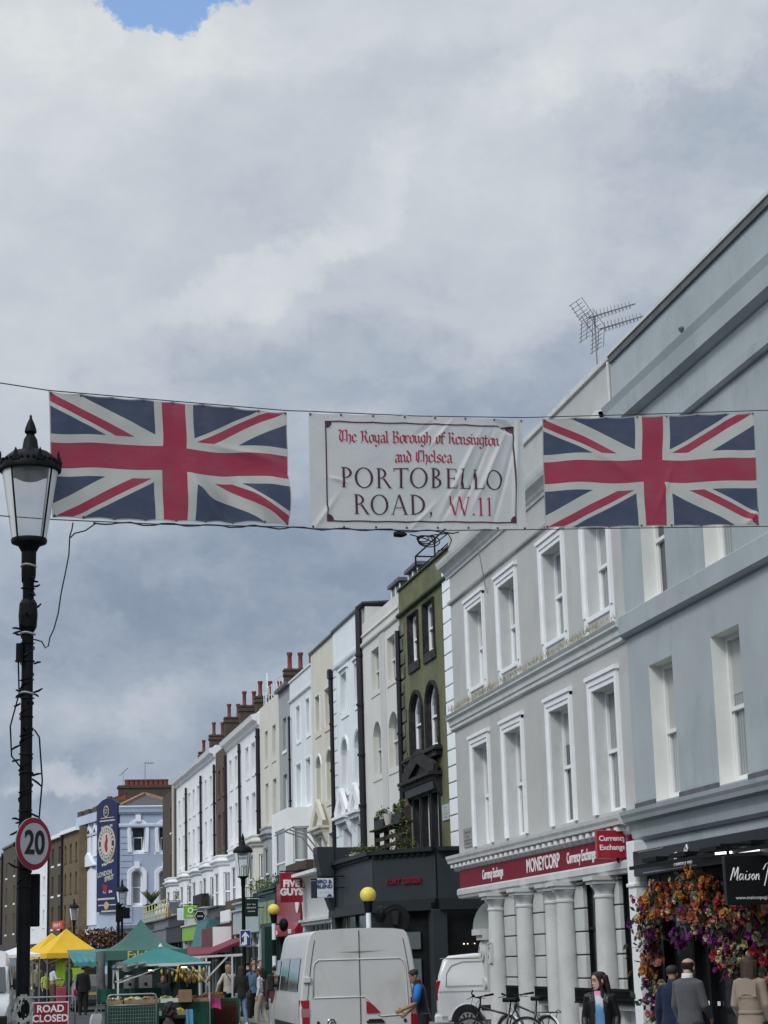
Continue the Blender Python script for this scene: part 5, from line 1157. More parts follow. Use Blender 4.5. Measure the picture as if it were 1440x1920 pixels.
def far_row():
    def P(px, Y): p = on_y(px, 1700, Y); return Vector((p.x, Y, 0))
    def block(label, a, b, top, m, cols, floors, sillm, frame, gutter=True, ww=.95, stack=0, fascia=None, off=0, hood=False):
        d = b-a; L = d.length; ang = math.atan2(d.y, d.x); g = thing('terraced_house', label, 'house', a, ang)
        hs = [(L*(k+.5)/cols-ww/2, L*(k+.5)/cols+ww/2, z0, z1, *((.35,) if hood else ())) for k in range(cols) for z0, z1 in floors]
        mb = MB(); wall(mb, 0, L, 0, top, hs, depth=.2); shell(mb, 0, L, 0, top, 9); mb.build('wall', [m, m], g, recalc=False)
        for h in hs: window(g, *h, depth=.2, frame=frame, fw=.09, pane='glass_blind', sill=(.15, .16, .05), sill_m=sillm)
        if gutter: mb = MB(); mb.box(0, .001, top-.28, L, .3, top+.02); mb.build('gutter', white(), g); mb = MB(); mb.prism([(0, 0, top), (0, -4, top+1.3), (0, -8, top)], (L, 0, 0)); mb.build('roof', mk('tile_roof', (.085, .065, .05), .85, .25, 2), g)
        else: mb = MB(); mb.box(-.05, -.3, top, L+.05, .12, top+.18); mb.build('coping', mk('stone_cap', (.16, .14, .11), .8, .2), g)
        if stack:
            mb = MB(); mb.box(L*.15, -4.5, top+.4, L*.95, -3.4, top+2.2); c = mb.build('chimney_stack', brown, g)
            for k in range(stack): p = MB(); p.lathe([(.2, 0), (.16, .4), (.22, .5)], 8, (L*(.2+.7*k/max(1, stack-1)), -4, top+2.2)); p.build('chimney_pot', terracotta, c)
        mb = MB(); mb.box(.1, .001, 2.9, L-.1, .3, 3.8); mb.build('fascia', fascia or mk('far_fascia', (.06, .055, .05), .6, .2), g); mb = MB(); mb.box(.4, .002, .3, L-.4, .05, 2.9); mb.build('shop_window', MATS['glass_shop'], g)
        mb = MB(); mb.tube([(L-.15, .12, 4), (L-.15, .12, top-.3)], .09, 6); mb.build('drainpipe', pipe_m, g)
        return g
    bl = brick('far_brick', (.19, .135, .075), (.13, .095, .055), (.17, .14, .11)); bd = brick('far_brick_dark', (.105, .085, .058), (.08, .065, .045), (.11, .095, .07))
    p0, p1, p2, p3, p4, p5 = P(147.5, 155.5), P(117, 162), P(92, 168.5), P(34, 179), P(4.5, 191), P(-60, 215)
    f3 = ((4.9, 6.7), (7.6, 9.2), (10.1, 11.5))
    g = block('light brown brick house just left of the blue pub', p0, p1, 12.6, bl, 3, f3, brown, mk('sash_buff', (.42, .37, .28), .6), stack=6, ww=.8, hood=True)
    block('dark brown brick house with white sills, second left of the pub', p1, p2, 12.5, bd, 2, f3, white(), mk('sash_dark', (.16, .14, .11), .6), stack=2)
    block('white rendered house half hidden behind the near lamp post', p2, p3, 12.3, w_bright, 3, ((5.2, 6.6), (8.0, 9.4)), w_bright, w_bright, gutter=False, ww=.5)
    block('brown brick house with white sashes at the left edge', p3, p4, 12.9, bd, 2, f3, white(), white(), gutter=False)
    block('brown brick house beyond the left edge one', p4, p5, 12.2, bd, 5, f3, white(), white(), gutter=False)
    s = thing('shop_sign', 'orange shop sign on the fascia left of the pub', 'sign', P(121.5, 158.5)); o = mk('sign_orange', (.55, .07, .02), .5, .1)
    d = (p1-p0).normalized(); z0 = on_y(122, 1742, 158.5).z; z1 = on_y(122, 1727, 158.5).z; mb = MB(); n = Vector((-d.y, d.x, 0))
    mb.prism([n*.5-d*2.2+Vector((0, 0, z0)), n*.5+d*2.2+Vector((0, 0, z0)), n*.5+d*2.2+Vector((0, 0, z1)), n*.5-d*2.2+Vector((0, 0, z1))], n*.1); mb.build('sign_board', o, s)
    text(s, '~xxxxxx xx', .5, wtext, n*.62+Vector((0, 0, (z0+z1)/2)), -d, (0, 0, 1))
far_row()

# ================================================================== banner and flags across the street
def depth_at(px): return 14.6+(px-91)/(1422-91)*2.8
class Cloth:
    def __init__(s, tl, tr, bl, br, seed, amp, creases, eyelets=7, curl=0.0):
        q = lambda p: on_y(p[0], p[1], depth_at(p[0])); s.c = [q(tl), q(tr), q(bl), q(br)]
        s.seed, s.amp, s.creases, s.n, s.curl = seed, amp, creases, eyelets, curl
        s.W = (s.c[1]-s.c[0]).length; s.Hh = (s.c[2]-s.c[0]).length
        s.ex = (s.c[1]-s.c[0]).normalized(); s.ez = (s.c[0]-s.c[2]).normalized(); s.nn = s.ex.cross(s.ez).normalized()
    def P(s, u, v, off=0.0):
        """u 0..1 across, v 0..1 upward"""
        a = s.c[0].lerp(s.c[1], u); b = s.c[2].lerp(s.c[3], u); p = b.lerp(a, v)
        k = (u*(s.n-1)) % 1; sc = math.sin(PI*k)
        p = p - s.ez*sc*.014*max(0, (v-.8)/.2)**2 + s.ez*sc*.010*max(0, (.2-v)/.2)**2
        x, y = u*s.W, v*s.Hh; mid = math.sin(PI*v)*min(1, 8*min(u, 1-u)+.35)
        p = p + s.ez*(mnoise.noise(Vector((x*1.5+s.seed*2, .3, s.seed)))*1.5*s.amp*mid) + s.ex*(mnoise.noise(Vector((.7, y*2.6+s.seed, x*.8)))*1.1*s.amp*math.sin(PI*u)*(.35+.65*mid))
        d = s.amp*(mnoise.noise(Vector((x*1.6+s.seed, y*1.9, s.seed)))*1.0+mnoise.noise(Vector((x*4+y*2.2+s.seed*3, y*3-x*1.2, 2)))*.42)
        d += .5*s.amp*sc*max(0, (v-.7)/.3)*.8
        for cu, cv, an, wd, ln, h in s.creases:
            ca, sa = math.cos(R_(an)), math.sin(R_(an)); dx, dy = x-cu*s.W, y-cv*s.Hh
            t, w = dx*ca+dy*sa, -dx*sa+dy*ca
            d += 1.45*h*math.exp(-(w/wd)**2)*math.exp(-(t/ln)**2)
        e = min(u, 1-u); d *= .35+.65*min(1, e/.06)
        if s.curl: 
            q = max(0, (u-.72)/.28)*max(0, (.45-v)/.45); p = p+s.ez*(.0)*q; d += s.curl*math.sin(q*3.2)
        return p + s.nn*(d+off)
    def grid(s, name, m, nx, ny, parent):
        mb = MB(); vs = [s.P(i/nx, j/ny) for j in range(ny+1) for i in range(nx+1)]
        fs = [(j*(nx+1)+i, j*(nx+1)+i+1, (j+1)*(nx+1)+i+1, (j+1)*(nx+1)+i) for j in range(ny) for i in range(nx)]
        mb.add(vs, fs); o = mb.build(name, m, parent, smooth=True, recalc=False); me = o.data
        uv = me.uv_layers.new(name='UVMap')
        for lp in me.loops: i = lp.vertex_index; uv.data[lp.index].uv = ((i % (nx+1))/nx, (i//(nx+1))/ny)
        return o
def cloth_shader(m, nt, p, col, thin=.30):
    nt.links.new(col, p.inputs['Base Color']) if hasattr(col, 'is_output') else None
    p.inputs['Roughness'].default_value = .8; p.inputs['Specular IOR Level'].default_value = .15
    tl = nd(nt, 'ShaderNodeBsdfTranslucent'); nt.links.new(col, tl.inputs[0]); mx = nd(nt, 'ShaderNodeMixShader'); mx.inputs[0].default_value = thin
    nt.links.new(p.outputs[0], mx.inputs[1]); nt.links.new(tl.outputs[0], mx.inputs[2]); nt.links.new(mx.outputs[0], nt.nodes['Material Output'].inputs[0])
    tc = nd(nt, 'ShaderNodeTexCoord'); b = nd(nt, 'ShaderNodeBump'); b.inputs['Strength'].default_value = .25; b.inputs['Distance'].default_value = .01
    nb = noise(nt, tc.outputs['UV'], 14, 6, .65, .6); nt.links.new(nb.outputs[0], b.inputs['Height']); nt.links.new(b.outputs[0], p.inputs['Normal']); nt.links.new(b.outputs[0], tl.inputs['Normal'])
def jack_mat():
    m, nt, p = base_mat('flag_cloth'); tc = nd(nt, 'ShaderNodeTexCoord'); s = nd(nt, 'ShaderNodeSeparateXYZ'); nt.links.new(tc.outputs['UV'], s.inputs[0])
    x = Ex(nt, s.outputs[0])*60.0-30.0; y = Ex(nt, s.outputs[1])*30.0-15.0; k = 1/math.sqrt(1.25)
    d1 = (y-x*.5)*k; d2 = (y+x*.5)*k
    ws = d1.abs().lt(3.0).max(d2.abs().lt(3.0))
    r1 = (d1*x).gt(0.0)*d1.abs().lt(2.0); r2 = (d2*x).gt(0.0)*d2.abs().lt(2.0)
    wc = x.abs().lt(5.0).max(y.abs().lt(5.0)); rc = x.abs().lt(3.0).max(y.abs().lt(3.0))
    blue, wht, red = (.080, .104, .165), (.66, .655, .61), (.44, .062, .108)
    c = mixc(nt, ws, blue, wht); c = mixc(nt, r1.max(r2), c, red); c = mixc(nt, wc, c, wht); c = mixc(nt, rc, c, red)
    hem = (x.abs().gt(29.75)).max(y.abs().gt(14.7)); c = mixc(nt, hem*.75, c, (.55, .55, .50))
    n = noise(nt, tc.outputs['UV'], 5, 7, .65); c = mixc(nt, Ex(nt, n.outputs[0]).step(.35, .75)*.18, c, (.28, .27, .27))
    cloth_shader(m, nt, p, c, .40); return m
def vinyl_mat():
    m, nt, p = base_mat('banner_cloth'); tc = nd(nt, 'ShaderNodeTexCoord'); n = noise(nt, tc.outputs['UV'], 4, 7, .65)
    c = mixc(nt, Ex(nt, n.outputs[0]).step(.3, .8), (.74, .75, .73), (.66, .67, .65)); cloth_shader(m, nt, p, c, .30); p.inputs['Roughness'].default_value = .5; return m
def ring_poly(cx, cy, rx, ry, a0, a1, tx, ty, n=18):
    out = []
    for k in range(n):
        q = []
        for a in (R_(a0+(a1-a0)*k/n), R_(a0+(a1-a0)*(k+1)/n)): q.append(((cx+rx*math.cos(a), cy+ry*math.sin(a)), (cx+(rx-tx)*math.cos(a), cy+(ry-ty)*math.sin(a))))
        out.append([q[0][0], q[1][0], q[1][1], q[0][1]])
    return out
def rect(x0, y0, x1, y1): return [[(x0, y0), (x1, y0), (x1, y1), (x0, y1)]]
def diag(x0, y0, x1, y1, w): return [[(x0-w/2, y0), (x0+w/2, y0), (x1+w/2, y1), (x1-w/2, y1)]]
def serif(x, y, hw, up): t = .035; return [[(x-hw, y), (x+hw, y), (x+hw*.45, y+t*up), (x-hw*.45, y+t*up)]]
def stem(x, w=.112): return rect(x-w/2, .02, x+w/2, .98)+serif(x, 0, .15, 1)+serif(x, 1, .15, -1)
SERIF = {
 'P': (.62, lambda: stem(.17)+ring_poly(.2, .725, .36, .275, 92, -92, .115, .05)), 'O': (.92, lambda: ring_poly(.44, .5, .44, .515, 0, 360, .115, .05, 40)),
 'R': (.78, lambda: stem(.17)+ring_poly(.2, .735, .34, .265, 92, -92, .11, .05)+diag(.40, .49, .70, .03, .115)+serif(.72, 0, .11, 1)),
 'T': (.76, lambda: rect(.342, .02, .458, .95)+serif(.4, 0, .15, 1)+rect(.03, .94, .77, .995)+diag(.045, .84, .075, .995, .04)+diag(.755, .84, .725, .995, .04)),
 'B': (.68, lambda: stem(.17)+ring_poly(.2, .76, .30, .24, 92, -92, .105, .05)+ring_poly(.2, .27, .37, .27, 92, -92, .115, .05)),
 'E': (.64, lambda: stem(.17)+rect(.17, .955, .56, .995)+diag(.57, .82, .55, .995, .04)+rect(.17, .49, .45, .53)+diag(.46, .42, .46, .60, .035)+rect(.17, .005, .60, .045)+diag(.62, .19, .58, .005, .04)),
 'L': (.60, lambda: stem(.17)+rect(.17, .005, .56, .045)+diag(.60, .2, .55, .005, .045)), 'D': (.88, lambda: stem(.17)+ring_poly(.2, .5, .58, .497, 92, -92, .12, .05, 26)),
 'A': (.86, lambda: diag(.11, .02, .42, 1, .05)+diag(.75, .02, .43, 1, .11)+rect(.24, .33, .64, .37)+serif(.1, 0, .11, 1)+serif(.75, 0, .14, 1)),
 'W': (1.14, lambda: diag(.30, 0, .07, .98, .10)+diag(.31, 0, .56, .98, .045)+diag(.80, 0, .57, .98, .10)+diag(.81, 0, 1.05, .98, .045)+serif(.07, 1, .12, -1)+serif(.56, 1, .1, -1)+serif(1.05, 1, .1, -1)),
 '1': (.40, lambda: rect(.15, .02, .25, .985)+serif(.2, 0, .15, 1)+diag(.06, .86, .2, .985, .05)), '.': (.22, lambda: [[(.02, .07), (.09, .0), (.16, .07), (.09, .14)]]),
 ',': (.24, lambda: [[(.03, .08), (.1, .01), (.17, .08), (.1, .15)], [(.1, .02), (.165, .07), (.12, -.08), (.02, -.17)]]), ' ': (.42, lambda: [])}
mn = lambda x: [(x-.1, .95), (x+.04, .82), (x+.04, .18), (x+.16, .05)]
BLACK = {
 'n': (.62, [mn(0), [(.08, .78), (.34, .95), (.46, .82), (.46, .18), (.58, .05)]]), 'i': (.24, [mn(0), [(0, 1.3), (.08, 1.38)]]), 'u': (.62, [[(-.1, .95), (.04, .82), (.04, .2), (.2, .05), (.44, .2)], [(.36, .95), (.46, .84), (.46, .18), (.58, .05)]]),
 'o': (.56, [[(.3, 1), (.04, .8), (.04, .2), (.26, .0)], [(.26, 0), (.5, .2), (.5, .8), (.3, 1)]]), 'e': (.54, [[(.5, .17), (.28, .0), (.04, .2), (.04, .8), (.3, 1.0), (.48, .76), (.08, .46)]]),
 'a': (.60, [[(.06, .85), (.28, 1.0), (.46, .82), (.46, .16), (.58, .04)], [(.46, .55), (.1, .42), (.06, .16), (.22, .02), (.46, .2)]]), 'l': (.26, [[(-.06, 1.5), (.06, 1.42), (.06, .18), (.2, .04)]]),
 'h': (.60, [[(-.06, 1.5), (.06, 1.42), (.06, .1)], [(.08, .78), (.34, .95), (.5, .8), (.5, .1), (.36, -.22)]]), 'd': (.58, [[(.08, 1.45), (.5, .85), (.5, .2), (.28, 0), (.04, .2), (.04, .75), (.26, .95)]]),
 'r': (.44, [mn(0), [(.08, .8), (.28, .98), (.40, .82)]]), 'g': (.60, [[(.48, .92), (.28, 1.0), (.04, .8), (.04, .3), (.26, .1), (.46, .3)], [(.44, 1.0), (.5, .9), (.5, -.2), (.24, -.45), (.02, -.3)]]),
 'y': (.60, [[(-.06, .95), (.06, .84), (.06, .3), (.26, .08), (.46, .3)], [(.4, 1.0), (.5, .9), (.5, -.15), (.2, -.45), (.05, -.35)]]), 'f': (.42, [[(.5, 1.42), (.3, 1.52), (.1, 1.35), (.1, .1), (.2, .0)], [(-.1, .95), (.4, .95)]]),
 's': (.52, [[(.46, .9), (.26, 1.0), (.06, .8), (.1, .6), (.42, .42), (.46, .2), (.24, .0), (.02, .14)]]), 't': (.44, [[(.1, 1.3), (.1, .2), (.26, .02), (.42, .14)], [(-.08, .95), (.4, .95)]]),
 'T': (.74, [[(.68, 1.5), (.22, 1.36), (.0, 1.5)], [(.2, 1.2), (.04, .8), (.06, .3), (.3, .02), (.66, .25)], [(.42, 1.35), (.42, .2)]]), 'R': (.86, [[(0, 1.42), (.15, 1.3), (.15, .2), (.0, .02)], [(.15, 1.35), (.5, 1.5), (.66, 1.2), (.5, .85), (.2, .75)], [(.45, .8), (.6, .3), (.8, .02)]]),
 'B': (.76, [[(-.02, 1.5), (.1, 1.4), (.1, .1)], [(.1, 1.35), (.45, 1.5), (.6, 1.2), (.4, .85), (.15, .8)], [(.4, .85), (.66, .6), (.6, .15), (.3, 0), (.05, .1)]]),
 'K': (.80, [[(-.02, 1.5), (.1, 1.4), (.1, .05)], [(.1, 1.3), (.4, 1.5), (.6, 1.32)], [(.15, .8), (.48, .92), (.56, .62)], [(.42, .8), (.55, .3), (.75, .02)]]), 'C': (.76, [[(.7, 1.35), (.45, 1.5), (.1, 1.25), (.04, .4), (.3, .02), (.68, .2)], [(.34, 1.4), (.34, .3)]]), ' ': (.36, [])}
def serif_text(s, size, space=.07):
    x = 0; out = []
    for ch in s:
        w, f = SERIF[ch]; out += [[((x+p[0])*size, p[1]*size) for p in q] for q in f()]; x += w+space
    return out, (x-space)*size
def black_text(s, size, nib=.21, space=.12):
    x = 0; out = []; n = (nib/2*math.cos(R_(38)), nib/2*math.sin(R_(38))); h = (.032, -.034)
    for ch in s:
        w, st = BLACK[ch]
        for pl in st:
            for a, b in zip(pl[:-1], pl[1:]):
                q = [(a[0]-n[0], a[1]-n[1]), (a[0]+n[0], a[1]+n[1]), (b[0]+n[0], b[1]+n[1]), (b[0]-n[0], b[1]-n[1])]
                out.append([((x+p[0])*size, p[1]*size) for p in q])
                for e in (a, b):                                       # hairline thickness of the pen
                    out.append([((x+e[0]+dx)*size, (e[1]+dy)*size) for dx, dy in ((-n[0]-h[0], -n[1]-h[1]), (n[0]-h[0], n[1]-h[1]), (n[0]+h[0], n[1]+h[1]), (-n[0]+h[0], -n[1]+h[1]))])
        x += w+space
    return out, (x-space)*size
def print_on(cl, polys, x0, y0, name, m, parent, base=.004):
    """lay flat polygons (metres from the cloth's lower left corner) on the cloth"""
    mb = MB()
    for i, q in enumerate(polys):
        L1 = max(math.hypot(q[1][0]-q[0][0], q[1][1]-q[0][1]), math.hypot(q[2][0]-q[3][0], q[2][1]-q[3][1])); L2 = max(math.hypot(q[3][0]-q[0][0], q[3][1]-q[0][1]), math.hypot(q[2][0]-q[1][0], q[2][1]-q[1][1]))
        nx, ny = max(1, int(L1/.02)), max(1, int(L2/.02)); vs = []
        for b in range(ny+1):
            for a in range(nx+1):
                s, t = a/nx, b/ny; X = (q[0][0]*(1-s)+q[1][0]*s)*(1-t)+(q[3][0]*(1-s)+q[2][0]*s)*t; Y = (q[0][1]*(1-s)+q[1][1]*s)*(1-t)+(q[3][1]*(1-s)+q[2][1]*s)*t
                vs.append(cl.P((x0+X)/cl.W, (y0+Y)/cl.Hh, base+(i % 23)*.00006))
        mb.add(vs, [(b*(nx+1)+a, b*(nx+1)+a+1, (b+1)*(nx+1)+a+1, (b+1)*(nx+1)+a) for b in range(ny) for a in range(nx)])
    return mb.build(name, m, parent, recalc=False)
def banners():
    jm = jack_mat(); vm = vinyl_mat(); ey = mk('eyelet', (.08, .08, .08), .5)
    def eyelets(cl, parent, n):
        mb = MB()
        for v in (.985, .015):
            for k in range(n): c = cl.P(min(max(k/(n-1), .008), .992), v, .004); mb.ball(c, (.011, .004, .011), 8, 4)
        mb.build('eyelets', ey, parent)
    f1 = Cloth((91, 733), (538, 772), (98, 971), (541, 986), 1.3, .036, [(.80, .60, -12, .03, .3, .02), (.70, .14, -48, .045, .22, -.035), (.62, .2, -55, .05, .25, .03), (.85, .2, -40, .05, .25, .03)], 9, .05)
    o = f1.grid('flag', jm, 110, 60, None); tag(o, 'large Union flag hung left of the white banner, partly behind the street lamp', 'flag', 'flags hung across the street'); eyelets(f1, o, 9)
    f2 = Cloth((1016, 785), (1414, 772), (1022, 991), (1424, 986), 7.7, .026, [(.55, .35, 60, .02, .2, .014), (.3, .6, -30, .04, .3, .012), (.97, .08, 35, .03, .1, .05)], 8)
    o = f2.grid('flag', jm, 110, 60, None); tag(o, 'Union flag hung right of the white banner in front of the grey building', 'flag', 'flags hung across the street'); eyelets(f2, o, 8)
    b = Cloth((578, 773), (980, 786), (583, 991), (987, 994), 3.9, .010,
              [(.70, .55, 58, .016, .30, .018), (.76, .50, 62, .013, .34, -.016), (.83, .55, 60, .018, .30, .020), (.60, .85, 48, .014, .14, .012), (.90, .45, 70, .018, .34, -.018), (.66, .3, 55, .015, .25, -.012),
               (.52, .88, 35, .02, .1, -.010), (.12, .42, -12, .012, .09, .010), (.05, .1, 50, .02, .2, .012), (.5, .1, 40, .016, .16, .012), (.91, .93, -30, .03, .07, -.05), (.96, .6, 85, .02, .4, .02)], 8)
    o = b.grid('banner', vm, 150, 84, None); tag(o, 'white cloth banner reading Portobello Road W.11 strung between the two flags', 'banner'); eyelets(b, o, 8)
    W, Hh = b.W, b.Hh; K = W/403.0; Ky = Hh/217.0
    dk = mk('print_brown', (.085, .035, .05), .7, .1, 8); rd = mk('print_crimson', (.42, .03, .075), .7, .08, 8)
    # red and brown printing, in picture units from the upper left corner of the cloth
    def put(fn, s, width, cx, base, m):
        polys, w = fn(s, 1.0); k = width*K/w; ky = k/K*Ky; polys = [[(p[0]*k, p[1]*ky) for p in q] for q in polys]
        print_on(b, polys, cx*K-width*K/2, Hh-base*Ky, 'lettering', m, o)
    put(black_text, 'The Royal Borough of Kensington', 300, 203, 54, rd); put(black_text, 'and Chelsea', 107, 207, 91, rd)
    put(serif_text, 'PORTOBELLO', 307, 206, 140, dk); put(serif_text, 'ROAD,', 149, 149, 190, dk); put(serif_text, 'W.11', 85, 295, 191, rd)
    x0, x1, y0, y1 = 28*K, 384*K, Hh-205*Ky, Hh-14*Ky; t = .013
    print_on(b, rect(x0, y1-t, x1, y1)+rect(x0, y0, x1, y0+t)+rect(x0, y0+t, x0+t, y1-t)+rect(x1-t, y0+t, x1, y1-t), 0, 0, 'printed_border', dk, o)
    pz = []
    for cx, cy, a in ((x0+t, y0+t, 0), (x1-t, y0+t, 90), (x1-t, y1-t, 180), (x0+t, y1-t, 270)):
        r = .055
        for k in range(6):
            a0, a1 = R_(a+15*k), R_(a+15*(k+1)); pz.append([(cx, cy), (cx+r*math.cos(a0), cy+r*math.sin(a0)), (cx+r*math.cos(a1), cy+r*math.sin(a1)), (cx, cy)])
    print_on(b, pz, 0, 0, 'printed_corner', dk, o)
    # the wires they hang from
    wm = mk('wire_dark', (.035, .035, .04), .5, .1)
    def wire(name, label, pts, r):
        q = [on_y(px, py, depth_at(px)+.005) for px, py in pts]; mb = MB(); mb.tube(q, r, 6); tag(mb.build(name, wm), label, 'wire')
    wire('wire', 'upper wire carrying the banner and both flags across the street', [(-700, 655), (0, 718), (91, 732), (300, 750), (540, 770), (578, 771), (780, 780), (985, 783), (1016, 782), (1200, 777), (1415, 770), (2200, 745)], .0045)
    wire('wire', 'lower wire along the bottom of the banner and flags', [(-700, 945), (0, 967), (98, 974), (300, 983), (541, 988), (583, 991), (790, 995), (987, 993), (1200, 990), (1424, 987), (2200, 980)], .0045)
    mb = MB(); r = random.Random(5); pts = []
    for k in range(60): px = 175+k*(860-175)/59; pts.append(on_y(px, 980+ (px-175)*.026+2.2*math.sin(k*.9)+r.uniform(-.8, .8), depth_at(px)-.01))
    mb.tube(pts, .0065, 6); c = on_y(797, 1010, depth_at(797))
    for k in range(4): rr = .045+.012*k; mb.tube([c+Vector((rr*math.cos(a)*1.2+.02*k-.02, .008*k, rr*.62*math.sin(a)-.006*k)) for a in [i*.35 for i in range(19)]], .0055, 5)
    e = on_y(840, 1000, depth_at(840)); mb.tube([c+Vector((.05, 0, .03)), e, e+Vector((.03, 0, -.06)), e+Vector((.0, 0, -.13)), e+Vector((-.1, 0, -.16))], .006, 5); mb.tube([c, c+Vector((.09, 0, -.04)), e], .006, 5)
    pl = on_y(748, 1002, depth_at(748)); mb.tube([pl+Vector((.1, 0, .0)), c], .006, 5)
    o = tag(mb.build('light_cable', wm), 'black cable coiled under the middle of the white banner', 'cable')
    mb = MB(); mb.tube([pl+Vector((-.045, 0, 0)), pl+Vector((.02, 0, 0)), pl+Vector((.045, 0, 0)), pl+Vector((.07, 0, .002))], [.022, .027, .02, .009], 10); mb.build('plug', black(), o, smooth=True)
    mb = MB(); pts = [(136, 980), (134, 992), (131, 1005), (128, 1040), (122, 1075), (116, 1110), (108, 1150), (100, 1180), (93, 1195), (90, 1211), (84, 1215), (79, 1203), (68, 1200), (57, 1198)]
    mb.tube([on_y(x+1.2*math.sin(y*.4), y, 14.75) for x, y in pts], .006, 6); mb.tube([on_y(x, y, depth_at(x)) for x, y in ((180, 981), (160, 995), (140, 1000), (132, 1008))], .006, 6)
    tag(mb.build('hanging_cable', wm), 'thin cable drooping from the flag wire to the lamp post', 'cable')
    mb = MB(); a, bb = on_y(893, 990, 30), on_y(985, 1320, 36); mb.tube([on_y(892, 1000, 38), on_y(910, 1100, 39), on_y(948, 1215, 39.5), on_y(960, 1290, 39.5), on_y(966, 1345, 39.5)], .012, 5); tag(mb.build('roof_cable', mk('cable_pale', (.5, .5, .48), .6)), 'pale cable hanging down the front of the grey building', 'cable')
banners()

# ================================================================== street lamps
LAMPM = dict()
def lamp(label, loc, height, sc=1.0, detail=True, spin=0.3):
    g = thing('street_lamp', label, 'street lamp', loc, spin, 'black lantern street lamps'); b = black(); LH = 1.06*sc; z0 = height-LH; rs = sc*.83
    mb = MB(); r = .040*sc
    mb.lathe([(.10*sc, 0), (.10*sc, .25), (.085*sc, .32), (.075*sc, 1.1), (.09*sc, 1.14), (.07*sc, 1.2), (r*1.25, 1.28), (r*1.2, 2.2), (r*1.08, z0-1.0), (r*1.05, z0-.24), (r*1.35, z0-.2), (r*1.4, z0-.0)], 16)
    mb.build('pole', b, g, smooth=True, auto=35)
    c = (0, 0, z0); n = 32 if detail else 12
    mb = MB(); mb.lathe([(.062*rs, -.02), (.10*rs, .035), (.158*rs, .055), (.165*rs, .075), (.160*rs, .09), (.12*rs, .085), (.1*rs, .05)], n, c)
    mb.build('lantern_base', b, g, smooth=True, auto=40); mb = MB()
    mb.lathe([(.262*rs, .61*sc), (.285*rs, .62*sc), (.288*rs, .65*sc), (.27*rs, .68*sc), (.235*rs, .72*sc), (.17*rs, .765*sc), (.09*rs, .78*sc), (.075*rs, .80*sc), (.062*rs, .87*sc), (.045*rs, .895*sc), (.036*rs, .91*sc), (.056*rs, .93*sc), (.052*rs, .955*sc), (.034*rs, 1.0*sc), (.012*rs, 1.04*sc), (.012*rs, 1.06*sc), (.002, 1.07*sc)], n, c)
    mb.lathe([(.255*rs, .615*sc), (.1*rs, .635*sc)], n, c, cap=False)
    if detail:
        for k in range(8):                                            # cresting round the rim
            a = 2*PI*k/8; x, y = .278*rs*math.cos(a), .278*rs*math.sin(a); t = Vector((-math.sin(a), math.cos(a), 0)); p = Vector((x, y, z0+.66*sc))
            mb.prism([p-t*.034, p+t*.034, p+t*.026+Vector((0, 0, .03)), p+t*.010+Vector((0, 0, .045)), p+t*.014+Vector((0, 0, .065)), p+Vector((0, 0, .095)), p-t*.014+Vector((0, 0, .065)), p-t*.010+Vector((0, 0, .045)), p-t*.026+Vector((0, 0, .03))], Vector((math.cos(a), math.sin(a), 0))*.012)
            for kk in range(3): a2 = a+2*PI/8*(kk+1)/4; mb.ball((.278*rs*math.cos(a2), .278*rs*math.sin(a2), z0+.685*sc), .014*sc, 6, 4)
    mb.build('lantern_cap', b, g, smooth=True, auto=40)
    mb = MB()
    for k in range(4 if detail else 4):
        a = 2*PI*k/4+.55; d = Vector((math.cos(a), math.sin(a), 0)); mb.tube([d*.158*rs+Vector((0, 0, z0+.07)), d*.257*rs+Vector((0, 0, z0+.625*sc))], .0075*sc, 6)
    mb.build('glazing_bars', b, g)
    mb = MB(); mb.lathe([(.155*rs, .075), (.256*rs, .62*sc)], n, c, cap=False); mb.build('glass', clear_glass('lantern_glass', (.80, .82, .83), .10), g, smooth=True)
    mb = MB(); mb.lathe([(.13*rs, .60*sc), (.13*rs, .57*sc), (.08*rs, .55*sc), (.001, .55*sc)], n, c); mb.build('gear_plate', mk('lamp_gear', (.20, .22, .22), .6, .1), g)
    return g
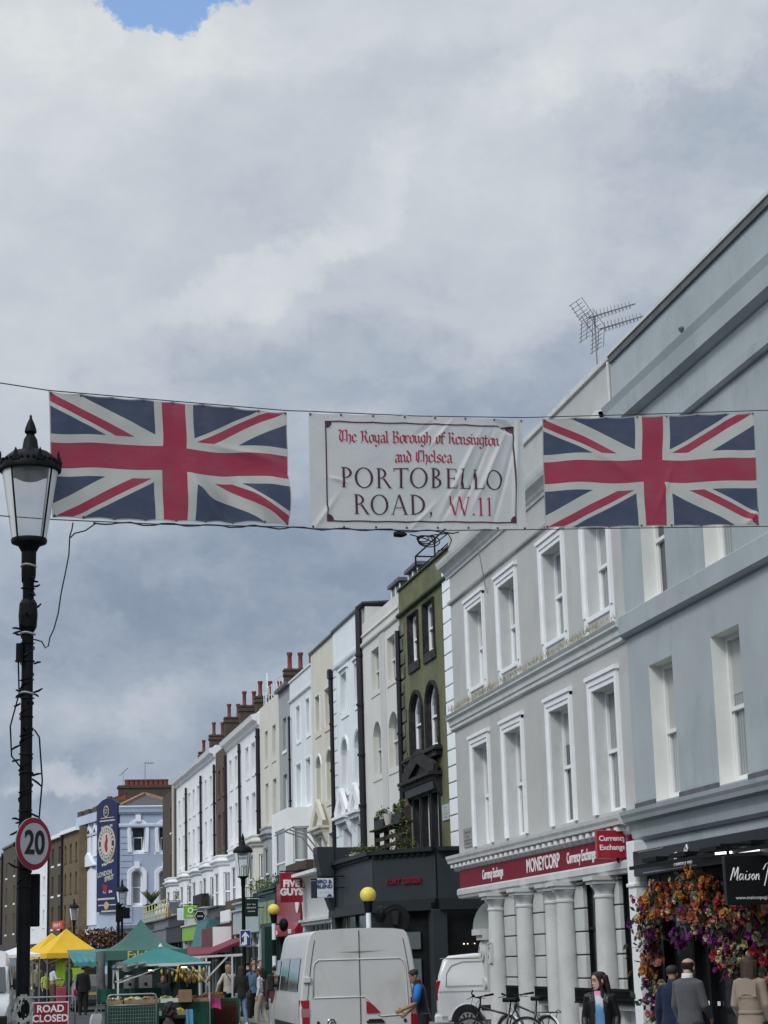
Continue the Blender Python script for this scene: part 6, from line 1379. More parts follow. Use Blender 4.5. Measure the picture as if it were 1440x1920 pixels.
def lamps():
    Y = 14.5; top = on_y(62, 780, Y); foot = on_y(45, 1700, Y)
    g = lamp('near black lamp post at the left edge, wound with cables and fairy lights', (foot.x+.0, Y, 0), top.z, 1.0, True)
    x0 = foot.x
    r = random.Random(8); mb = MB(); pts = []; H = top.z-1.2
    for k in range(300): a = k*.62; z = 2.3+(H-2.3)*k/299; rr = .050+.003*math.sin(k*1.7); pts.append((rr*math.cos(a), rr*math.sin(a), z+.03*math.sin(k*.37)))
    mb.tube(pts, .005, 5)
    for k in range(46):
        z = r.uniform(2.3, H); a = r.uniform(0, 2*PI); d = Vector((math.cos(a), math.sin(a), r.uniform(-.7, .6))); p = Vector((.046*math.cos(a), .046*math.sin(a), z)); L = r.uniform(.03, .075); mb.tube([p, p+d*L*.6, p+d*L+Vector((0, 0, r.uniform(-.01, .01)))], [.007, .009, .006], 5)
    o = mb.build('fairy_light_cable', black(), g)
    for z in (H+.02, H-.95, H-.5): mb = MB(); mb.tube([(.054*math.cos(a), .054*math.sin(a), z+.006*math.sin(a*2)) for a in [2*PI*i/14 for i in range(15)]], .009, 5); mb.build('cable_tie', mk('tie_grey', (.3, .31, .31), .5, .1), g)
    mb = MB(); mb.lathe([(.05, -.12), (.066, -.09), (.072, 0), (.066, .09), (.05, .12)], 14, (0, 0, H-.36)); mb.tube([(-.068, -.02, H-.72), (-.068, -.02, H-.58)], .028, 8); mb.tube([(-.07, 0, H-.72), (-.06, 0, H-.95), (-.13, -.02, H-1.2), (-.12, -.03, H-1.42), (-.05, -.03, H-1.5)], .006, 6)
    mb.tube([(.05, -.03, H-1.22), (.08, -.06, H-1.28), (.11, -.05, H-1.6), (.09, -.04, H-1.9)], .006, 6); mb.build('junction_box', black(), g)
    mb = MB(); mb.tube([(.092, -.04, H-1.88), (.075, -.05, H-1.98), (.065, -.05, H-2.04)], [.02, .027, .022], 8); mb.build('plug', mk('plug_blue', (.012, .05, .12), .4), g)
    # 20 limit roundel, turned towards the road
    p = on_y(62, 1582, Y-.14); s = thing('speed_limit_sign', 'round red ringed 20 sign strapped to the near lamp post', 'road sign', p); R = .188
    yaw = R_(47); rt = Vector((math.cos(yaw), math.sin(yaw), 0)); up = Vector((0, 0, 1)); nn = rt.cross(up)
    def disc(name, r, off, m, th=.004):
        mb = MB(); mb.prism([nn*off+rt*r*math.cos(2*PI*k/48)+up*r*math.sin(2*PI*k/48) for k in range(48)], nn*th); return mb.build(name, m, s)
    disc('sign_edge', R, 0, mk('sign_grey_edge', (.35, .35, .36), .5), .006); disc('red_ring', R*.985, .0062, mk('sign_road_red', (.25, .012, .035), .4, .08, 6)); disc('sign_face', R*.79, .0105, mk('sign_face', (.42, .42, .44), .45, .05, 5))
    text(s, '20', .235, mk('sign_black', (.012, .013, .014), .4), nn*.0165+up*.0, rt, up, bold=.006, squeeze=.92, depth=.001)
    mb = MB(); a = -nn*.012; mb.bar(a-rt*.12, a+rt*.12, .012, .04); mb.bar(a-rt*.05, a-rt*.05-nn*.12, .03); mb.build('strap', black(), s)
    p = on_y(64, 1688, Y+.12); mb = MB(); mb.box(-.045, -.03, -.19, .042, .03, .19); o = tag(mb.build('control_box', black(), None, loc=p, bevel=.008), 'plain black box mounted behind the lamp post under the 20 sign', 'box')
    # stickers on the foot of the post
    p = on_y(42, 1902, Y-.1); mb = MB(); st = mk('sticker_paper', (.38, .38, .36), .7, .5, 25)
    NA, NZ = 40, 44                                                    # torn paper following the round post
    for i in range(NA):
        for j in range(NZ):
            aa = [-2.75+2.3*(i+q)/NA for q in (0, 1)]; zz = [p.z-.42+.60*(j+q)/NZ for q in (0, 1)]
            n = mnoise.noise(Vector((aa[0]*2.6, zz[0]*9, 1.5)))+.5*mnoise.noise(Vector((aa[0]*7, zz[0]*22, 4)))
            ring = abs(math.hypot((aa[0]+1.55)/.75, (zz[0]-p.z-.03)/.095)-.9) < .17
            if not (n > .22 or ring) or math.hypot((aa[0]+1.5)/.22, (zz[0]-p.z-.04)/.03) < 1: continue
            mb.add([(math.cos(a)*.0915, math.sin(a)*.0915, z) for a, z in ((aa[0], zz[0]), (aa[1], zz[0]), (aa[1], zz[1]), (aa[0], zz[1]))], [(0, 1, 2, 3)])
    o = tag(mb.build('sticker', st, None, loc=(x0, Y, 0)), 'torn white stickers and scrawl on the foot of the near lamp post', 'stickers')
    # three more along the far pavement
    for k, (px, ytop, h, lab) in enumerate(((455, 1563, 6.0, 'black lantern lamp post standing before the brown and white houses'), (229, 1648, 6.0, 'black lantern lamp post standing in front of the blue pub'), (139, 1684, 5.8, 'small far lamp post left of the blue pub'))):
        Y = {0: 62.0, 1: 93.0, 2: 118.0}[k]; t = on_y(px, ytop, Y); lamp(lab, (t.x, Y, 0), t.z, (1.35, 1.3, 1.3)[k], False)
    p = on_y(460, 1759, 61.75); s = thing('one_way_sign', 'blue rectangular one way sign with a white arrow on the lamp post', 'road sign', p)
    mb = MB(); mb.box(-.17, -.01, -.25, .17, .02, .25); mb.build('sign_edge', wtext, s, bevel=.01); mb = MB(); mb.box(-.155, -.016, -.235, .155, -.0105, .235); mb.build('sign_face', mk('sign_blue', (.015, .055, .24), .4, .05), s)
    mb = MB(); mb.prism([(x, -.017, z) for x, z in ((0, .20), (.115, .06), (.115, .01), (.045, .075), (.045, -.2), (-.045, -.2), (-.045, .075), (-.115, .01), (-.115, .06))], (0, -.004, 0)); mb.prism([(-.14, -.0165, -.22), (-.02, -.0165, -.22), (-.03, -.0165, -.13), (-.10, -.0165, -.12)], (0, -.006, 0)); mb.build('arrow', wtext, s)
    p = on_y(222, 1700, 92); s = thing('sign_post', 'dark post with a hooded signal next to the lamp in front of the pub', 'post', (p.x, 92, 0)); mb = MB(); mb.tube([(0, 0, 0), (0, 0, p.z+.2)], .07, 8); mb.box(-.12, -.1, p.z-.7, .12, .1, p.z); mb.prism([(-.12, -.1, p.z), (.12, -.1, p.z), (.2, -.35, p.z+.1)], (0, 0, .05)); mb.build('post', black(), s)
    o = on_y(237, 1712, 92.8); mb = MB(); mb.box(-.16, -.1, -.25, .16, .1, .25); tag(mb.build('lamp_bracket_box', black(), None, loc=o, bevel=.02), 'dark box on the side of the lamp post before the pub', 'box')
lamps()

def beacon(label, px, py, Y, dia):
    p = on_y(px, py, Y); g = thing('belisha_beacon', label, 'crossing beacon', (p.x, Y, 0), 0, 'crossing beacons'); z = p.z; r = dia/2
    m, nt, pb = base_mat('beacon_amber') if 'beacon_amber' not in MATS else (MATS['beacon_amber'], None, None)
    if nt: pb.inputs['Base Color'].default_value = (.74, .60, .12, 1); pb.inputs['Roughness'].default_value = .3; pb.inputs['Subsurface Weight'].default_value = .3; pb.inputs['Subsurface Radius'].default_value = (.2, .15, .05); MATS['beacon_amber'] = m
    mb = MB(); mb.ball((0, 0, z), (r, r, r*.97), 24, 16); mb.build('globe', m, g, smooth=True)
    mb = MB(); mb.lathe([(.06, z-r-.18), (.075, z-r-.12), (.085, z-r-.02), (.10, z-r+.035), (.05, z-r+.04)], 14); mb.build('globe_seat', black(), g, smooth=True, auto=40)
    for k in range(6):
        mb = MB(); a = z-r-.18-k*.4; mb.lathe([(.05, max(a-.4, 0)), (.05, a)], 14); mb.build('pole_band', black() if k % 2 else white(), g, smooth=True, auto=40)
    mb = MB(); mb.lathe([(.055, 0), (.055, z-r-.18-2.4)], 12); mb.build('pole', black(), g)
    mb = MB(); c = Vector((.26, -.02, z-r-.22)); mb.bar((0, 0, z-r-.2), c, .03); rings = []
    for i, (d, rr) in enumerate(((-.10, .05), (-.06, .10), (.02, .135), (.10, .15), (.105, .13))): rings.append([c+Vector((rr*math.cos(2*PI*k/14)*.8, d, rr*math.sin(2*PI*k/14)*1.15)) for k in range(14)])
    mb.loft(rings); mb.build('spot_lamp', black(), g, smooth=True, auto=40)
beacon('yellow globe crossing beacon in front of the dark corner shop', 690, 1678, 37, .31)
beacon('yellow globe crossing beacon in front of the red burger shop', 513, 1706, 49, .30)
def road_disc():
    p = on_y(740, 1724, 43.2); g = thing('road_sign', 'round black back of a road sign between the beacon and the corner shop', 'road sign', (p.x, 43.2, 0)); z = p.z
    mb = MB(); mb.prism([(.345*math.cos(2*PI*k/40), -.02, z+.345*math.sin(2*PI*k/40)) for k in range(40)], (0, .04, 0)); mb.build('disc', mk('matt_black', (.010, .010, .011), .7, .2), g, bevel=.008)
    mb = MB(); mb.prism([(-.09, -.022, z+.19), (.09, -.022, z+.19), (.045, -.022, z-.12), (-.045, -.022, z-.12)], (0, -.08, 0)); mb.tube([(.24*math.cos(a), -.03, z+.24*math.sin(a)) for a in [.2+i*.2 for i in range(14)]], .012, 5); mb.build('clip', mk('clip_grey', (.022, .022, .024), .6), g)
    mb = MB(); mb.tube([(0, .05, 0), (0, .05, z+.3)], .038, 10); mb.build('post', black(), g)
road_disc()

# ================================================================== vehicles
def wheel(parent, x, y, r=.33, w=.21, side=1, name='wheel'):
    mb = MB(); n = 28
    def ring(rad, yy): return [(x+side*yy, y+rad*math.cos(2*PI*k/n), r+rad*math.sin(2*PI*k/n)) for k in range(n)]
    mb.loft([ring(r*.62, 0), ring(r*.9, .0), ring(r, -.03), ring(r, -w+.03), ring(r*.9, -w), ring(r*.5, -w)]); o = mb.build(name, mk('tyre', (.018, .018, .019), .85, .2, 12), parent, smooth=True, auto=40)
    mb = MB(); mb.loft([ring(r*.64, -.012), ring(r*.60, .008), ring(r*.55, -.01)], cap=False); mb.loft([ring(r*.18, .0), ring(r*.14, .012), ring(.01, .014)])
    for k in range(9):
        a = 2*PI*k/9; c, s = math.cos(a), math.sin(a); mb.bar((x+side*-.004, y+r*.12*c, r+r*.12*s), (x+side*-.004, y+r*.6*c, r+r*.6*s), .055, .02, up=(1, 0, 0))
    mb.loft([ring(r*.6, -.06), ring(.01, -.06)]); mb.build('hubcap', mk('hub_silver', (.42, .43, .44), .4, .1, 8, metal=.5), o, smooth=True, auto=40)
    return o
def van_body(sec_x, prof, L, hs):
    """sec: half outline (x, z); prof: list of (y, top height, width factor)"""
    rings = []
    for y, h, wf in prof:
        ring = [(x*wf*(1 if z < h*.97 else 1), min(z, h-.015*k) if z > .9 else z) for k, (x, z) in enumerate(sec_x)]
        rr = [(a, y, b) for a, b in ring]+[(-a, y, b) for a, b in reversed(ring[:-1])]; rings.append(rr)
    return rings
def cargo_van(label, loc, rotz, paint, hz=1.0, glazed=True, tall=2.305):
    g = thing('cargo_van', label, 'van', loc, rotz); T = tall; k = T/2.305
    sec = [(.98, .34), (1.02, .5), (1.035, .75), (1.035, 1.0), (1.0, 1.35), (.955, 1.70*k), (.915, 1.95*k), (.88, 2.12*k), (.845, 2.21*k), (.78, 2.262*k), (.6, 2.288*k), (.3, 2.30*k), (0, T)]
    def ring(y, f, wf=1.0, zc=None):
        out = []
        for x, z in sec:
            zz = z if zc is None or z <= zc else zc-(T-z)*.03
            out.append((x*wf, y, zz))
        return out+[(-x, yy, z) for x, yy, z in reversed(out[:-1])]
    R = [ring(.0, 1, .965), ring(.03, 1, .99), ring(.12, 1), ring(2.0, 1), ring(3.6, 1), ring(3.75, 1, 1, T-.03), ring(3.98, 1, .99, 1.86), ring(4.62, 1, .97, 1.18), ring(4.74, 1, .965, 1.10), ring(5.15, 1, .95, .98), ring(5.3, 1, .90, .86), ring(5.38, 1, .85, .70)]
    mb = MB(); mb.loft(R); body = mb.build('body', paint, g, smooth=True, auto=28)
    seam = mk('van_seam', (.05, .05, .05), .8); dark = mk('van_plastic', (.02, .02, .021), .6, .2, 8)
    mb = MB(); y = -.006
    mb.box(-.006, -.012, .45, .006, -.003, T*.985)
    def sx(z):
        for (x0, z0), (x1, z1) in zip(sec[:-1], sec[1:]):
            if z0 <= z <= z1: return (x0+(x1-x0)*(z-z0)/(z1-z0))*.965
        return .3
    for s in (-1, 1):
        pts = [(s*(sx(z)-.09), -.004, z) for z in (.45, .8, 1.1, 1.4*k, 1.7*k, 2.0*k, 2.12*k)]; mb.tube(pts, .006, 5)
    mb.build('door_seam', seam, body)
    # raised panels of the two rear doors: a soft rolled edge round each
    mb = MB(); lip = paint
    zt = 1.79*k; zl = 1.17
    outl = [(-.80, zl), (-.79, zt-.14), (-.765, zt-.05), (-.70, zt), (.70, zt), (.765, zt-.05), (.79, zt-.14), (.82, .92), (.78, .86), (.36, .84), (.30, .87), (.16, 1.10), (.08, zl), (-.80, zl)]
    mb.tube([(x, -.002, z) for x, z in outl], .014, 6); mb.tube([(-.86, -.001, zl-.02), (-.86, -.001, .72), (-.8, -.001, .66)], .008, 6); mb.tube([(-.45, 0, zt+.135), (.45, 0, zt+.135)], [.002, .012][0:1]*2, 5)
    mb.prism([(-.46, .004, zt+.125), (0, -.020, zt+.125), (.46, .004, zt+.125), (.46, .004, zt+.15), (0, .0, zt+.17), (-.46, .004, zt+.15)], (0, .02, 0)); mb.build('door_panel_edge', lip, body, smooth=True)
    mb = MB(); mb.tube([(x*.985, .002, z-.012) for x, z in outl], .006, 5); mb.build('panel_shadow_line', mk('van_line_grey', (.30, .30, .30), .7), body)  # grey copy of the rolled edge, its shade put into the colour
    lens = mk('lens_red', (.30, .006, .02), .2, .1, coat=.6)
    for s in (-1, 1):
        mb = MB(); mb.loft([[(s*.86, -.012, z), (s*1.0, .0, z), (s*1.035, .10, z), (s*1.03, .16, z), (s*.86, .16, z)] for z in (.42, .78, 1.05, 1.14)]); l = mb.build('tail_light', lens, g, bevel=.01)
        mb = MB(); mb.loft([[(s*.865, -.018, z), (s*1.0, -.006, z), (s*1.04, .10, z), (s*1.03, .15, z), (s*.87, .15, z)] for z in (.86, 1.00)]); mb.build('clear_lens', mk('lens_clear', (.30, .17, .17), .15, .1, coat=.6), l)
        mb = MB(); mb.box(s*.84, -.045, 1.42*k, s*.965, .03, 1.52*k); mb.build('hinge', paint, g, bevel=.015)
        wheel(g, s*.98, 1.0, .34, .22, s); wheel(g, s*.98, 4.45, .34, .22, s)
        m2 = MB(); m2.box(s*1.05, 3.9, 1.25, s*1.17, 4.05, 1.55); m2.bar((s*1.0, 3.97, 1.35), (s*1.1, 3.97, 1.35), .06); m2.build('mirror', dark, g, bevel=.03)
    mb = MB(); mb.prism([(.10, -.004, .90), (.34, -.004, .90), (.25, -.004, 1.00), (.17, -.004, 1.07), (.10, -.004, 1.10)], (0, -.02, 0)); mb.build('door_light', lens, g, bevel=.004)
    mb = MB(); mb.box(.10, -.035, .735, .40, -.005, .775); mb.box(.13, -.045, .775, .37, -.03, .80); mb.build('door_handle', dark, g, bevel=.01)
    mb = MB(); mb.prism([(.25+.11*math.cos(a), -.005, .79+.045*math.sin(a)) for a in [PI*i/10 for i in range(11)]], (0, -.012, 0)); mb.build('handle_cup', paint, g)
    mb = MB(); n = 20; 
    for i in range(1): mb.tube([(-.50+.062*math.cos(2*PI*q/n), -.012, .76+.062*math.sin(2*PI*q/n)) for q in range(n+1)], .012, 6)
    mb.tube([(-.54, -.012, .73), (-.51, -.012, .78), (-.47, -.012, .76), (-.455, -.012, .80)], .012, 6); mb.build('round_badge', mk('chrome', (.30, .30, .31), .25, .1, metal=.9), g)
    for x in (-.72, .76): mb = MB(); mb.prism([(x+.026*math.cos(2*PI*q/14), -.004, .76+.032*math.sin(2*PI*q/14)) for q in range(14)], (0, -.008, 0)); mb.build('lock', dark, g)
    mb = MB(); mb.box(-.86, -.03, .32, .86, .1, .46); mb.box(-.62, -.03, .60, .0, .0, .64); mb.box(-1.0, -.05, .3, 1.0, .1, .45); mb.build('rear_bumper', dark, g, bevel=.02)
    for s in (-1, 1):
        gm = mk('van_glass', (.03, .03, .032), .1, .3, 4, coat=1.0, dirt=((.22, .20, .18), .7, 1.2)); mb = MB()  # broad brown-grey patches mixed into the dark pane colour
        for a, b in ((.45, 1.95), (2.05, 3.2)) if glazed else ((3.3, 3.31),):
            mb.add([(s*(1.01+.014), a, 1.28), (s*(1.01+.014), b, 1.28), (s*(.935+.014), b, 1.84*k), (s*(.935+.014), a, 1.84*k)], [(0, 1, 2, 3)])
        mb.add([(s*1.03, 3.45, 1.28), (s*1.02, 4.35, 1.28), (s*.97, 4.0, 1.80*k), (s*.955, 3.45, 1.82*k)], [(0, 1, 2, 3)]); mb.build('side_glass', gm, g, recalc=False)
        mb = MB(); mb.box(s*1.03, .3, .62, s*1.05, 3.9, .74); mb.build('side_moulding', dark, g)
    # front: windscreen, bonnet grille, headlamps, bumper
    mb = MB(); mb.add([(-.90, 4.62, 1.20), (.90, 4.62, 1.20), (.84, 4.02, 1.83), (-.84, 4.02, 1.83)], [(0, 1, 2, 3)]); o = mb.build('windscreen', mk('screen_glass', (.03, .035, .04), .08, .2, 3, coat=1.0), g, recalc=False); o.location = (0, .06, .015)
    for s in (-1, 1):
        mb = MB(); mb.loft([[(s*.50, 5.38, z), (s*.86, 5.16, z), (s*.90, 4.95, z), (s*.6, 5.0, z)] for z in (.72, .92)]); mb.build('headlight', mk('lamp_glass', (.35, .36, .38), .1, .3, 9, coat=1.0), g, bevel=.03)
    mb = MB(); mb.box(-.5, 5.2, .72, .5, 5.42, .96); mb.box(-.93, 5.0, .28, .93, 5.46, .62); mb.build('front_bumper', dark, g, bevel=.04)
    return g
paint_w = mk('van_white', (.56, .56, .545), .38, .05, 1.2, coat=.25, spec=.35, dirt=((.42, .41, .38), .5, 1.6)); paint_b = mk('van_bright', (.70, .71, .71), .3, .04, 1.5, coat=.5)
cv = on_y(676, 1900, 33); cargo_van('large dusty white van seen from behind in the middle of the street', (cv.x, 33, 0), R_(-1.8), paint_w)
cv = on_y(24, 1850, 52); cargo_van('white van at the left edge facing the camera beside the near lamp post', (cv.x-.97, 57.4, 0), R_(179), paint_b, glazed=False, tall=2.30)
def small_van():
    g = thing('small_van', 'small clean white panel van parked in the side street beside the columns', 'van', (0, 0, 0)); p0 = on_y(819, 1880, 44.6); g.location = (p0.x, 44.6, 0); g.rotation_euler = (0, 0, R_(-13))
    prof = [(.06, .32), (.0, .6), (.0, .95), (.05, 1.35), (.16, 1.70), (.30, 1.80), (.9, 1.845), (2.3, 1.84), (2.75, 1.74), (3.25, 1.25), (3.9, 1.05), (4.25, .85), (4.35, .5), (4.3, .30)]
    mb = MB(); rings = []
    cx, cz = 2.1, 1.0
    for y, s in ((.0, .90), (.025, .955), (.09, 1.0), (1.70, 1.0), (1.77, .955), (1.8, .9)):
        rings.append([(cx+(x-cx)*(1-(1-s)*.35) , y+(.16 if y < .9 else -.16)*max(0, (z-1.05)/.8)**1.5, cz+(z-cz)*(1-(1-s)*.6)) for x, z in prof])
    mb.loft(rings); b = mb.build('body', paint_b, g, smooth=True, auto=30); dark = MATS['van_plastic']
    off = lambda z: .16*max(0, (z-1.05)/.8)**1.5
    mb = MB(); pts = [(.22, 1.12), (.24, 1.4), (.36, 1.58), (.62, 1.66), (1.85, 1.66), (1.88, 1.12), (.22, 1.12)]; mb.tube([(x, off(z)-.004, z) for x, z in pts], .008, 5); mb.tube([(.03, .0, 1.0), (3.0, .0, 1.0)], .006, 5); mb.tube([(1.95, off(z)-.004, z) for z in (.45, .9, 1.3, 1.7)], .006, 5)
    mb.tube([(.1, off(1.74)+.0, 1.74), (2.4, off(1.74), 1.74)], .01, 5); mb.build('panel_line', mk('van_line_grey', (.30, .30, .30), .7), b)
    mb = MB(); mb.box(1.02, -.02, .56, 1.9, .01, .68); mb.box(2.0, -.02, .56, 3.0, .01, .68); mb.build('side_moulding', dark, g, bevel=.01)
    arc = [(.70+.365*math.cos(a), .33+.365*math.sin(a)) for a in [PI*i/14 for i in range(15)]]; mb = MB(); mb.prism([(x, -.005, z) for x, z in arc], (0, .3, 0)); mb.build('wheel_arch', dark, g)
    mb = MB(); mb.tube([(x+.0, -.004, z) for x, z in [(.70+.385*math.cos(a), .33+.385*math.sin(a)) for a in [PI*i/14 for i in range(15)]]], .022, 6); mb.build('arch_lip', paint_b, g, smooth=True)
    for wx in (.70, 3.5):
        w = MB(); e = bpy.data.objects.new('wheel_axle', None); bpy.data.objects.remove(e)
        n = 28; r = .32
        def ring(rad, yy): return [(wx+rad*math.cos(2*PI*k/n), yy, .32+rad*math.sin(2*PI*k/n)) for k in range(n)]
        w.loft([ring(r*.6, -.01), ring(r*.9, -.012), ring(r, .02), ring(r, .18), ring(r*.5, .2)]); o = w.build('wheel', MATS['tyre'], g, smooth=True, auto=40)
        w = MB(); w.loft([ring(r*.64, -.012), ring(r*.60, -.03), ring(r*.54, -.01)], cap=False); w.loft([ring(r*.2, -.02), ring(r*.12, -.035), ring(.01, -.036)])
        for k in range(10): a = 2*PI*k/10; w.bar((wx+r*.15*math.cos(a), -.02, .32+r*.15*math.sin(a)), (wx+r*.6*math.cos(a), -.02, .32+r*.6*math.sin(a)), .045, .02, up=(0, 1, 0))
        w.loft([ring(r*.6, .03), ring(.01, .03)]); w.build('hubcap', MATS['hub_silver'], o, smooth=True, auto=40)
    mb = MB(); mb.box(-.06, .0, .28, .3, 1.8, .5); mb.build('rear_bumper', paint_b, g, bevel=.05); mb = MB(); mb.box(.0, .03, .8, .12, .1, 1.25); mb.build('tail_light', MATS['lens_red'], g, bevel=.02)
    mb = MB(); mb.add([(3.25, .1, 1.3), (2.8, .2, 1.7), (2.1, .12, 1.68), (2.1, .0, 1.2), (3.1, .0, 1.2)], [(0, 1, 2, 3, 4)]); o = mb.build('side_glass', MATS['screen_glass'], g, recalc=False); o.location = (0, -.03, 0)
small_van()

def bicycle(label, loc, rotz, frame, guard=None, rack=False, flat=True):
    """local x points forward"""
    g = thing('bicycle', label, 'bicycle', loc, rotz); r = .34; b = black(); wb = 1.04
    for wx in (0, wb):
        mb = MB(); n = 30; mb.tube([(wx+r*math.cos(2*PI*k/n), 0, r+r*math.sin(2*PI*k/n)) for k in range(n+1)], .02, 6, cap=False); w = mb.build('wheel', MATS['tyre'], g, smooth=True)
        mb = MB(); mb.tube([(wx+(r-.028)*math.cos(2*PI*k/n), 0, r+(r-.028)*math.sin(2*PI*k/n)) for k in range(n+1)], .010, 5, cap=False)
        for k in range(18): a = 2*PI*k/18; mb.tube([(wx, .02 if k % 2 else -.02, r), (wx+(r-.03)*math.cos(a), 0, r+(r-.03)*math.sin(a))], .0016, 3)
        mb.tube([(wx, -.05, r), (wx, .05, r)], .022, 8); mb.build('rim', mk('rim_grey', (.25, .25, .26), .4, .1, metal=.6), w)
    bb, st, hd0, hd1 = (.43, 0, .29), (.29, 0, .80), (.86, 0, .78), (.83, 0, .90)
    mb = MB(); mb.tube([(0, .05, r), (.26, .02, .72)], .009, 6); mb.tube([(0, -.05, r), (.26, -.02, .72)], .009, 6); mb.tube([(0, .05, r), bb], .010, 6); mb.tube([(0, -.05, r), bb], .010, 6)
    mb.tube([bb, st], .017, 8); mb.tube([bb, hd0], .019, 8); mb.tube([(.31, 0, .72), (.845, 0, .85)], .017, 8); mb.tube([hd0, hd1], .021, 8)
    for s in (-1, 1): mb.tube([hd0, (.875, s*.055, .70), (wb, s*.055, r)], .012, 6)
    mb.build('frame', frame, g, smooth=True)
    mb = MB(); mb.tube([hd1, (.82, 0, .98), (.88, 0, 1.0)], .014, 6); pts = [(.76, -.33, 1.04), (.86, -.2, 1.02), (.88, 0, 1.0), (.86, .2, 1.02), (.76, .33, 1.04)]; mb.tube(pts, .012, 6)
    mb.tube(pts[:2], [.018, .016], 8); mb.tube(pts[3:], [.016, .018], 8)
    for s in (-1, 1): mb.tube([(.87, s*.16, 1.02), (.93, s*.18, .99), (.90, s*.30, .98)], .006, 5); mb.tube([(.88, s*.15, 1.0), (.95, s*.08, .9), (.90, 0, .72)], .004, 4)
    mb.tube([(.9, .06, 1.02), (.95, .06, 1.06), (.93, .06, 1.12)], .012, 6); mb.build('handlebar', b, g, smooth=True)
    mb = MB(); mb.tube([st, (.265, 0, .92)], .013, 6); mb.loft([[(.13+x, y*w, .95+z*.6) for y, z in ((-1, 0), (-.7, .05), (0, .065), (.7, .05), (1, 0), (.5, -.05), (-.5, -.05))] for x, w in ((0, .07), (.05, .075), (.15, .05), (.24, .028), (.28, .018))]); mb.build('saddle', b, g, smooth=True)
    mb = MB(); mb.tube([(.43, -.09, .29), (.43, .09, .29)], .02, 8); mb.tube([(.43+.09*math.cos(2*PI*k/18), -.05, .29+.09*math.sin(2*PI*k/18)) for k in range(19)], .008, 5); mb.bar((.43, -.08, .29), (.55, -.09, .17), .02); mb.bar((.43, .08, .29), (.31, .09, .41), .02); mb.box(.5, -.14, .155, .6, -.08, .18); mb.box(.26, .08, .40, .36, .14, .425); mb.build('crank', b, g)
    if guard:
        mb = MB()
        for wx, a0, a1 in ((0, 20, 190), (wb, 30, 165)): mb.loft([[(wx+rr*math.cos(R_(a)), y, r+rr*math.sin(R_(a))) for y, rr in ((-.03, r+.03), (0, r+.045), (.03, r+.03), (0, r+.036))] for a in range(a0, a1, 10)])
        mb.build('mudguard', guard, g, smooth=True)
    if rack:
        mb = MB(); 
        for s in (-1, 1): mb.tube([(.2, s*.06, .74), (-.28, s*.07, .74)], .007, 5); mb.tube([(-.18, s*.07, .74), (0, s*.06, r)], .006, 5)
        for k in range(5): mb.tube([(.12-.1*k, -.065, .74), (.12-.1*k, .065, .74)], .005, 4)
        mb.tube([(-.28, -.07, .74), (-.3, 0, .78), (-.28, .07, .74)], .007, 5); mb.build('rear_rack', b, g)
    return g
p = on_y(986, 1900, 30.8); bicycle('black mountain bicycle, the nearer of two by the white columns', (p.x, 30.8, .127), R_(137), mk('bike_black', (.014, .014, .016), .35, .2, coat=.4))
p = on_y(1026, 1900, 31.0); bicycle('bicycle with white mudguards and rear rack behind the black one', (p.x, 31.0, .127), R_(112), mk('bike_navy', (.02, .022, .04), .35, .2, coat=.4), white(), True)

# ================================================================== the market
def gazebo(label, px, Y, w, zt, ze, m, val=.28, legs=True, leg_m=None, group=None, rot=0.0, sag=.35, peak=False, depth=None, ypx=1750):
    p = on_y(px, ypx, Y); g = thing('market_canopy', label, 'canopy', (p.x, Y, 0), rot, group); d = (depth or w)/2; h = w/2; n = 8
    mb = MB()
    cs = [(-h, -d), (h, -d), (h, d), (-h, d)]
    for k in range(4):
        a, b = cs[k], cs[(k+1) % 4]; rows = []
        for i in range(n+1):
            t = i/n; z = ze+(zt-ze)*(t*(1-sag)+sag*t*t) ; f = 1-t
            rows.append([((a[0]+(b[0]-a[0])*j/n)*f, (a[1]+(b[1]-a[1])*j/n)*f, z-.05*math.sin(PI*j/n)*math.sin(PI*t)) for j in range(n+1)])
        mb.loft(rows, close=False, cap=False)
    cv = mb.build('roof', m, g, smooth=True, auto=25)
    mb = MB()
    for k in range(4):
        a, b = cs[k], cs[(k+1) % 4]; N = 12
        mb.loft([[(a[0]+(b[0]-a[0])*j/N, a[1]+(b[1]-a[1])*j/N, ze) for j in range(N+1)], [(1.01*(a[0]+(b[0]-a[0])*j/N), 1.01*(a[1]+(b[1]-a[1])*j/N), ze-val-.02*(j % 2)) for j in range(N+1)]], close=False, cap=False)
    mb.build('valance', m, g, recalc=False)
    if legs:
        for a in cs: mb = MB(); mb.bar((a[0]*.97, a[1]*.97, 0), (a[0]*.97, a[1]*.97, ze), .045); mb.build('leg', leg_m or MATS['galv'], g)
        mb = MB()
        for k in range(4):
            a, b = cs[k], cs[(k+1) % 4]; mb.bar((a[0]*.97, a[1]*.97, ze-.45), ((a[0]+b[0])*.485, (a[1]+b[1])*.485, ze-.05), .03); mb.bar((b[0]*.97, b[1]*.97, ze-.45), ((a[0]+b[0])*.485, (a[1]+b[1])*.485, ze-.05), .03)
        mb.build('truss', leg_m or MATS['galv'], g)
    return g
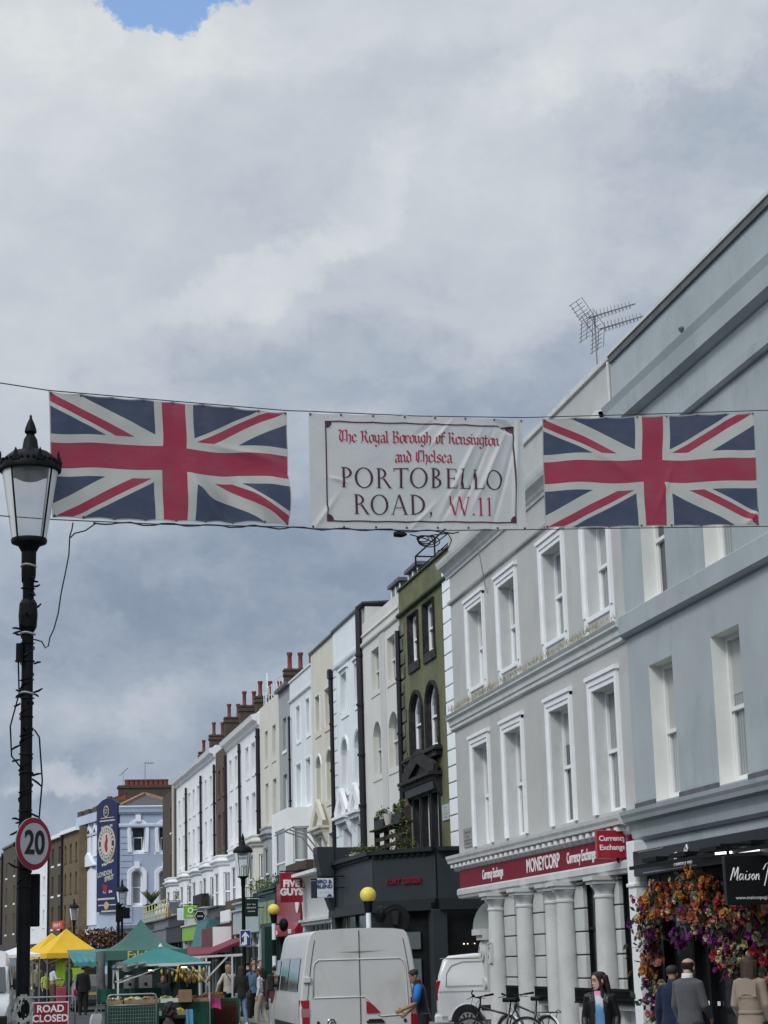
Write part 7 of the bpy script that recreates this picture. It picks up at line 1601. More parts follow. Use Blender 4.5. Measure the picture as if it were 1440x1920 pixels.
def market():
    ye = mk('canvas_yellow', (.66, .41, .025), .7, .08, 2); gr = mk('canvas_green', (.055, .135, .115), .7, .10, 1.5); te = mk('canvas_teal', (.035, .20, .19), .6, .12, 1.2); dg = mk('cloth_dark_green', (.012, .055, .038), .8, .3, 2)
    wf = mk('frame_white', (.62, .65, .65), .5, .1, 3)
    gazebo('yellow market gazebo, the nearer and larger of two', 124, 92, 2.5, 3.52, 2.42, ye, .22, rot=.25, sag=.15, group='yellow gazebos'); gazebo('yellow market gazebo peeping out behind the larger yellow one', 97, 101, 2.6, 3.5, 2.4, ye, .22, rot=.25, sag=.15, group='yellow gazebos')
    g = gazebo('large dark green gazebo marked Falafel on its valance', 264, 78, 3.35, 3.55, 2.35, gr, .38, rot=.0, sag=.95)
    text(g, 'Falafel', .42, mk('letter_yellow', (.55, .5, .16), .6), (-.12, -1.71, 2.16), (1, 0, 0), (0, 0, 1), bold=.008)
    mb = MB(); mb.loft([[(x+.14*math.cos(a), -1.62+.14*math.sin(a), z) for a in [PI*k/4 for k in range(8)]] for x, z in ((-1.6, 2.3), (-1.62, 1.6), (-1.58, .9), (-1.66, .5))]); mb.build('rolled_side', mk('canvas_grey', (.10, .11, .11), .8, .3, 3), g, smooth=True)
    g = gazebo('small bright teal canopy with white edge over the produce stall', 301, 54, 2.5, 2.27, 1.79, te, .05, leg_m=wf, rot=.0, sag=-.1, depth=2.2)
    mb = MB(); mb.bar((-1.25, -1.12, 1.77), (1.25, -1.12, 1.81), .05); mb.box(-.15, -1.16, 1.74, .42, -1.13, 1.82); mb.bar((1.2, -1.08, 1.2), (.7, -1.08, 1.78), .04); mb.lathe([(.07, 0), (.02, .09)], 8, (0, 0, 2.26)); mb.build('white_rail', wf, g)
    mb = MB(); mb.loft([[(-1.3+x*.5, -1.2+.05*math.sin(x*9), 1.85-.18*t+.05*math.sin(x*6+t)) for t in (0, .5, 1)] for x in [k*.1 for k in range(13)]], close=False, cap=False); mb.tube([(-1.25, -1.18, 1.72), (-.5, -1.2, 1.84)], .05, 6); mb.build('rolled_sheet', mk('sheet_grey', (.20, .22, .21), .5, .3, 6), g, recalc=False)
    # white scaffold frame right of it
    p = on_y(408, 1800, 56); g = thing('market_stall', 'bare white stall frame to the right of the teal canopy', 'market stall', (p.x, 56, 0))
    mb = MB()
    for x, y in ((-.4, -.7), (-.4, 1.2), (.55, 1.2)): mb.bar((x, y, .0), (x, y, 1.97), .05)
    mb.bar((-.75, -.7, 1.96), (.62, -.7, 2.0), .055); mb.bar((-.75, 1.2, 1.97), (.6, 1.2, 1.99), .05); mb.bar((.6, -.7, 1.98), (.6, 1.2, 1.98), .05); mb.bar((-.4, -.7, 1.35), (.2, -.7, 1.95), .04); mb.bar((-.4, -.7, 1.0), (-.7, -.7, .8), .04); mb.bar((-.4, .2, 1.3), (-.95, .2, 1.75), .04); mb.build('poles', wf, g)
    # teal awning further back on the left
    p = on_y(160, 1790, 84); g = thing('market_canopy', 'faded teal lean-to awning between the yellow and green gazebos', 'canopy', (p.x, 84, 0)); t2 = mk('canvas_teal_pale', (.065, .20, .20), .7, .15, 2)
    mb = MB(); N = 12; rows = [[(-.75+1.7*j/N, -.9, 2.35-.012*j) for j in range(N+1)], [(-.55+1.55*j/N, -1.5, 1.95+.05*(j % 2)-.0*j) for j in range(N+1)], [(-.5+1.5*j/N, -1.52, 1.78+.05*math.sin(j*1.9)) for j in range(N+1)]]; mb.loft([[(-.75+1.7*j/N, 1.2, 2.5) for j in range(N+1)]]+rows, close=False, cap=False); mb.build('awning_cloth', t2, g, recalc=False)
    mb = MB(); mb.bar((-.7, -.9, 0), (-.7, -.9, 2.33), .05); mb.bar((.9, -.9, 0), (.9, -.9, 2.2), .05); mb.build('poles', MATS['galv'], g)
    # hanging lamps under the canopy
    for k, (px, py, lab) in enumerate(((284, 1817, 'tilted glowing lamp under the middle of the teal canopy'), (345, 1811, 'shallow glowing lamp at the right end of the teal canopy'))):
        q = on_y(px, py, 53.4); t = thing('hanging_lamp', lab, 'lamp', q); mb = MB(); mb.lathe([(.02, .10), (.05, .07), (.12, .0), (.13, -.02)], 14, (0, 0, 0)); mb.tube([(0, 0, .1), (0, 0, .25)], .008, 4); mb.build('shade', mk('lamp_shade', (.25, .12, .05), .5), t, smooth=True); mb = MB(); mb.ball((0, 0, -.02), (.085, .085, .04), 10, 6); mb.build('bulb', emit('bulb_warm', (1, .80, .50), 4.0), t)
    # tables with their cloths
    def table(label, px, Y, w, d, z, m, skirt=True):
        q = on_y(px, 1880, Y); t = thing('stall_table', label, 'table', (q.x, Y, 0)); mb = MB(); mb.box(-w/2, -d/2, z-.04, w/2, d/2, z); mb.build('top', m, t)
        if skirt:
            mb = MB(); N = 24
            for s in (-1,): mb.loft([[(-w/2+w*j/N, s*d/2-.012-.025*math.sin(j*1.7)*f, z-.02-(z-.1)*f) for j in range(N+1)] for f in (0, .5, 1)], close=False, cap=False)
            mb.loft([[(s*w/2, -d/2+d*j/6, z-.02-(z-.1)*f) for j in range(7)] for s in (-1,) for f in (0, 1)], close=False, cap=False); mb.loft([[(w/2, -d/2+d*j/6, z-.02-(z-.1)*f) for j in range(7)] for f in (0, 1)], close=False, cap=False); mb.build('skirt', m, t, recalc=False)
        for x in (-1, 1):
            for y in (-1, 1): mb = MB(); mb.bar((x*(w/2-.05), y*(d/2-.05), 0), (x*(w/2-.05), y*(d/2-.05), z-.04), .04); mb.build('leg', MATS['galv'], t)
        return Vector((q.x, Y, z))
    T1 = table('green draped stall table under the teal canopy', 302, 53.2, 2.5, .8, .80, dg); T2 = table('green topped stall table in front of the white frame', 408, 55.4, 1.1, .8, .82, mk('baize', (.02, .12, .06), .8, .2, 3)); T3 = table('second green stall table behind the barrier', 247, 52.0, 1.35, .8, .82, dg)
    # produce, one box each
    r = random.Random(21); wood = mk('crate_wood', (.30, .22, .12), .8, .25, 8); card = mk('card_brown', (.26, .17, .10), .85, .15, 6)
    P = {'cream': (.50, .46, .34), 'orange': (.46, .13, .03), 'brown': (.20, .13, .07), 'green': (.10, .20, .04), 'red': (.34, .03, .02), 'purple': (.15, .02, .10), 'yellow': (.5, .38, .05)}
    pm = {k: mk('produce_'+k, c, .5, .3, 20) for k, c in P.items()}
    def crate(label, pos, w, d, h, cm, kinds, n=34, rad=(.03, .05), tilt=0.0, group='produce boxes on the stall'):
        g = thing('produce_box', label, 'box', pos, r.uniform(-.08, .08), group); t = .012; mb = MB(); mb.box(-w/2, -d/2, .001, w/2, d/2, t)
        for s in (-1, 1): mb.box(s*w/2, -d/2, t, s*(w/2-t), d/2, h); mb.box(-w/2+t, s*d/2, t, w/2-t, s*(d/2-t), h)
        mb.build('tray', cm, g)
        for kk in kinds:
            mb = MB()
            for _ in range(n//len(kinds)):
                q = r.uniform(*rad); mb.ball((r.uniform(-w/2+.05, w/2-.05), r.uniform(-d/2+.05, d/2-.05), h*.7+r.uniform(0, .07)), (q, q*r.uniform(.8, 1.6), q*.9), 7, 5)
            mb.build('produce', pm[kk], g, smooth=True)
    labs = [('cream and brown vegetables in a box at the left end behind the mesh barrier', ['cream', 'brown']), ('box of pale roots with one bright cluster behind the mesh barrier', ['cream', 'yellow']), ('box of brown mushrooms behind the mesh barrier', ['brown', 'cream'])]
    for k, (l, kd) in enumerate(labs): crate(l, T3+Vector((-.45+.44*k, -.12, 0)), .42, .5, .10, wood, kd)
    for k, (l, kd) in enumerate([('white tray of cream parsnips at the left of the draped table', ['cream', 'yellow']), ('wooden box of red tomatoes mid way along the draped table', ['red', 'brown']), ('white tray of pale lettuces on the draped table', ['cream', 'green']), ('white tray of mixed squash toward the right of the draped table', ['cream', 'orange'])]): crate(l, T1+Vector((-.7+.42*k, -.15, 0)), .40, .5, .11, wf if k != 1 else wood, kd, 40)
    crate('box heaped with orange carrots in front of the white frame', T2+Vector((-.12, -.15, 0)), .55, .5, .10, wood, ['orange', 'orange'], 60); crate('low box of purple produce beside the carrots', T1+Vector((1.02, -.1, 0)), .4, .5, .1, wood, ['purple', 'green'])
    for k, (l, kd, dx) in enumerate([('tilted front box of dark aubergines below the draped table edge', ['purple'], -.95), ('tilted front box of green cabbages below the draped table edge', ['green'], -.3), ('tilted front box of yellow peppers below the draped table edge', ['yellow'], .35)]): crate(l, T1+Vector((dx, -.62, -.32)), .5, .34, .12, MATS['frame_white'] if k == 1 else wood, kd, 34)
    g = thing('stall_trestle', 'low dark trestle holding the tilted front boxes before the draped table', 'trestle', T1+Vector((-.3, -.62, -.8))); mb = MB(); mb.box(-1.0, -.2, .40, 1.0, .2, .475); mb.build('shelf', dg, g)
    for x in (-.9, .9): mb = MB(); mb.bar((x, 0, .0), (x, 0, .40), .05); mb.build('leg', MATS['galv'], g)
    g = thing('hanging_bunches', 'yellow and brown bunches hung from the front rail of the teal canopy', 'produce', T1+Vector((.75, -.55, .55))); rr = random.Random(13)
    for kk in ('yellow', 'brown'):
        mb = MB()
        for _ in range(26): a = rr.uniform(0, 2*PI); mb.ball((rr.gauss(0, .28), .12*math.sin(a), rr.uniform(-.05, .35)), (.035, .03, .07), 6, 4)
        tag(mb.build('bunch', pm[kk], g, smooth=True), kind='stuff')
    q = on_y(347, 1875, 52.7); mb = MB(); mb.box(-.17, -.12, 0, .17, .12, .32); tag(mb.build('cardboard_box', card, None, loc=(q.x, 52.7, .80), bevel=.006), 'plain brown cardboard box standing at the end of the draped table', 'box')
    # stacked crates at the foot of the frame
    cr = mk('crate_maroon', (.13, .022, .02), .6, .2, 6); q = on_y(423, 1905, 54.6)
    for k in range(4):
        g = thing('plastic_crate', ['maroon slatted crate at the bottom of the stack under the stall frame', 'maroon slatted crate, second from the bottom of its stack', 'maroon slatted crate, third from the bottom of its stack', 'maroon slatted crate on top of the stack below the carrots'][k], 'crate', (q.x, 54.6, .005+k*.19), .03*(-1)**k, 'maroon crates stacked by the stall')
        mb = MB(); w, d, h = .29, .2, .185
        for z in (0, .06, .12, .165): mb.box(-w, -d, z, w, -d+.012, z+.02); mb.box(-w, d-.012, z, w, d, z+.02); mb.box(-w, -d, z, -w+.012, d, z+.02); mb.box(w-.012, -d, z, w, d, z+.02)
        for i in range(7): x = -w+.02+i*(2*w-.04)/6; mb.box(x-.012, -d, 0, x+.012, -d+.013, h); mb.box(x-.012, d-.013, 0, x+.012, d, h)
        mb.box(-w, -d, 0, w, d, .012); mb.build('slats', cr, g)
    pk = mk('sheet_magenta', (.30, .02, .13), .6, .2, 4)
    q = on_y(392, 1878, 53.6); mb = MB(); mb.loft([[(-.6+1.2*j/8, -.1-.05*math.sin(j)-.3*f, .02-.25*f+.03*math.sin(j*2+f)) for j in range(9)] for f in (0, .4, 1)], close=False, cap=False); tag(mb.build('plastic_sheet', pk, None, loc=(q.x-.35, 53.3, .84), recalc=False), 'crumpled magenta sheet hanging off the right of the draped table', 'sheet')
    q = on_y(355, 1905, 51.6); mb = MB(); mb.loft([[(-.09+.18*j/4+.02*f, -.02*math.sin(j*2), .62-.62*f) for j in range(5)] for f in (0, .5, 1)], close=False, cap=False); tag(mb.build('blue_bag', mk('bag_blue', (.10, .30, .46), .5, .15, 5), None, loc=(q.x, 51.6, .02), recalc=False), 'light blue bag hanging in front of the draped table', 'bag')
    # dark stuff at the back of the stall
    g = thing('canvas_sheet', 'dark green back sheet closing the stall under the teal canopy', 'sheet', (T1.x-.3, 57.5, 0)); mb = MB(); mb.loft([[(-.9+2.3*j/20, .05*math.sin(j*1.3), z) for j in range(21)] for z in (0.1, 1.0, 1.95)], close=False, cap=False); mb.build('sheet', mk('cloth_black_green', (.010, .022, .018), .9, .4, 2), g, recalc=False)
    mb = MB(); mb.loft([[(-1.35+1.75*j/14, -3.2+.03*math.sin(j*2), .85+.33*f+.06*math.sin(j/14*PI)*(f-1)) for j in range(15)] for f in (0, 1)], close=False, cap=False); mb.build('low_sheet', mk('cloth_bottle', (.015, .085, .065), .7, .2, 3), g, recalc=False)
    q = on_y(272, 1838, 56.5)
    for k, (dx, w) in enumerate(((-.45, .32), (0, .36))):
        g = thing('steel_urn', ['dented steel drum on the left behind the produce', 'square steel cabinet on the right behind the produce'][k], 'drum', (q.x+dx, 56.4, 1.02)); mb = MB()
        if k: mb.box(-w/2, -.15, .0, w/2, .15, .5); 
        else: mb.lathe([(w/2, 0), (w/2, .42), (w/2-.04, .5)], 14)
        mb.build('shell', mk('steel_dull', (.22, .24, .24), .45, .2, 5, metal=.5), g); mb = MB(); mb.lathe([(.03, .22), (.05, .26), (.02, .30)], 8, (0, -.16, 0)); mb.build('knob', black(), g)
        mb = MB(); mb.box(-.3, -.2, -1.02, .3, .2, 0); mb.build('stand', black(), g)
    # trestle of dark bags and clothes on the frame
    g = thing('hanging_goods', 'dark bags and scarves hung along the back of the white stall frame', 'goods', (T2.x-.2, 57.4, 0)); mb = MB(); rr = random.Random(9)
    for k in range(11):
        x = -1.2+k*.12; z = 1.9-rr.uniform(0, .2); L = rr.uniform(.4, .9); mb.loft([[(x-.05+.1*j/3, .03*math.sin(j*2+k), z-L*f) for j in range(4)] for f in (0, .5, 1)], close=False, cap=False)
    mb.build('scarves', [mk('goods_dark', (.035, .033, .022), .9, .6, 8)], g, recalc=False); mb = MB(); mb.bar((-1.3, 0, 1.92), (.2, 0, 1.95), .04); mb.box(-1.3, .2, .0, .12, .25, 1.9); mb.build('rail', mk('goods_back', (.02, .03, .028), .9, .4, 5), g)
    # crowd barriers
    def barrier(label, px0, px1, pyt, Y, mesh=True):
        a, b = on_y(px0, pyt, Y), on_y(px1, pyt, Y); w = (b-a).length; zt = a.z; g = thing('crowd_barrier', label, 'barrier', (a.x, Y, 0)); gm = mk('barrier_steel', (.30, .33, .33), .4, .15, 4, metal=.6)
        mb = MB(); rad = .07; mb.tube([(0, 0, .1), (0, 0, zt-rad), (.02, 0, zt-.02), (rad, 0, zt), (w-rad, 0, zt), (w-.02, 0, zt-.02), (w, 0, zt-rad), (w, 0, .1)], .019, 8); mb.tube([(0, 0, zt-.22), (w, 0, zt-.22)], .017, 6); mb.tube([(0, 0, .2), (w, 0, .2)], .017, 6)
        mb.tube([(.1, -.3, .01), (.1, 0, .1), (.1, .3, .01)], .016, 6); mb.tube([(w-.1, -.3, .01), (w-.1, 0, .1), (w-.1, .3, .01)], .016, 6); mb.build('frame', gm, g, smooth=True)
        if mesh:
            mb = MB(); k = 0; x = .05
            while x < w: mb.bar((x, 0, .2), (x, 0, zt-.22), .0045); x += .055
            z = .24
            while z < zt-.24: mb.bar((0, 0, z), (w, 0, z), .0055); z += .075
            mb.build('wire_mesh', gm, g)
        return g
    barrier('steel mesh barrier in front of the vegetable stall', 202, 293, 1866, 43); barrier('steel barrier carrying the red road closed board', 50, 141, 1871, 42.2, False)
    q = on_y(94.5, 1903, 42.0); zt = on_y(94, 1878.5, 42).z; g = thing('road_closed_sign', 'red board with white lettering ROAD CLOSED fixed to the steel barrier', 'road sign', (q.x, 42.05, 0)); w, h = .38, .50; rd = mk('board_red', (.24, .010, .028), .45, .08, 4, coat=.15)
    mb = MB(); mb.box(-w, 0, zt-h, w, .02, zt); mb.build('white_border', mk('board_white', (.55, .53, .53), .5, .05), g, bevel=.008); mb = MB(); mb.box(-w+.025, -.005, zt-h+.025, w-.025, -.0008, zt-.025); mb.build('board', rd, g)
    for k, s in enumerate(('ROAD', 'CLOSED')): text(g, s, .20, wtext, (0, -.008, zt-.145-.195*k), (1, 0, 0), (0, 0, 1), bold=.005, depth=.002)
    mb = MB(); mb.bar((-w+.1, .03, 0), (-w+.1, .03, zt), .03); mb.bar((w-.1, .03, 0), (w-.1, .03, zt), .03); mb.build('leg', MATS['galv'], g)
    # small things on the road
    q = on_y(178, 1898, 62); mb = MB(); mb.loft([[(x*s+o, y*s, z) for x, y in ((-.16, -.07), (.16, -.07), (.16, .07), (-.16, .07))] for z, s, o in ((0, 1, 0), (.2, 1.05, .03), (.36, .9, .06))], cap=False); mb.tube([(-.05, -.06, .36), (.02, -.06, .5), (.12, -.06, .36)], .008, 4); tag(mb.build('carrier_bag', mk('bag_white', (.55, .56, .56), .5, .1), None, loc=(q.x, 62, .004), rotz=.3), 'crumpled white carrier bag standing on the road by the gazebo leg', 'bag')
    q = on_y(115, 1858, 88); g = thing('shopping_trolley', 'tall pink fabric shopping trolley beside the woman in white', 'trolley', (q.x, 88, 0)); mb = MB(); mb.box(-.22, -.16, .12, .22, .16, .95); mb.build('bag', mk('trolley_pink', (.36, .045, .09), .7, .15, 4), g, bevel=.04); mb = MB(); mb.tube([(-.15, .17, .1), (-.15, .2, 1.05), (.15, .2, 1.05), (.15, .17, .1)], .015, 6); mb.build('handle', black(), g)
    for s in (-1, 1): mb = MB(); mb.lathe([(.08, 0), (.08, .03)], 12); o = mb.build('wheel', MATS['tyre'], g); o.location = (s*.2, .15, .085); o.rotation_euler = (0, PI/2, 0)
    # hatchback behind the green gazebo
    q = on_y(178, 1860, 81); g = thing('parked_car', 'dark car half hidden between the person in black and the green gazebo', 'car', (q.x, 81, 0)); cpm = mk('car_silver', (.10, .11, .12), .3, .08, coat=.6)
    mb = MB(); R2 = []
    for y, w, hts in ((0, .80, (.35, .9, 1.0)), (.15, .86, (.3, .95, 1.1)), (.6, .88, (.28, .98, 1.45)), (2.2, .88, (.28, .98, 1.47)), (3.0, .88, (.28, .95, 1.0)), (4.0, .82, (.3, .8, .82))): R2.append([(-w, y, hts[0]), (-w, y, hts[1]), (-w*.78, y, hts[2]), (w*.78, y, hts[2]), (w, y, hts[1]), (w, y, hts[0])])
    mb.loft(R2); mb.build('body', cpm, g, smooth=True, auto=30)
    mb = MB(); mb.add([(-.62, .03, .98), (.62, .03, .98), (.58, .5, 1.40), (-.58, .5, 1.40)], [(0, 1, 2, 3)]); o = mb.build('rear_window', MATS['screen_glass'], g, recalc=False); o.location = (0, -.03, .03)
    for s in (-1, 1): mb = MB(); mb.box(s*.55, -.03, .68, s*.84, .05, .9); mb.build('tail_light', MATS['lens_red'], g, bevel=.02); wheel(g, s*.86, .8, .31, .2, s); wheel(g, s*.86, 3.3, .31, .2, s)
    mb = MB(); mb.box(-.26, -.02, .66, .26, .02, .77); mb.build('number_plate', mk('plate_yellow', (.45, .38, .08), .5), g); mb = MB(); mb.box(-.86, -.06, .3, .86, .1, .5); mb.build('rear_bumper', MATS['van_plastic'], g, bevel=.03)
    # lime boards and stalls under the yellow gazebos
    for k, (px, Y, x0, z0, x1, z1, lab) in enumerate(((118, 91, -.35, .95, .35, 2.1, 'lime green menu board under the larger yellow gazebo'), (141, 90, -.3, 1.2, .3, 1.75, 'small lime green board right of the taller one'))):
        q = on_y(px, 1820, Y); g = thing('menu_board', lab, 'board', (q.x, Y, 0)); mb = MB(); mb.box(x0, 0, z0, x1, .04, z1); mb.build('panel', mk('lime_board', (.30, .46, .03), .5, .1, 3), g); mb = MB(); mb.bar((x0+.1, .05, 0), (x0+.1, .05, z0+.1), .04); mb.bar((x1-.1, .05, 0), (x1-.1, .05, z0+.1), .04); mb.build('leg', MATS['galv'], g)
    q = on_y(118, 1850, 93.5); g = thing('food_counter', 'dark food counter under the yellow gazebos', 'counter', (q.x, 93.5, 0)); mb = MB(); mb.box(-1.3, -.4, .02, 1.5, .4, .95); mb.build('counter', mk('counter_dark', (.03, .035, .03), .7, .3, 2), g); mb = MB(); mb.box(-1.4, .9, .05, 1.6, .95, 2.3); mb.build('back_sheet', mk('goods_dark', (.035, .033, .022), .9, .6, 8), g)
    q = on_y(58, 1820, 104); g = thing('clothes_rail', 'crowded rail of beige clothes beyond the left lamp post', 'clothes rail', (q.x, 104, 0)); mb = MB(); rr = random.Random(2)
    for k in range(18): x = -1.0+k*.14; mb.loft([[(x-.05+.1*j/3, .06*math.sin(j*2+k), 1.9-rr.uniform(1.0, 1.3)*f) for j in range(4)] for f in (0, .5, 1)], close=False, cap=False)
    mb.build('clothes', mk('clothes_beige', (.20, .17, .12), .9, .7, 5), g, recalc=False); mb = MB(); mb.tube([(-1.1, 0, 0), (-1.1, 0, 1.95), (1.6, 0, 1.95), (1.6, 0, 0)], .02, 6); mb.build('rail', MATS['galv'], g)
    g = gazebo('white market awning at the far left behind the white van', 30, 84, 2.0, 2.65, 2.35, mk('canvas_white', (.66, .68, .68), .7, .06, 2), .12, sag=.2)
    # planting outside the pub and by its corner
    q = on_y(195, 1765, 146); g = thing('hanging_planting', 'rust coloured autumn planting across the front of the pub', 'planting', (q.x, 146, 0)); plant('leaves', g, [((-.3, 0, 3.5), (2.4, .7, 1.0), 1900), ((1.6, 0, 3.2), (1.0, .6, .9), 600)], [mk('leaf_rust', (.13, .055, .025), .8, .4, 4), mk('leaf_ochre', (.16, .09, .03), .8, .3, 5)], (.12, .35)); mb = MB(); mb.box(-2.6, -.2, 2.3, 2.6, .2, 2.6); mb.bar((-2.4, 0, 0), (-2.4, 0, 2.4), .12); mb.bar((2.4, 0, 0), (2.4, 0, 2.4), .12); mb.build('trough', wood, g)
    q = on_y(284, 1680, 147); g = thing('palm_plant', 'spiky pale green plant on the ledge before the pub window', 'plant', (q.x, 147, q.z-.6)); mb = MB(); rr = random.Random(6)
    for k in range(60): a = rr.uniform(0, 2*PI); L = rr.uniform(.7, 1.5); e = Vector((math.cos(a)*.6, math.sin(a)*.6, 1.0)).normalized(); s = e.cross(Vector((0, 0, 1))).normalized()*.05; mb.add([-s, s, e*L*.6+s, e*L+Vector((e.x, e.y, -.5))*L*.25, e*L*.6-s], [(0, 1, 2, 3, 4)])
    mb.build('fronds', mk('leaf_sage', (.17, .19, .10), .7, .3, 4), g, recalc=False); mb = MB(); mb.box(-.4, -.4, -.5, .4, .4, .02); mb.build('pot', black(), g)
market()

# ================================================================== people
def ell(c, rx, ry, n=14, ax=Vector((1, 0, 0)), ay=Vector((0, 1, 0)), pw=2.2):
    out = []
    for k in range(n):
        a = 2*PI*k/n; ca, sa = math.cos(a), math.sin(a); f = (abs(ca)**pw+abs(sa)**pw)**(-1/pw)
        out.append(Vector(c)+ax*(rx*ca*f)+ay*(ry*sa*f))
    return out
def voxel(mb, name, m, parent, vox, smooth_it=4, fold=0.0, seed=0):
    """join overlapping closed shapes into one continuous skin"""
    me = bpy.data.meshes.new(name); me.from_pydata([tuple(v) for v in mb.v], [], mb.f); bm = bmesh.new(); bm.from_mesh(me); bmesh.ops.recalc_face_normals(bm, faces=bm.faces); bm.to_mesh(me); bm.free()
    o = bpy.data.objects.new(name, me); COL.objects.link(o)
    md = o.modifiers.new('r', 'REMESH'); md.mode = 'VOXEL'; md.voxel_size = vox; s = o.modifiers.new('s', 'SMOOTH'); s.iterations = smooth_it; s.factor = .5
    dg = bpy.context.evaluated_depsgraph_get(); m2 = bpy.data.meshes.new_from_object(o.evaluated_get(dg)); bpy.data.objects.remove(o); bpy.data.meshes.remove(me)
    if fold:
        nn = [v.normal.copy() for v in m2.vertices]
        for v, n in zip(m2.vertices, nn):
            p = v.co; d = mnoise.noise(Vector((p.x*9+seed, p.y*9, p.z*5)))*.6+mnoise.noise(Vector((p.x*16+p.z*9, p.y*16+seed, p.z*13)))*.4; v.co = p+n*(d*fold)
    m2.name = name; m2.materials.clear(); m2.materials.append(m); m2.polygons.foreach_set('use_smooth', [True]*len(m2.polygons))
    r = bpy.data.objects.new(name, m2); COL.objects.link(r); r.parent = parent; return r
HEADP = [  # height fraction chin..crown, half width, front, back
    (0.0, .022, .078, -.045), (.06, .040, .088, -.028), (.14, .052, .090, .0), (.24, .061, .089, .042), (.34, .066, .091, .066), (.46, .071, .086, .082), (.54, .0735, .087, .092), (.64, .075, .092, .099), (.76, .073, .087, .100), (.87, .062, .070, .088), (.95, .042, .045, .062), (1.0, .012, .012, .015)]
def head_rings(c, s, Rm, scale=1.0, lo=0.0, front=1.0, n=20):
    out = []
    for t, w, f, b in HEADP:
        if t < lo: continue
        cy = (f*front-b)/2; hy = (f*front+b)/2
        out.append([c+Rm@(q*s) for q in ell((0, cy, (t-.5)*.225), w*scale, hy*scale, n, pw=2.1)])
    return out
def person(label, px, ytop, Y, facing, top, bottom, skin='light', hair=('short', (.03, .02, .015)), shoes=(.02, .02, .022), arms=None, legs=None, lean=0.0, turn=0.0, female=False, coat=None, vox=.013, face=False, extras=None, height=None, collar=None, nod=0.0, sleeve='long', group=None, base=0.0):
    q = on_y(px, ytop, Y); hgt = (height or q.z)-base; k = hgt/1.72
    loc = (q.x, Y, base); g = thing('person', label, 'person', loc, facing-PI/2, group)   # local +y is the way the body faces
    g.scale = (k, k, k)
    SK = {'light': (.46, .28, .21), 'fair': (.52, .34, .27), 'tan': (.30, .17, .11), 'dark': (.085, .045, .03)}[skin]
    sm = mk('skin_'+skin, SK, .55, .08, 20, spec=.35)
    V = Vector; W = 1.0 if not female else .88
    Lr = Matrix.Rotation(lean, 4, 'X'); hip = V((0, 0, .95))
    def U(p): return hip+(Lr.to_3x3() @ (V(p)-hip))          # upper body leans from the hips
    Rl = Lr.to_3x3()
    sh = [U((s*.166*W, -.005, 1.40)) for s in (-1, 1)]
    A = arms or {}
    el = [U(A.get('el', [(-.222*W, -.02, 1.12), (.222*W, -.02, 1.12)])[i]) for i in (0, 1)]
    wr = [U(A.get('wr', [(-.228*W, .06, .87), (.228*W, .06, .87)])[i]) for i in (0, 1)]
    Lg = legs or {}
    kn = [V(Lg.get('kn', [(-.10, .02, .49), (.10, .02, .49)])[i]) for i in (0, 1)]; an = [V(Lg.get('an', [(-.10, -.03, .085), (.10, -.03, .085)])[i]) for i in (0, 1)]
    hp = [V((s*.092, 0, .92)) for s in (-1, 1)]
    hc = U((0, .035, 1.6)); Rm = Rl @ Matrix.Rotation(turn, 3, 'Z') @ Matrix.Rotation(nod, 3, 'X')
    # ---- body: one skin
    mb = MB()
    mb.loft([ell(U((0, y, z)), rx*W, ry) for z, rx, ry, y in ((.86, .13, .09, 0), (.95, .158, .108, 0), (1.07, .135, .10, .005), (1.2, .148, .108, .005), (1.32, .162, .108, 0), (1.40, .15, .085, -.01), (1.445, .085, .062, -.015), (1.49, .055, .056, -.005), (1.57, .05, .055, .008))])
    mb.loft(head_rings(hc, 1.0, Rm))
    T = lambda p: hc+Rm@V(p)
    mb.loft([[T((x, y, z)) for x, y in ((-w, b), (w, b), (w*.5, f), (-w*.5, f))] for z, w, f, b in ((.012, .006, .090, .07), (-.012, .011, .102, .07), (-.030, .016, .112, .07), (-.040, .013, .096, .07))])
    for s in (-1, 1): mb.loft([ell(T((s*x, -.002, -.008)), .018, .030, 8, ax=Rm@V((0, 1, 0)), ay=Rm@V((0, 0, 1))) for x in (.066, .078, .084)])
    for z, f, w in ((-.062, .098, .022), (-.072, .097, .018)): mb.ball(T((0, f-.010, z)), (w, .012, .006), 8, 5)
    for i in (0, 1):
        mb.tube([sh[i], sh[i].lerp(el[i], .5), el[i], el[i].lerp(wr[i], .35), wr[i]], [.052, .046, .039, .040, .027], 10)
        d = (wr[i]-el[i]).normalized(); inn = V((1 if i == 0 else -1, 0, 0)); inn = (inn-d*inn.dot(d)).normalized(); sd = d.cross(inn)
        # hand: flat palm, four bent fingers of different length, thumb from the side of the palm
        pc = wr[i]+d*.045; fw = sd if sd.y > 0 else -sd
        mb.loft([[wr[i]+d*a+fw*(b*math.cos(t))+inn*(c*math.sin(t)) for t in [2*PI*j/8 for j in range(8)]] for a, b, c in ((-.01, .026, .02), (.03, .040, .017), (.07, .042, .016), (.09, .038, .013))])
        for j, ln in enumerate((.062, .072, .068, .052)):
            b0 = wr[i]+d*.085+fw*(.030-.020*j); mb.tube([b0, b0+d*ln*.5+inn*.006, b0+d*ln*.85+inn*.024, b0+d*ln*.95+inn*.040], [.0095, .009, .008, .0065], 6)
        b0 = wr[i]+d*.025+fw*.036; mb.tube([b0, b0+fw*.024+d*.026+inn*.008, b0+fw*.026+d*.058+inn*.016], [.012, .011, .008], 6)
        mb.tube([hp[i], hp[i].lerp(kn[i], .5), kn[i], kn[i].lerp(an[i], .3), an[i]], [.085, .072, .053, .054, .036], 10)
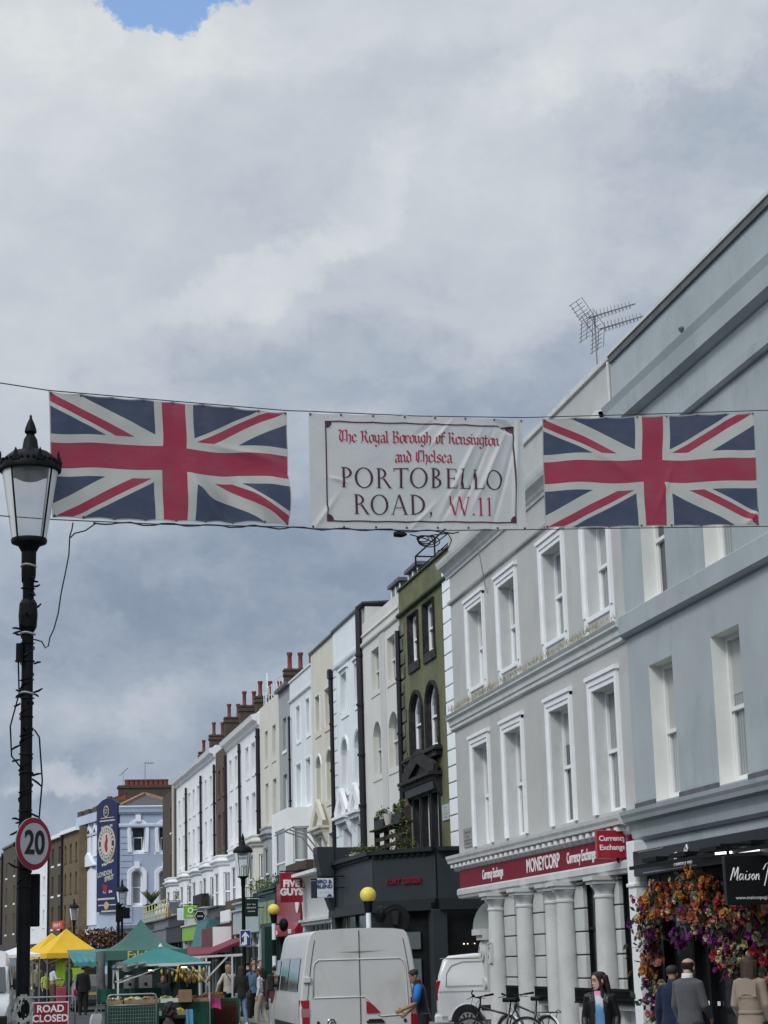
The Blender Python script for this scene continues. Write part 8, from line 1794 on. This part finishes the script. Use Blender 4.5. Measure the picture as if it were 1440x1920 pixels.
        mb.loft([ell(an[i]+V((0, y, z)), w, h, 8, ax=V((1, 0, 0)), ay=V((0, 0, 1))) for y, z, w, h in ((-.06, -.045, .03, .03), (0, -.04, .036, .04), (.09, -.055, .042, .025), (.16, -.062, .034, .016))])
    voxel(mb, 'body', sm, g, vox*.62 if face else vox*.8, 3)
    if face:
        for s in (-1, 1):
            e = MB(); e.ball(T((s*.031, .083, .008)), (.0125, .008, .0075), 10, 6); e.build('eye', mk('eye_white', (.55, .53, .50), .2), g, smooth=True)
            e = MB(); e.ball(T((s*.031, .0895, .008)), (.0058, .003, .0062), 8, 5); e.build('iris', mk('iris_dark', (.02, .012, .008), .2), g, smooth=True)
            e = MB(); e.tube([T((s*.016, .093, .030)), T((s*.032, .094, .036)), T((s*.050, .082, .031))], [.0035, .004, .002], 6); e.build('eyebrow', mk('brow', (.03, .018, .012), .8), g, smooth=True)
            e = MB(); e.tube([T((s*.017, .088, .012)), T((s*.031, .0945, .0165)), T((s*.046, .083, .010))], [.0015, .0028, .0015], 6); e.build('eyelash', MATS['brow'], g)
        e = MB(); e.tube([T((-.024, .083, -.062)), T((-.010, .0955, -.066)), T((0, .097, -.066)), T((.010, .0955, -.066)), T((.024, .083, -.062))], [.002, .005, .0055, .005, .002], 6); e.tube([T((-.018, .087, -.070)), T((0, .0955, -.074)), T((.018, .087, -.070))], [.003, .0055, .003], 6); e.build('lips', mk('lips', (.30, .09, .085), .4), g, smooth=True)
    # ---- clothes
    tn, tc_ = top[0], top[1]; fm = mk('cloth_%s' % '_'.join('%03d' % int(c*999) for c in tc_), tc_, .85 if tn != 'leather' else .38, .10, 5, bump=.25, bscale=160 if tn != 'leather' else 45, sheen=.15 if tn != 'leather' else 0, spec=.2 if tn != 'leather' else .4)
    low = top[2] if len(top) > 2 else .86; flare = top[3] if len(top) > 3 else 1.0; ease = .010 if tn in ('shirt', 'tee') else .017
    def torso(m, ease, low, flare, zt=1.475):
        rows = [(z, rx, ry, y) for z, rx, ry, y in ((.95, .160, .110, 0), (1.07, .145, .103, .005), (1.2, .152, .110, .005), (1.32, .166, .112, 0), (1.40, .158, .092, -.01), (1.445, .10, .07, -.012), (zt, .066, .064, -.008)) if z > low]
        rr = []; z = low
        if low < .95:
            n = max(1, int((.95-low)/.12))
            for j in range(n):
                f = 1+(flare-1)*(1-j/n); zz = low+(.95-low)*j/n; rr.append([v if zz < .9 else v for v in ell(U((0, 0, zz)) if zz > .8 else V((0, -(.95-zz)*math.sin(-lean)*0, zz)), (.16*W+ease)*f, (.112+ease)*f, 18)])
        rr += [ell(U((0, y, z)), rx*W+ease, ry+ease*.8, 18) for z, rx, ry, y in rows]; m.loft(rr)
    def sleeves(m, ease, frac=1.0):
        for i in (0, 1):
            if frac >= 1: m.tube([sh[i].lerp(U((0, 0, 1.40)), .25), sh[i], sh[i].lerp(el[i], .5), el[i], el[i].lerp(wr[i], .5), wr[i].lerp(el[i], .02)], [.056+ease, .051+ease, .043+ease, .039+ease, .034+ease, .028+ease], 12)
            else: m.tube([sh[i].lerp(U((0, 0, 1.40)), .25), sh[i], sh[i].lerp(el[i], .45), sh[i].lerp(el[i], .8)], [.06+ease, .057+ease, .052+ease, .05+ease], 12)
    mb = MB(); torso(mb, ease, low, flare)
    if sleeve == 'long': sleeves(mb, ease*.75)
    elif sleeve == 'short': sleeves(mb, ease*.75, .5)
    voxel(mb, {'leather': 'jacket', 'coat': 'coat', 'tee': 'top', 'shirt': 'shirt', 'jumper': 'jumper', 'jacket': 'jacket', 'vest': 'gilet'}[tn], fm, g, vox, 3, .006 if tn != 'leather' else .009, len(label))
    if bottom:
        bm_ = mk('cloth_%s' % '_'.join('%03d' % int(c*999) for c in bottom[1]), bottom[1], .85, .12, 5, bump=.2, bscale=160)
        mb = MB(); mb.loft([ell(V((0, 0, z)), rx*W, ry, 16) for z, rx, ry in ((.84, .158, .104), (.95, .156, .103), (1.03, .135, .095))])
        if bottom[0] == 'skirt': mb.loft([ell(V((0, 0, z)), r*W, r*.8, 16) for z, r in ((.35, .27), (.6, .23), (.95, .175))])
        else:
            e = .012 if bottom[0] == 'jeans' else .028
            for i in (0, 1): mb.tube([hp[i]+V((0, 0, .02)), hp[i].lerp(kn[i], .5), kn[i], kn[i].lerp(an[i], .5), an[i]+V((0, 0, .0))], [.092+e*.6, .076+e, .058+e, .053+e, .045+e], 12)
        voxel(mb, 'skirt' if bottom[0] == 'skirt' else 'trousers', bm_, g, vox, 3, .005, 3)
    shm = mk('shoe_%s' % '_'.join('%03d' % int(c*999) for c in shoes), shoes, .6, .1, 8)
    for i in (0, 1):
        mb = MB(); mb.loft([ell(an[i]+V((0, y, z)), w, h, 12, ax=V((1, 0, 0)), ay=V((0, 0, 1))) for y, z, w, h in ((-.085, -.045, .022, .030), (-.06, -.03, .038, .048), (0, -.025, .044, .056), (.07, -.042, .047, .040), (.14, -.052, .046, .030), (.19, -.062, .030, .018))]); mb.build('shoe', shm, g, smooth=True)
    if coat: coat(g, U, W, vox)
    # ---- hair
    st, hcol = hair[0], hair[1]
    if st != 'none':
        hm = mk('hair_%s' % '_'.join('%03d' % int(c*999) for c in hcol), hcol, .5, .35, 30, bump=.6, bscale=90, spec=.4)
        mb = MB(); rings = []
        for t, w, f, b in HEADP:
            if t < {'short': .36, 'bald': .10}.get(st, .34): continue
            cut = {'bald': .005}.get(st, .030 if t < .62 else (.062 if t < .80 else .2)); r0 = []
            for p in ell((0, (f-b)/2, 0), w*1.10, (f+b)/2*1.10, 24, pw=2.1): r0.append(hc+Rm@V((p.x, min(p.y, cut), (t-.5)*.225+.006)))
            rings.append(r0)
        if st == 'bald': rings = rings[:-3]
        mb.loft(rings)
        if st in ('long', 'longer', 'bob'):
            zb = {'long': -.36, 'longer': -.46, 'bob': -.17}[st]
            N = 8
            for s, ww in ((-1, .05), (1, .05), (0, .085)):
                mb.loft([ell(T((s*(.060-.004*j/N*6*(.5 if s else 0)), -.055-.035*math.sin(PI*j/N*.7)-(0 if s else .028), .06+(zb-.06)*j/N)), ww*(1-.45*(j/N)**2), (.034 if s else .038)*(1-.4*(j/N)**2), 10, ax=Rm@V((1, 0, 0)), ay=Rm@V((0, 1, 0))) for j in range(N+1)])
            if st != 'bob':
                for s in (-1, 1): mb.tube([T((s*.02, .07, .105)), T((s*.062, .058, .07)), T((s*.079, .035, .0)), T((s*.082, .02, -.1)), T((s*.085, .035, -.2)), T((s*.08, .05, -.27))], [.010, .016, .018, .022, .024, .010], 8)
        if st == 'curly':
            r = random.Random(3)
            for _ in range(90):
                d = V((r.gauss(0, 1), r.gauss(-.35, .8), r.gauss(.35, .8))).normalized(); mb.ball(T((d.x*.085, d.y*.105-.012, d.z*.12+.03)) if d.y < .55 else T((d.x*.08, .05, .10)), r.uniform(.022, .036), 7, 5)
        voxel(mb, 'hair', hm, g, vox*.75, 2, .008 if st != 'short' else .004, 5)
    if collar:
        cm = mk('collar_%s' % '_'.join('%03d' % int(c*999) for c in collar), collar, .7, .05); mb = MB(); mb.loft([ell(U((0, -.006, z)), r, r*.97, 18) for z, r in ((1.46, .080), (1.50, .070), (1.53, .066), (1.525, .062), (1.47, .07))], cap=False); mb.build('collar', cm, g, smooth=True)
    if extras: extras(g, U, T, W, fm)
    return g

def biker_front(g, U, T, W, fm):
    """open leather jacket: pink and blue tie-dye top in the gap, lapels folded back"""
    V = Vector; m, nt, p = base_mat('tie_dye'); tc = nd(nt, 'ShaderNodeTexCoord'); s = nd(nt, 'ShaderNodeSeparateXYZ'); nt.links.new(tc.outputs['Object'], s.inputs[0]); n = noise(nt, tc.outputs['Object'], 14, 5, .6, .5)
    f = Ex(nt, s.outputs[2])+(Ex(nt, n.outputs[0])-.5)*.16; rp = nd(nt, 'ShaderNodeValToRGB'); nt.links.new(((f-1.22)*3.6).k, rp.inputs[0]); cr = rp.color_ramp
    cr.elements[0].position = .0; cr.elements[0].color = (.12, .26, .48, 1); cr.elements[1].position = .95; cr.elements[1].color = (.62, .22, .40, 1)
    for q, c in ((.22, (.16, .34, .55)), (.42, (.50, .58, .62)), (.58, (.60, .58, .60)), (.72, (.62, .30, .46))): e = cr.elements.new(q); e.color = (*c, 1)
    nt.links.new(rp.outputs[0], p.inputs['Base Color']); p.inputs['Roughness'].default_value = .85
    mb = MB(); rows = []
    for z, hw, y in ((.98, .075, .137), (1.1, .070, .130), (1.2, .066, .136), (1.3, .060, .140), (1.38, .054, .126), (1.44, .060, .098), (1.475, .060, .080)):
        rows.append([U((hw*t, y+.012*(1-t*t), z)) for t in (-1, -.6, -.2, .2, .6, 1)])
    mb.loft(rows, cap=False, close=False); mb.build('tie_dye_top', m, g, smooth=True, recalc=False)
    mb = MB()
    for s in (-1, 1):
        mb.prism([U((s*.055, .142, 1.20)), U((s*.115, .148, 1.33)), U((s*.125, .132, 1.40)), U((s*.07, .105, 1.46)), U((s*.052, .140, 1.36))], Rv(U, (0, .012, 0))); mb.tube([U((s*.072, .150, .98)), U((s*.066, .146, 1.2)), U((s*.06, .150, 1.34))], .006, 5)
    mb.loft([ell(U((0, -.012, z)), r, r*.9, 16) for z, r in ((1.44, .098), (1.49, .088), (1.50, .074))], cap=False); mb.build('lapels', fm, g, bevel=.004)
    mb = MB()
    for s in (-1, 1): mb.ball(U((s*.105, .152, 1.38)), .007, 6, 4); mb.tube([U((s*.062, .154, 1.0)), U((s*.058, .152, 1.18))], .0025, 4)
    mb.build('zips', mk('steel', (.5, .5, .5), .35, .1, metal=.8), g)
def Rv(U, v): return U(v)-U((0, 0, 0))
def trench(g, U, W, vox):
    V = Vector; cm = mk('trench_cloth', (.30, .235, .185), .8, .08, 4, bump=.2, bscale=120, sheen=.1)
    mb = MB(); mb.loft([ell(U((0, -.01, z)), rx, ry, 20) for z, rx, ry in ((.45, .24, .21), (.7, .205, .175), (.95, .170, .132), (1.06, .142, .116))]); mb.loft([ell(U((0, -.012, z)), rx*.98, ry, 20) for z, rx, ry in ((1.05, .146, .12), (1.2, .156, .13), (1.34, .168, .134), (1.42, .145, .105), (1.47, .085, .078))])
    voxel(mb, 'coat_skirt', cm, g, vox, 2, .008, 2)
    mb = MB(); mb.loft([ell(U((0, -.012, z)), rx, ry, 24) for z, rx, ry in ((1.03, .152, .126), (1.035, .157, .131), (1.07, .157, .131), (1.075, .15, .125))]); mb.build('belt', cm, g, smooth=True)
    mb = MB(); mb.loft([[U((x, -.140-.012*math.cos(x*12)+.0*z, z+.02*math.cos(x*20))) for x in [-.125+.25*j/12 for j in range(13)]] for z in (1.44, 1.30, 1.245)], close=False, cap=False); mb.loft([[U((x, -.166, z)) for x in (-.13, .13)] for z in (1.245, 1.235)], close=False, cap=False); mb.build('storm_flap', cm, g, smooth=True, recalc=False)
def backpack(c, z=1.2, w=.15):
    def f(g, U, T, W, fm):
        m = mk('pack_%d' % int(sum(c)*999), c, .7, .2, 6); mb = MB(); mb.loft([ell(U((0, -.19, z+dz)), w*s, .075*s, 14) for dz, s in ((-.24, .8), (-.2, 1), (.1, 1), (.2, .85), (.24, .5))]); mb.build('backpack', m, g, smooth=True)
        mb = MB()
        for s in (-1, 1): mb.tube([U((s*.09, -.15, z-.15)), U((s*.15, .03, z-.05)), U((s*.13, .12, z+.1)), U((s*.10, .05, 1.47)), U((s*.09, -.13, z+.2))], .014, 5)
        mb.build('straps', m, g)
    return f
def shoulder_bag(c, strap=True):
    def f(g, U, T, W, fm):
        m = mk('bag_%d' % int(sum(c)*999), c, .6, .2, 6); mb = MB(); mb.loft([ell(U((.22, -.02, z)), .05*s, .12*s, 10) for z, s in ((.78, .9), (.82, 1), (.97, 1), (1.0, .9))]); mb.build('bag', m, g, smooth=True)
        mb = MB(); mb.tube([U((.2, -.06, 1.0)), U((.03, -.15, 1.25)), U((-.10, -.09, 1.46)), U((-.08, .08, 1.42)), U((.1, .15, 1.15)), U((.2, .04, 1.0))], .012, 5); mb.build('strap', m, g)
    return f
D = math.radians
cast = [
 dict(label='dark haired woman in a black leather jacket over a pink and blue top', px=1122, ytop=1821, Y=22.5, facing=D(-112), top=('leather', (.012, .012, .013), .93), bottom=('jeans', (.03, .035, .05)), skin='fair', hair=('longer', (.022, .012, .010)), female=True, face=True, turn=D(-52), nod=D(-6), extras=biker_front, arms=dict(el=[(-.205, -.04, 1.14), (.205, -.04, 1.14)], wr=[(-.20, .08, .90), (.20, .08, .90)]), vox=.010),
 dict(label='balding man in a grey jumper with a white collar seen from behind', px=1287, ytop=1796, Y=23.6, facing=D(34), top=('jumper', (.085, .085, .09), .86), bottom=('trousers', (.04, .04, .045)), skin='light', hair=('bald', (.025, .018, .014)), turn=D(6), collar=(.62, .63, .65), face=True, vox=.011, arms=dict(el=[(-.225, 0, 1.13), (.225, .03, 1.13)], wr=[(-.22, .12, .90), (.17, .20, .98)])),
 dict(label='person in a navy hooded jacket standing behind the man in grey', px=1259, ytop=1809, Y=24.6, facing=D(60), top=('jacket', (.014, .022, .055), .80), bottom=('trousers', (.02, .02, .025)), skin='tan', hair=('short', (.03, .025, .022)), turn=D(-15), collar=(.016, .024, .05), vox=.012),
 dict(label='long haired woman in a beige belted trench coat seen from behind', px=1402, ytop=1792, Y=22.6, facing=D(48), top=('coat', (.30, .235, .185), .90), bottom=('jeans', (.03, .03, .035)), skin='fair', hair=('long', (.045, .022, .014)), female=True, coat=trench, turn=D(10), vox=.011, arms=dict(el=[(-.205, -.02, 1.14), (.205, -.02, 1.14)], wr=[(-.17, .12, .97), (.20, .10, .90)])),
 dict(label='man in a black gilet and bright blue sleeves leaning at the white van', px=791, ytop=1815, Y=32.2, facing=D(168), top=('vest', (.012, .013, .018), .84), bottom=('trousers', (.014, .014, .016)), skin='tan', hair=('short', (.012, .010, .010)), lean=D(-10), turn=D(15), nod=D(-14), sleeve='none', vox=.011, arms=dict(el=[(-.26, .10, 1.14), (.28, .06, 1.13)], wr=[(-.20, .34, 1.08), (.12, .30, 1.00)]), collar=(.012, .013, .018)),
 dict(label='person with short curly dark hair low in front of the vegetable stall', px=317, ytop=1884, Y=24.5, facing=D(-8), top=('jacket', (.02, .02, .022), .86), bottom=('trousers', (.02, .02, .022)), skin='dark', hair=('curly', (.008, .006, .005)), face=True, vox=.011),
 dict(label='blonde woman in a cream jumper with a dark cross strap by the lamp post', px=428, ytop=1808, Y=59, facing=D(100), top=('jumper', (.46, .43, .36), .88), bottom=('trousers', (.012, .012, .014)), skin='fair', hair=('bob', (.26, .20, .11)), female=True, extras=shoulder_bag((.02, .02, .02)), arms=dict(el=[(-.30, 0, 1.15), (.26, 0, 1.13)], wr=[(-.33, .10, .92), (.25, .1, .9)])),
 dict(label='woman with very long brown hair, dark jacket, blue jeans and white trainers', px=452, ytop=1811, Y=57.0, facing=D(95), top=('jacket', (.025, .024, .022), .80), bottom=('jeans', (.17, .26, .36)), skin='light', hair=('longer', (.035, .020, .012)), shoes=(.62, .62, .62), female=True, extras=shoulder_bag((.05, .05, .02)), legs=dict(kn=[(-.10, .06, .50), (.10, .0, .50)], an=[(-.09, .03, .085), (.13, -.10, .09)])),
 dict(label='man in a dark navy coat with a pale collar seen between the two women', px=464, ytop=1802, Y=62.5, facing=D(88), top=('coat', (.010, .012, .025), .62), bottom=('trousers', (.012, .012, .015)), skin='light', hair=('short', (.02, .015, .012)), collar=(.4, .4, .4)),
 dict(label='woman in a blue denim jacket walking toward the camera', px=474, ytop=1806, Y=60.0, facing=D(-75), top=('jacket', (.09, .17, .30), .84), bottom=('trousers', (.02, .02, .024)), skin='light', hair=('long', (.05, .025, .015)), female=True, extras=shoulder_bag((.16, .17, .03))),
 dict(label='woman in a white top and cream trousers with a black backpack', px=489, ytop=1815, Y=56.5, facing=D(150), top=('tee', (.60, .62, .66), .92), bottom=('trousers', (.46, .42, .34)), skin='light', hair=('long', (.05, .032, .018)), female=True, shoes=(.5, .5, .48), extras=backpack((.01, .012, .012), 1.1, .17), legs=dict(kn=[(-.10, .10, .50), (.10, -.02, .50)], an=[(-.10, .12, .085), (.10, -.16, .10)]), lean=D(-3)),
 dict(label='man with dark hair and a white collar facing the camera behind the denim jacket', px=487, ytop=1800, Y=65, facing=D(-80), top=('jacket', (.03, .028, .026), .84), bottom=('trousers', (.02, .02, .02)), skin='light', hair=('short', (.012, .01, .01)), collar=(.6, .6, .58)),
 dict(label='person with a pinkish face farthest back beside the lamp post', px=475, ytop=1798, Y=69, facing=D(-85), top=('jacket', (.02, .02, .022), .84), bottom=('trousers', (.02, .02, .02)), skin='light', hair=('short', (.02, .014, .012))),
 dict(label='person in a maroon top at the left side of the big white van', px=517, ytop=1800, Y=47.0, facing=D(85), top=('jumper', (.09, .03, .035), .84), bottom=('jeans', (.30, .33, .34)), skin='tan', hair=('short', (.02, .014, .012)), height=1.70),
 dict(label='person in black clothes standing with their back turned beside the gazebo', px=156, ytop=1811, Y=76, facing=D(85), top=('jacket', (.010, .010, .013), .80, 1.1), bottom=('trousers', (.010, .010, .012)), skin='tan', hair=('short', (.012, .010, .010))),
 dict(label='dark haired woman in a white top and brown trousers by the pink trolley', px=99, ytop=1808, Y=90, facing=D(20), top=('tee', (.55, .55, .60), 1.0), bottom=('trousers', (.10, .06, .045)), skin='tan', hair=('long', (.012, .009, .008)), female=True, sleeve='long', arms=dict(el=[(-.24, .06, 1.14), (.24, .06, 1.14)], wr=[(-.14, .30, 1.12), (.14, .30, 1.12)])),
 dict(label='person wrapped in dark green behind the pink trolley', px=129, ytop=1801, Y=88, facing=D(200), top=('coat', (.016, .038, .022), .55, 1.25), bottom=('trousers', (.01, .012, .02)), skin='dark', hair=('short', (.008, .007, .006))),
 dict(label='person in beige clothes beside the clothes rail at the left', px=70, ytop=1806, Y=94, facing=D(-70), top=('coat', (.26, .21, .13), .6, 1.15), bottom=('trousers', (.05, .05, .045)), skin='light', hair=('short', (.16, .13, .10))),
 dict(label='worker in a lime high visibility vest near the larger yellow gazebo', px=86, ytop=1819, Y=93, facing=D(-60), top=('vest', (.50, .62, .06), .86), bottom=('trousers', (.03, .035, .03)), skin='light', hair=('short', (.05, .04, .03)), sleeve='short', height=1.62),
 dict(label='stallholder in a dark top in the shade behind the vegetables', px=305, ytop=1845, Y=56.4, facing=D(-90), top=('jacket', (.02, .025, .035), .86), bottom=('trousers', (.02, .02, .02)), skin='tan', hair=('short', (.01, .01, .01)), height=1.5),
]
def blue_sleeves(g, U, T, W, fm): pass
for c in cast:
    g = person(**c)
    if 'gilet' in c['label']:                                          # the blue polo under the gilet: short sleeves over the upper arms
        V = Vector; lean = c['lean']; Lr = Matrix.Rotation(lean, 3, 'X'); hip = V((0, 0, .95)); U = lambda p: hip+(Lr @ (V(p)-hip))
        bm_ = mk('polo_blue', (.015, .16, .50), .8, .08, 6)
        for i, s in ((0, -1), (1, 1)):
            a, b = U((s*.178, -.005, 1.40)), U(c['arms']['el'][i]); mb = MB(); mb.tube([a.lerp(U((0, 0, 1.4)), .12), a, a.lerp(b, .45), a.lerp(b, .92)], [.062, .072, .068, .066], 14); mb.build('blue_sleeve', bm_, g, smooth=True)
        mb = MB(); mb.loft([ell(U((0, 0, z)), .175, .125, 18) for z in (.93, .95)]); mb.build('polo_hem', bm_, g)

# ================================================================== unseen row added on the near left side, to shade the street and show in the glass
def left_row():
    bk = brick('left_brick', (.20, .14, .085), (.14, .10, .06), (.18, .15, .12)); st = mk('left_stucco', (.34, .34, .32), .85, .1, .8, streak=.2)
    for k, (y1, m, lab) in enumerate(((-8, bk, 'unseen brown brick terrace house row behind the camera on the left'), (17, st, 'unseen pale stucco row added along the near left side of the street'), (64, bk, 'unseen brown brick row added along the left side of the street past the corner'))):
        L = 24.5 if k < 2 else 30; g = thing('terraced_house', lab, 'house', (-8.0 if k < 2 else -8.5, y1, 0), R_(-90)); n = int(L/3)
        hs = [(1.0+3*i, 2.1+3*i, z0, z1) for i in range(n) for z0, z1 in ((4.6, 6.6), (7.6, 9.3))]
        mb = MB(); wall(mb, 0, L, 0, 11.0, hs, depth=.2); shell(mb, 0, L, 0, 11.0, 9); mb.build('wall', [m, m], g, recalc=False)
        for h in hs: window(g, *h, depth=.2, frame=white(), sill=(.1, .12, .04), sill_m=white())
        mb = MB(); mb.box(.2, .001, 3.0, L-.2, .3, 3.8); mb.build('fascia', black(), g); mb = MB(); mb.box(.4, .002, .4, L-.4, .05, 3.0); mb.build('shop_window', MATS['glass_shop'], g); mb = MB(); mb.box(0, -.1, 11.0, L, .2, 11.25); mb.build('coping', trim_grey, g)
left_row()
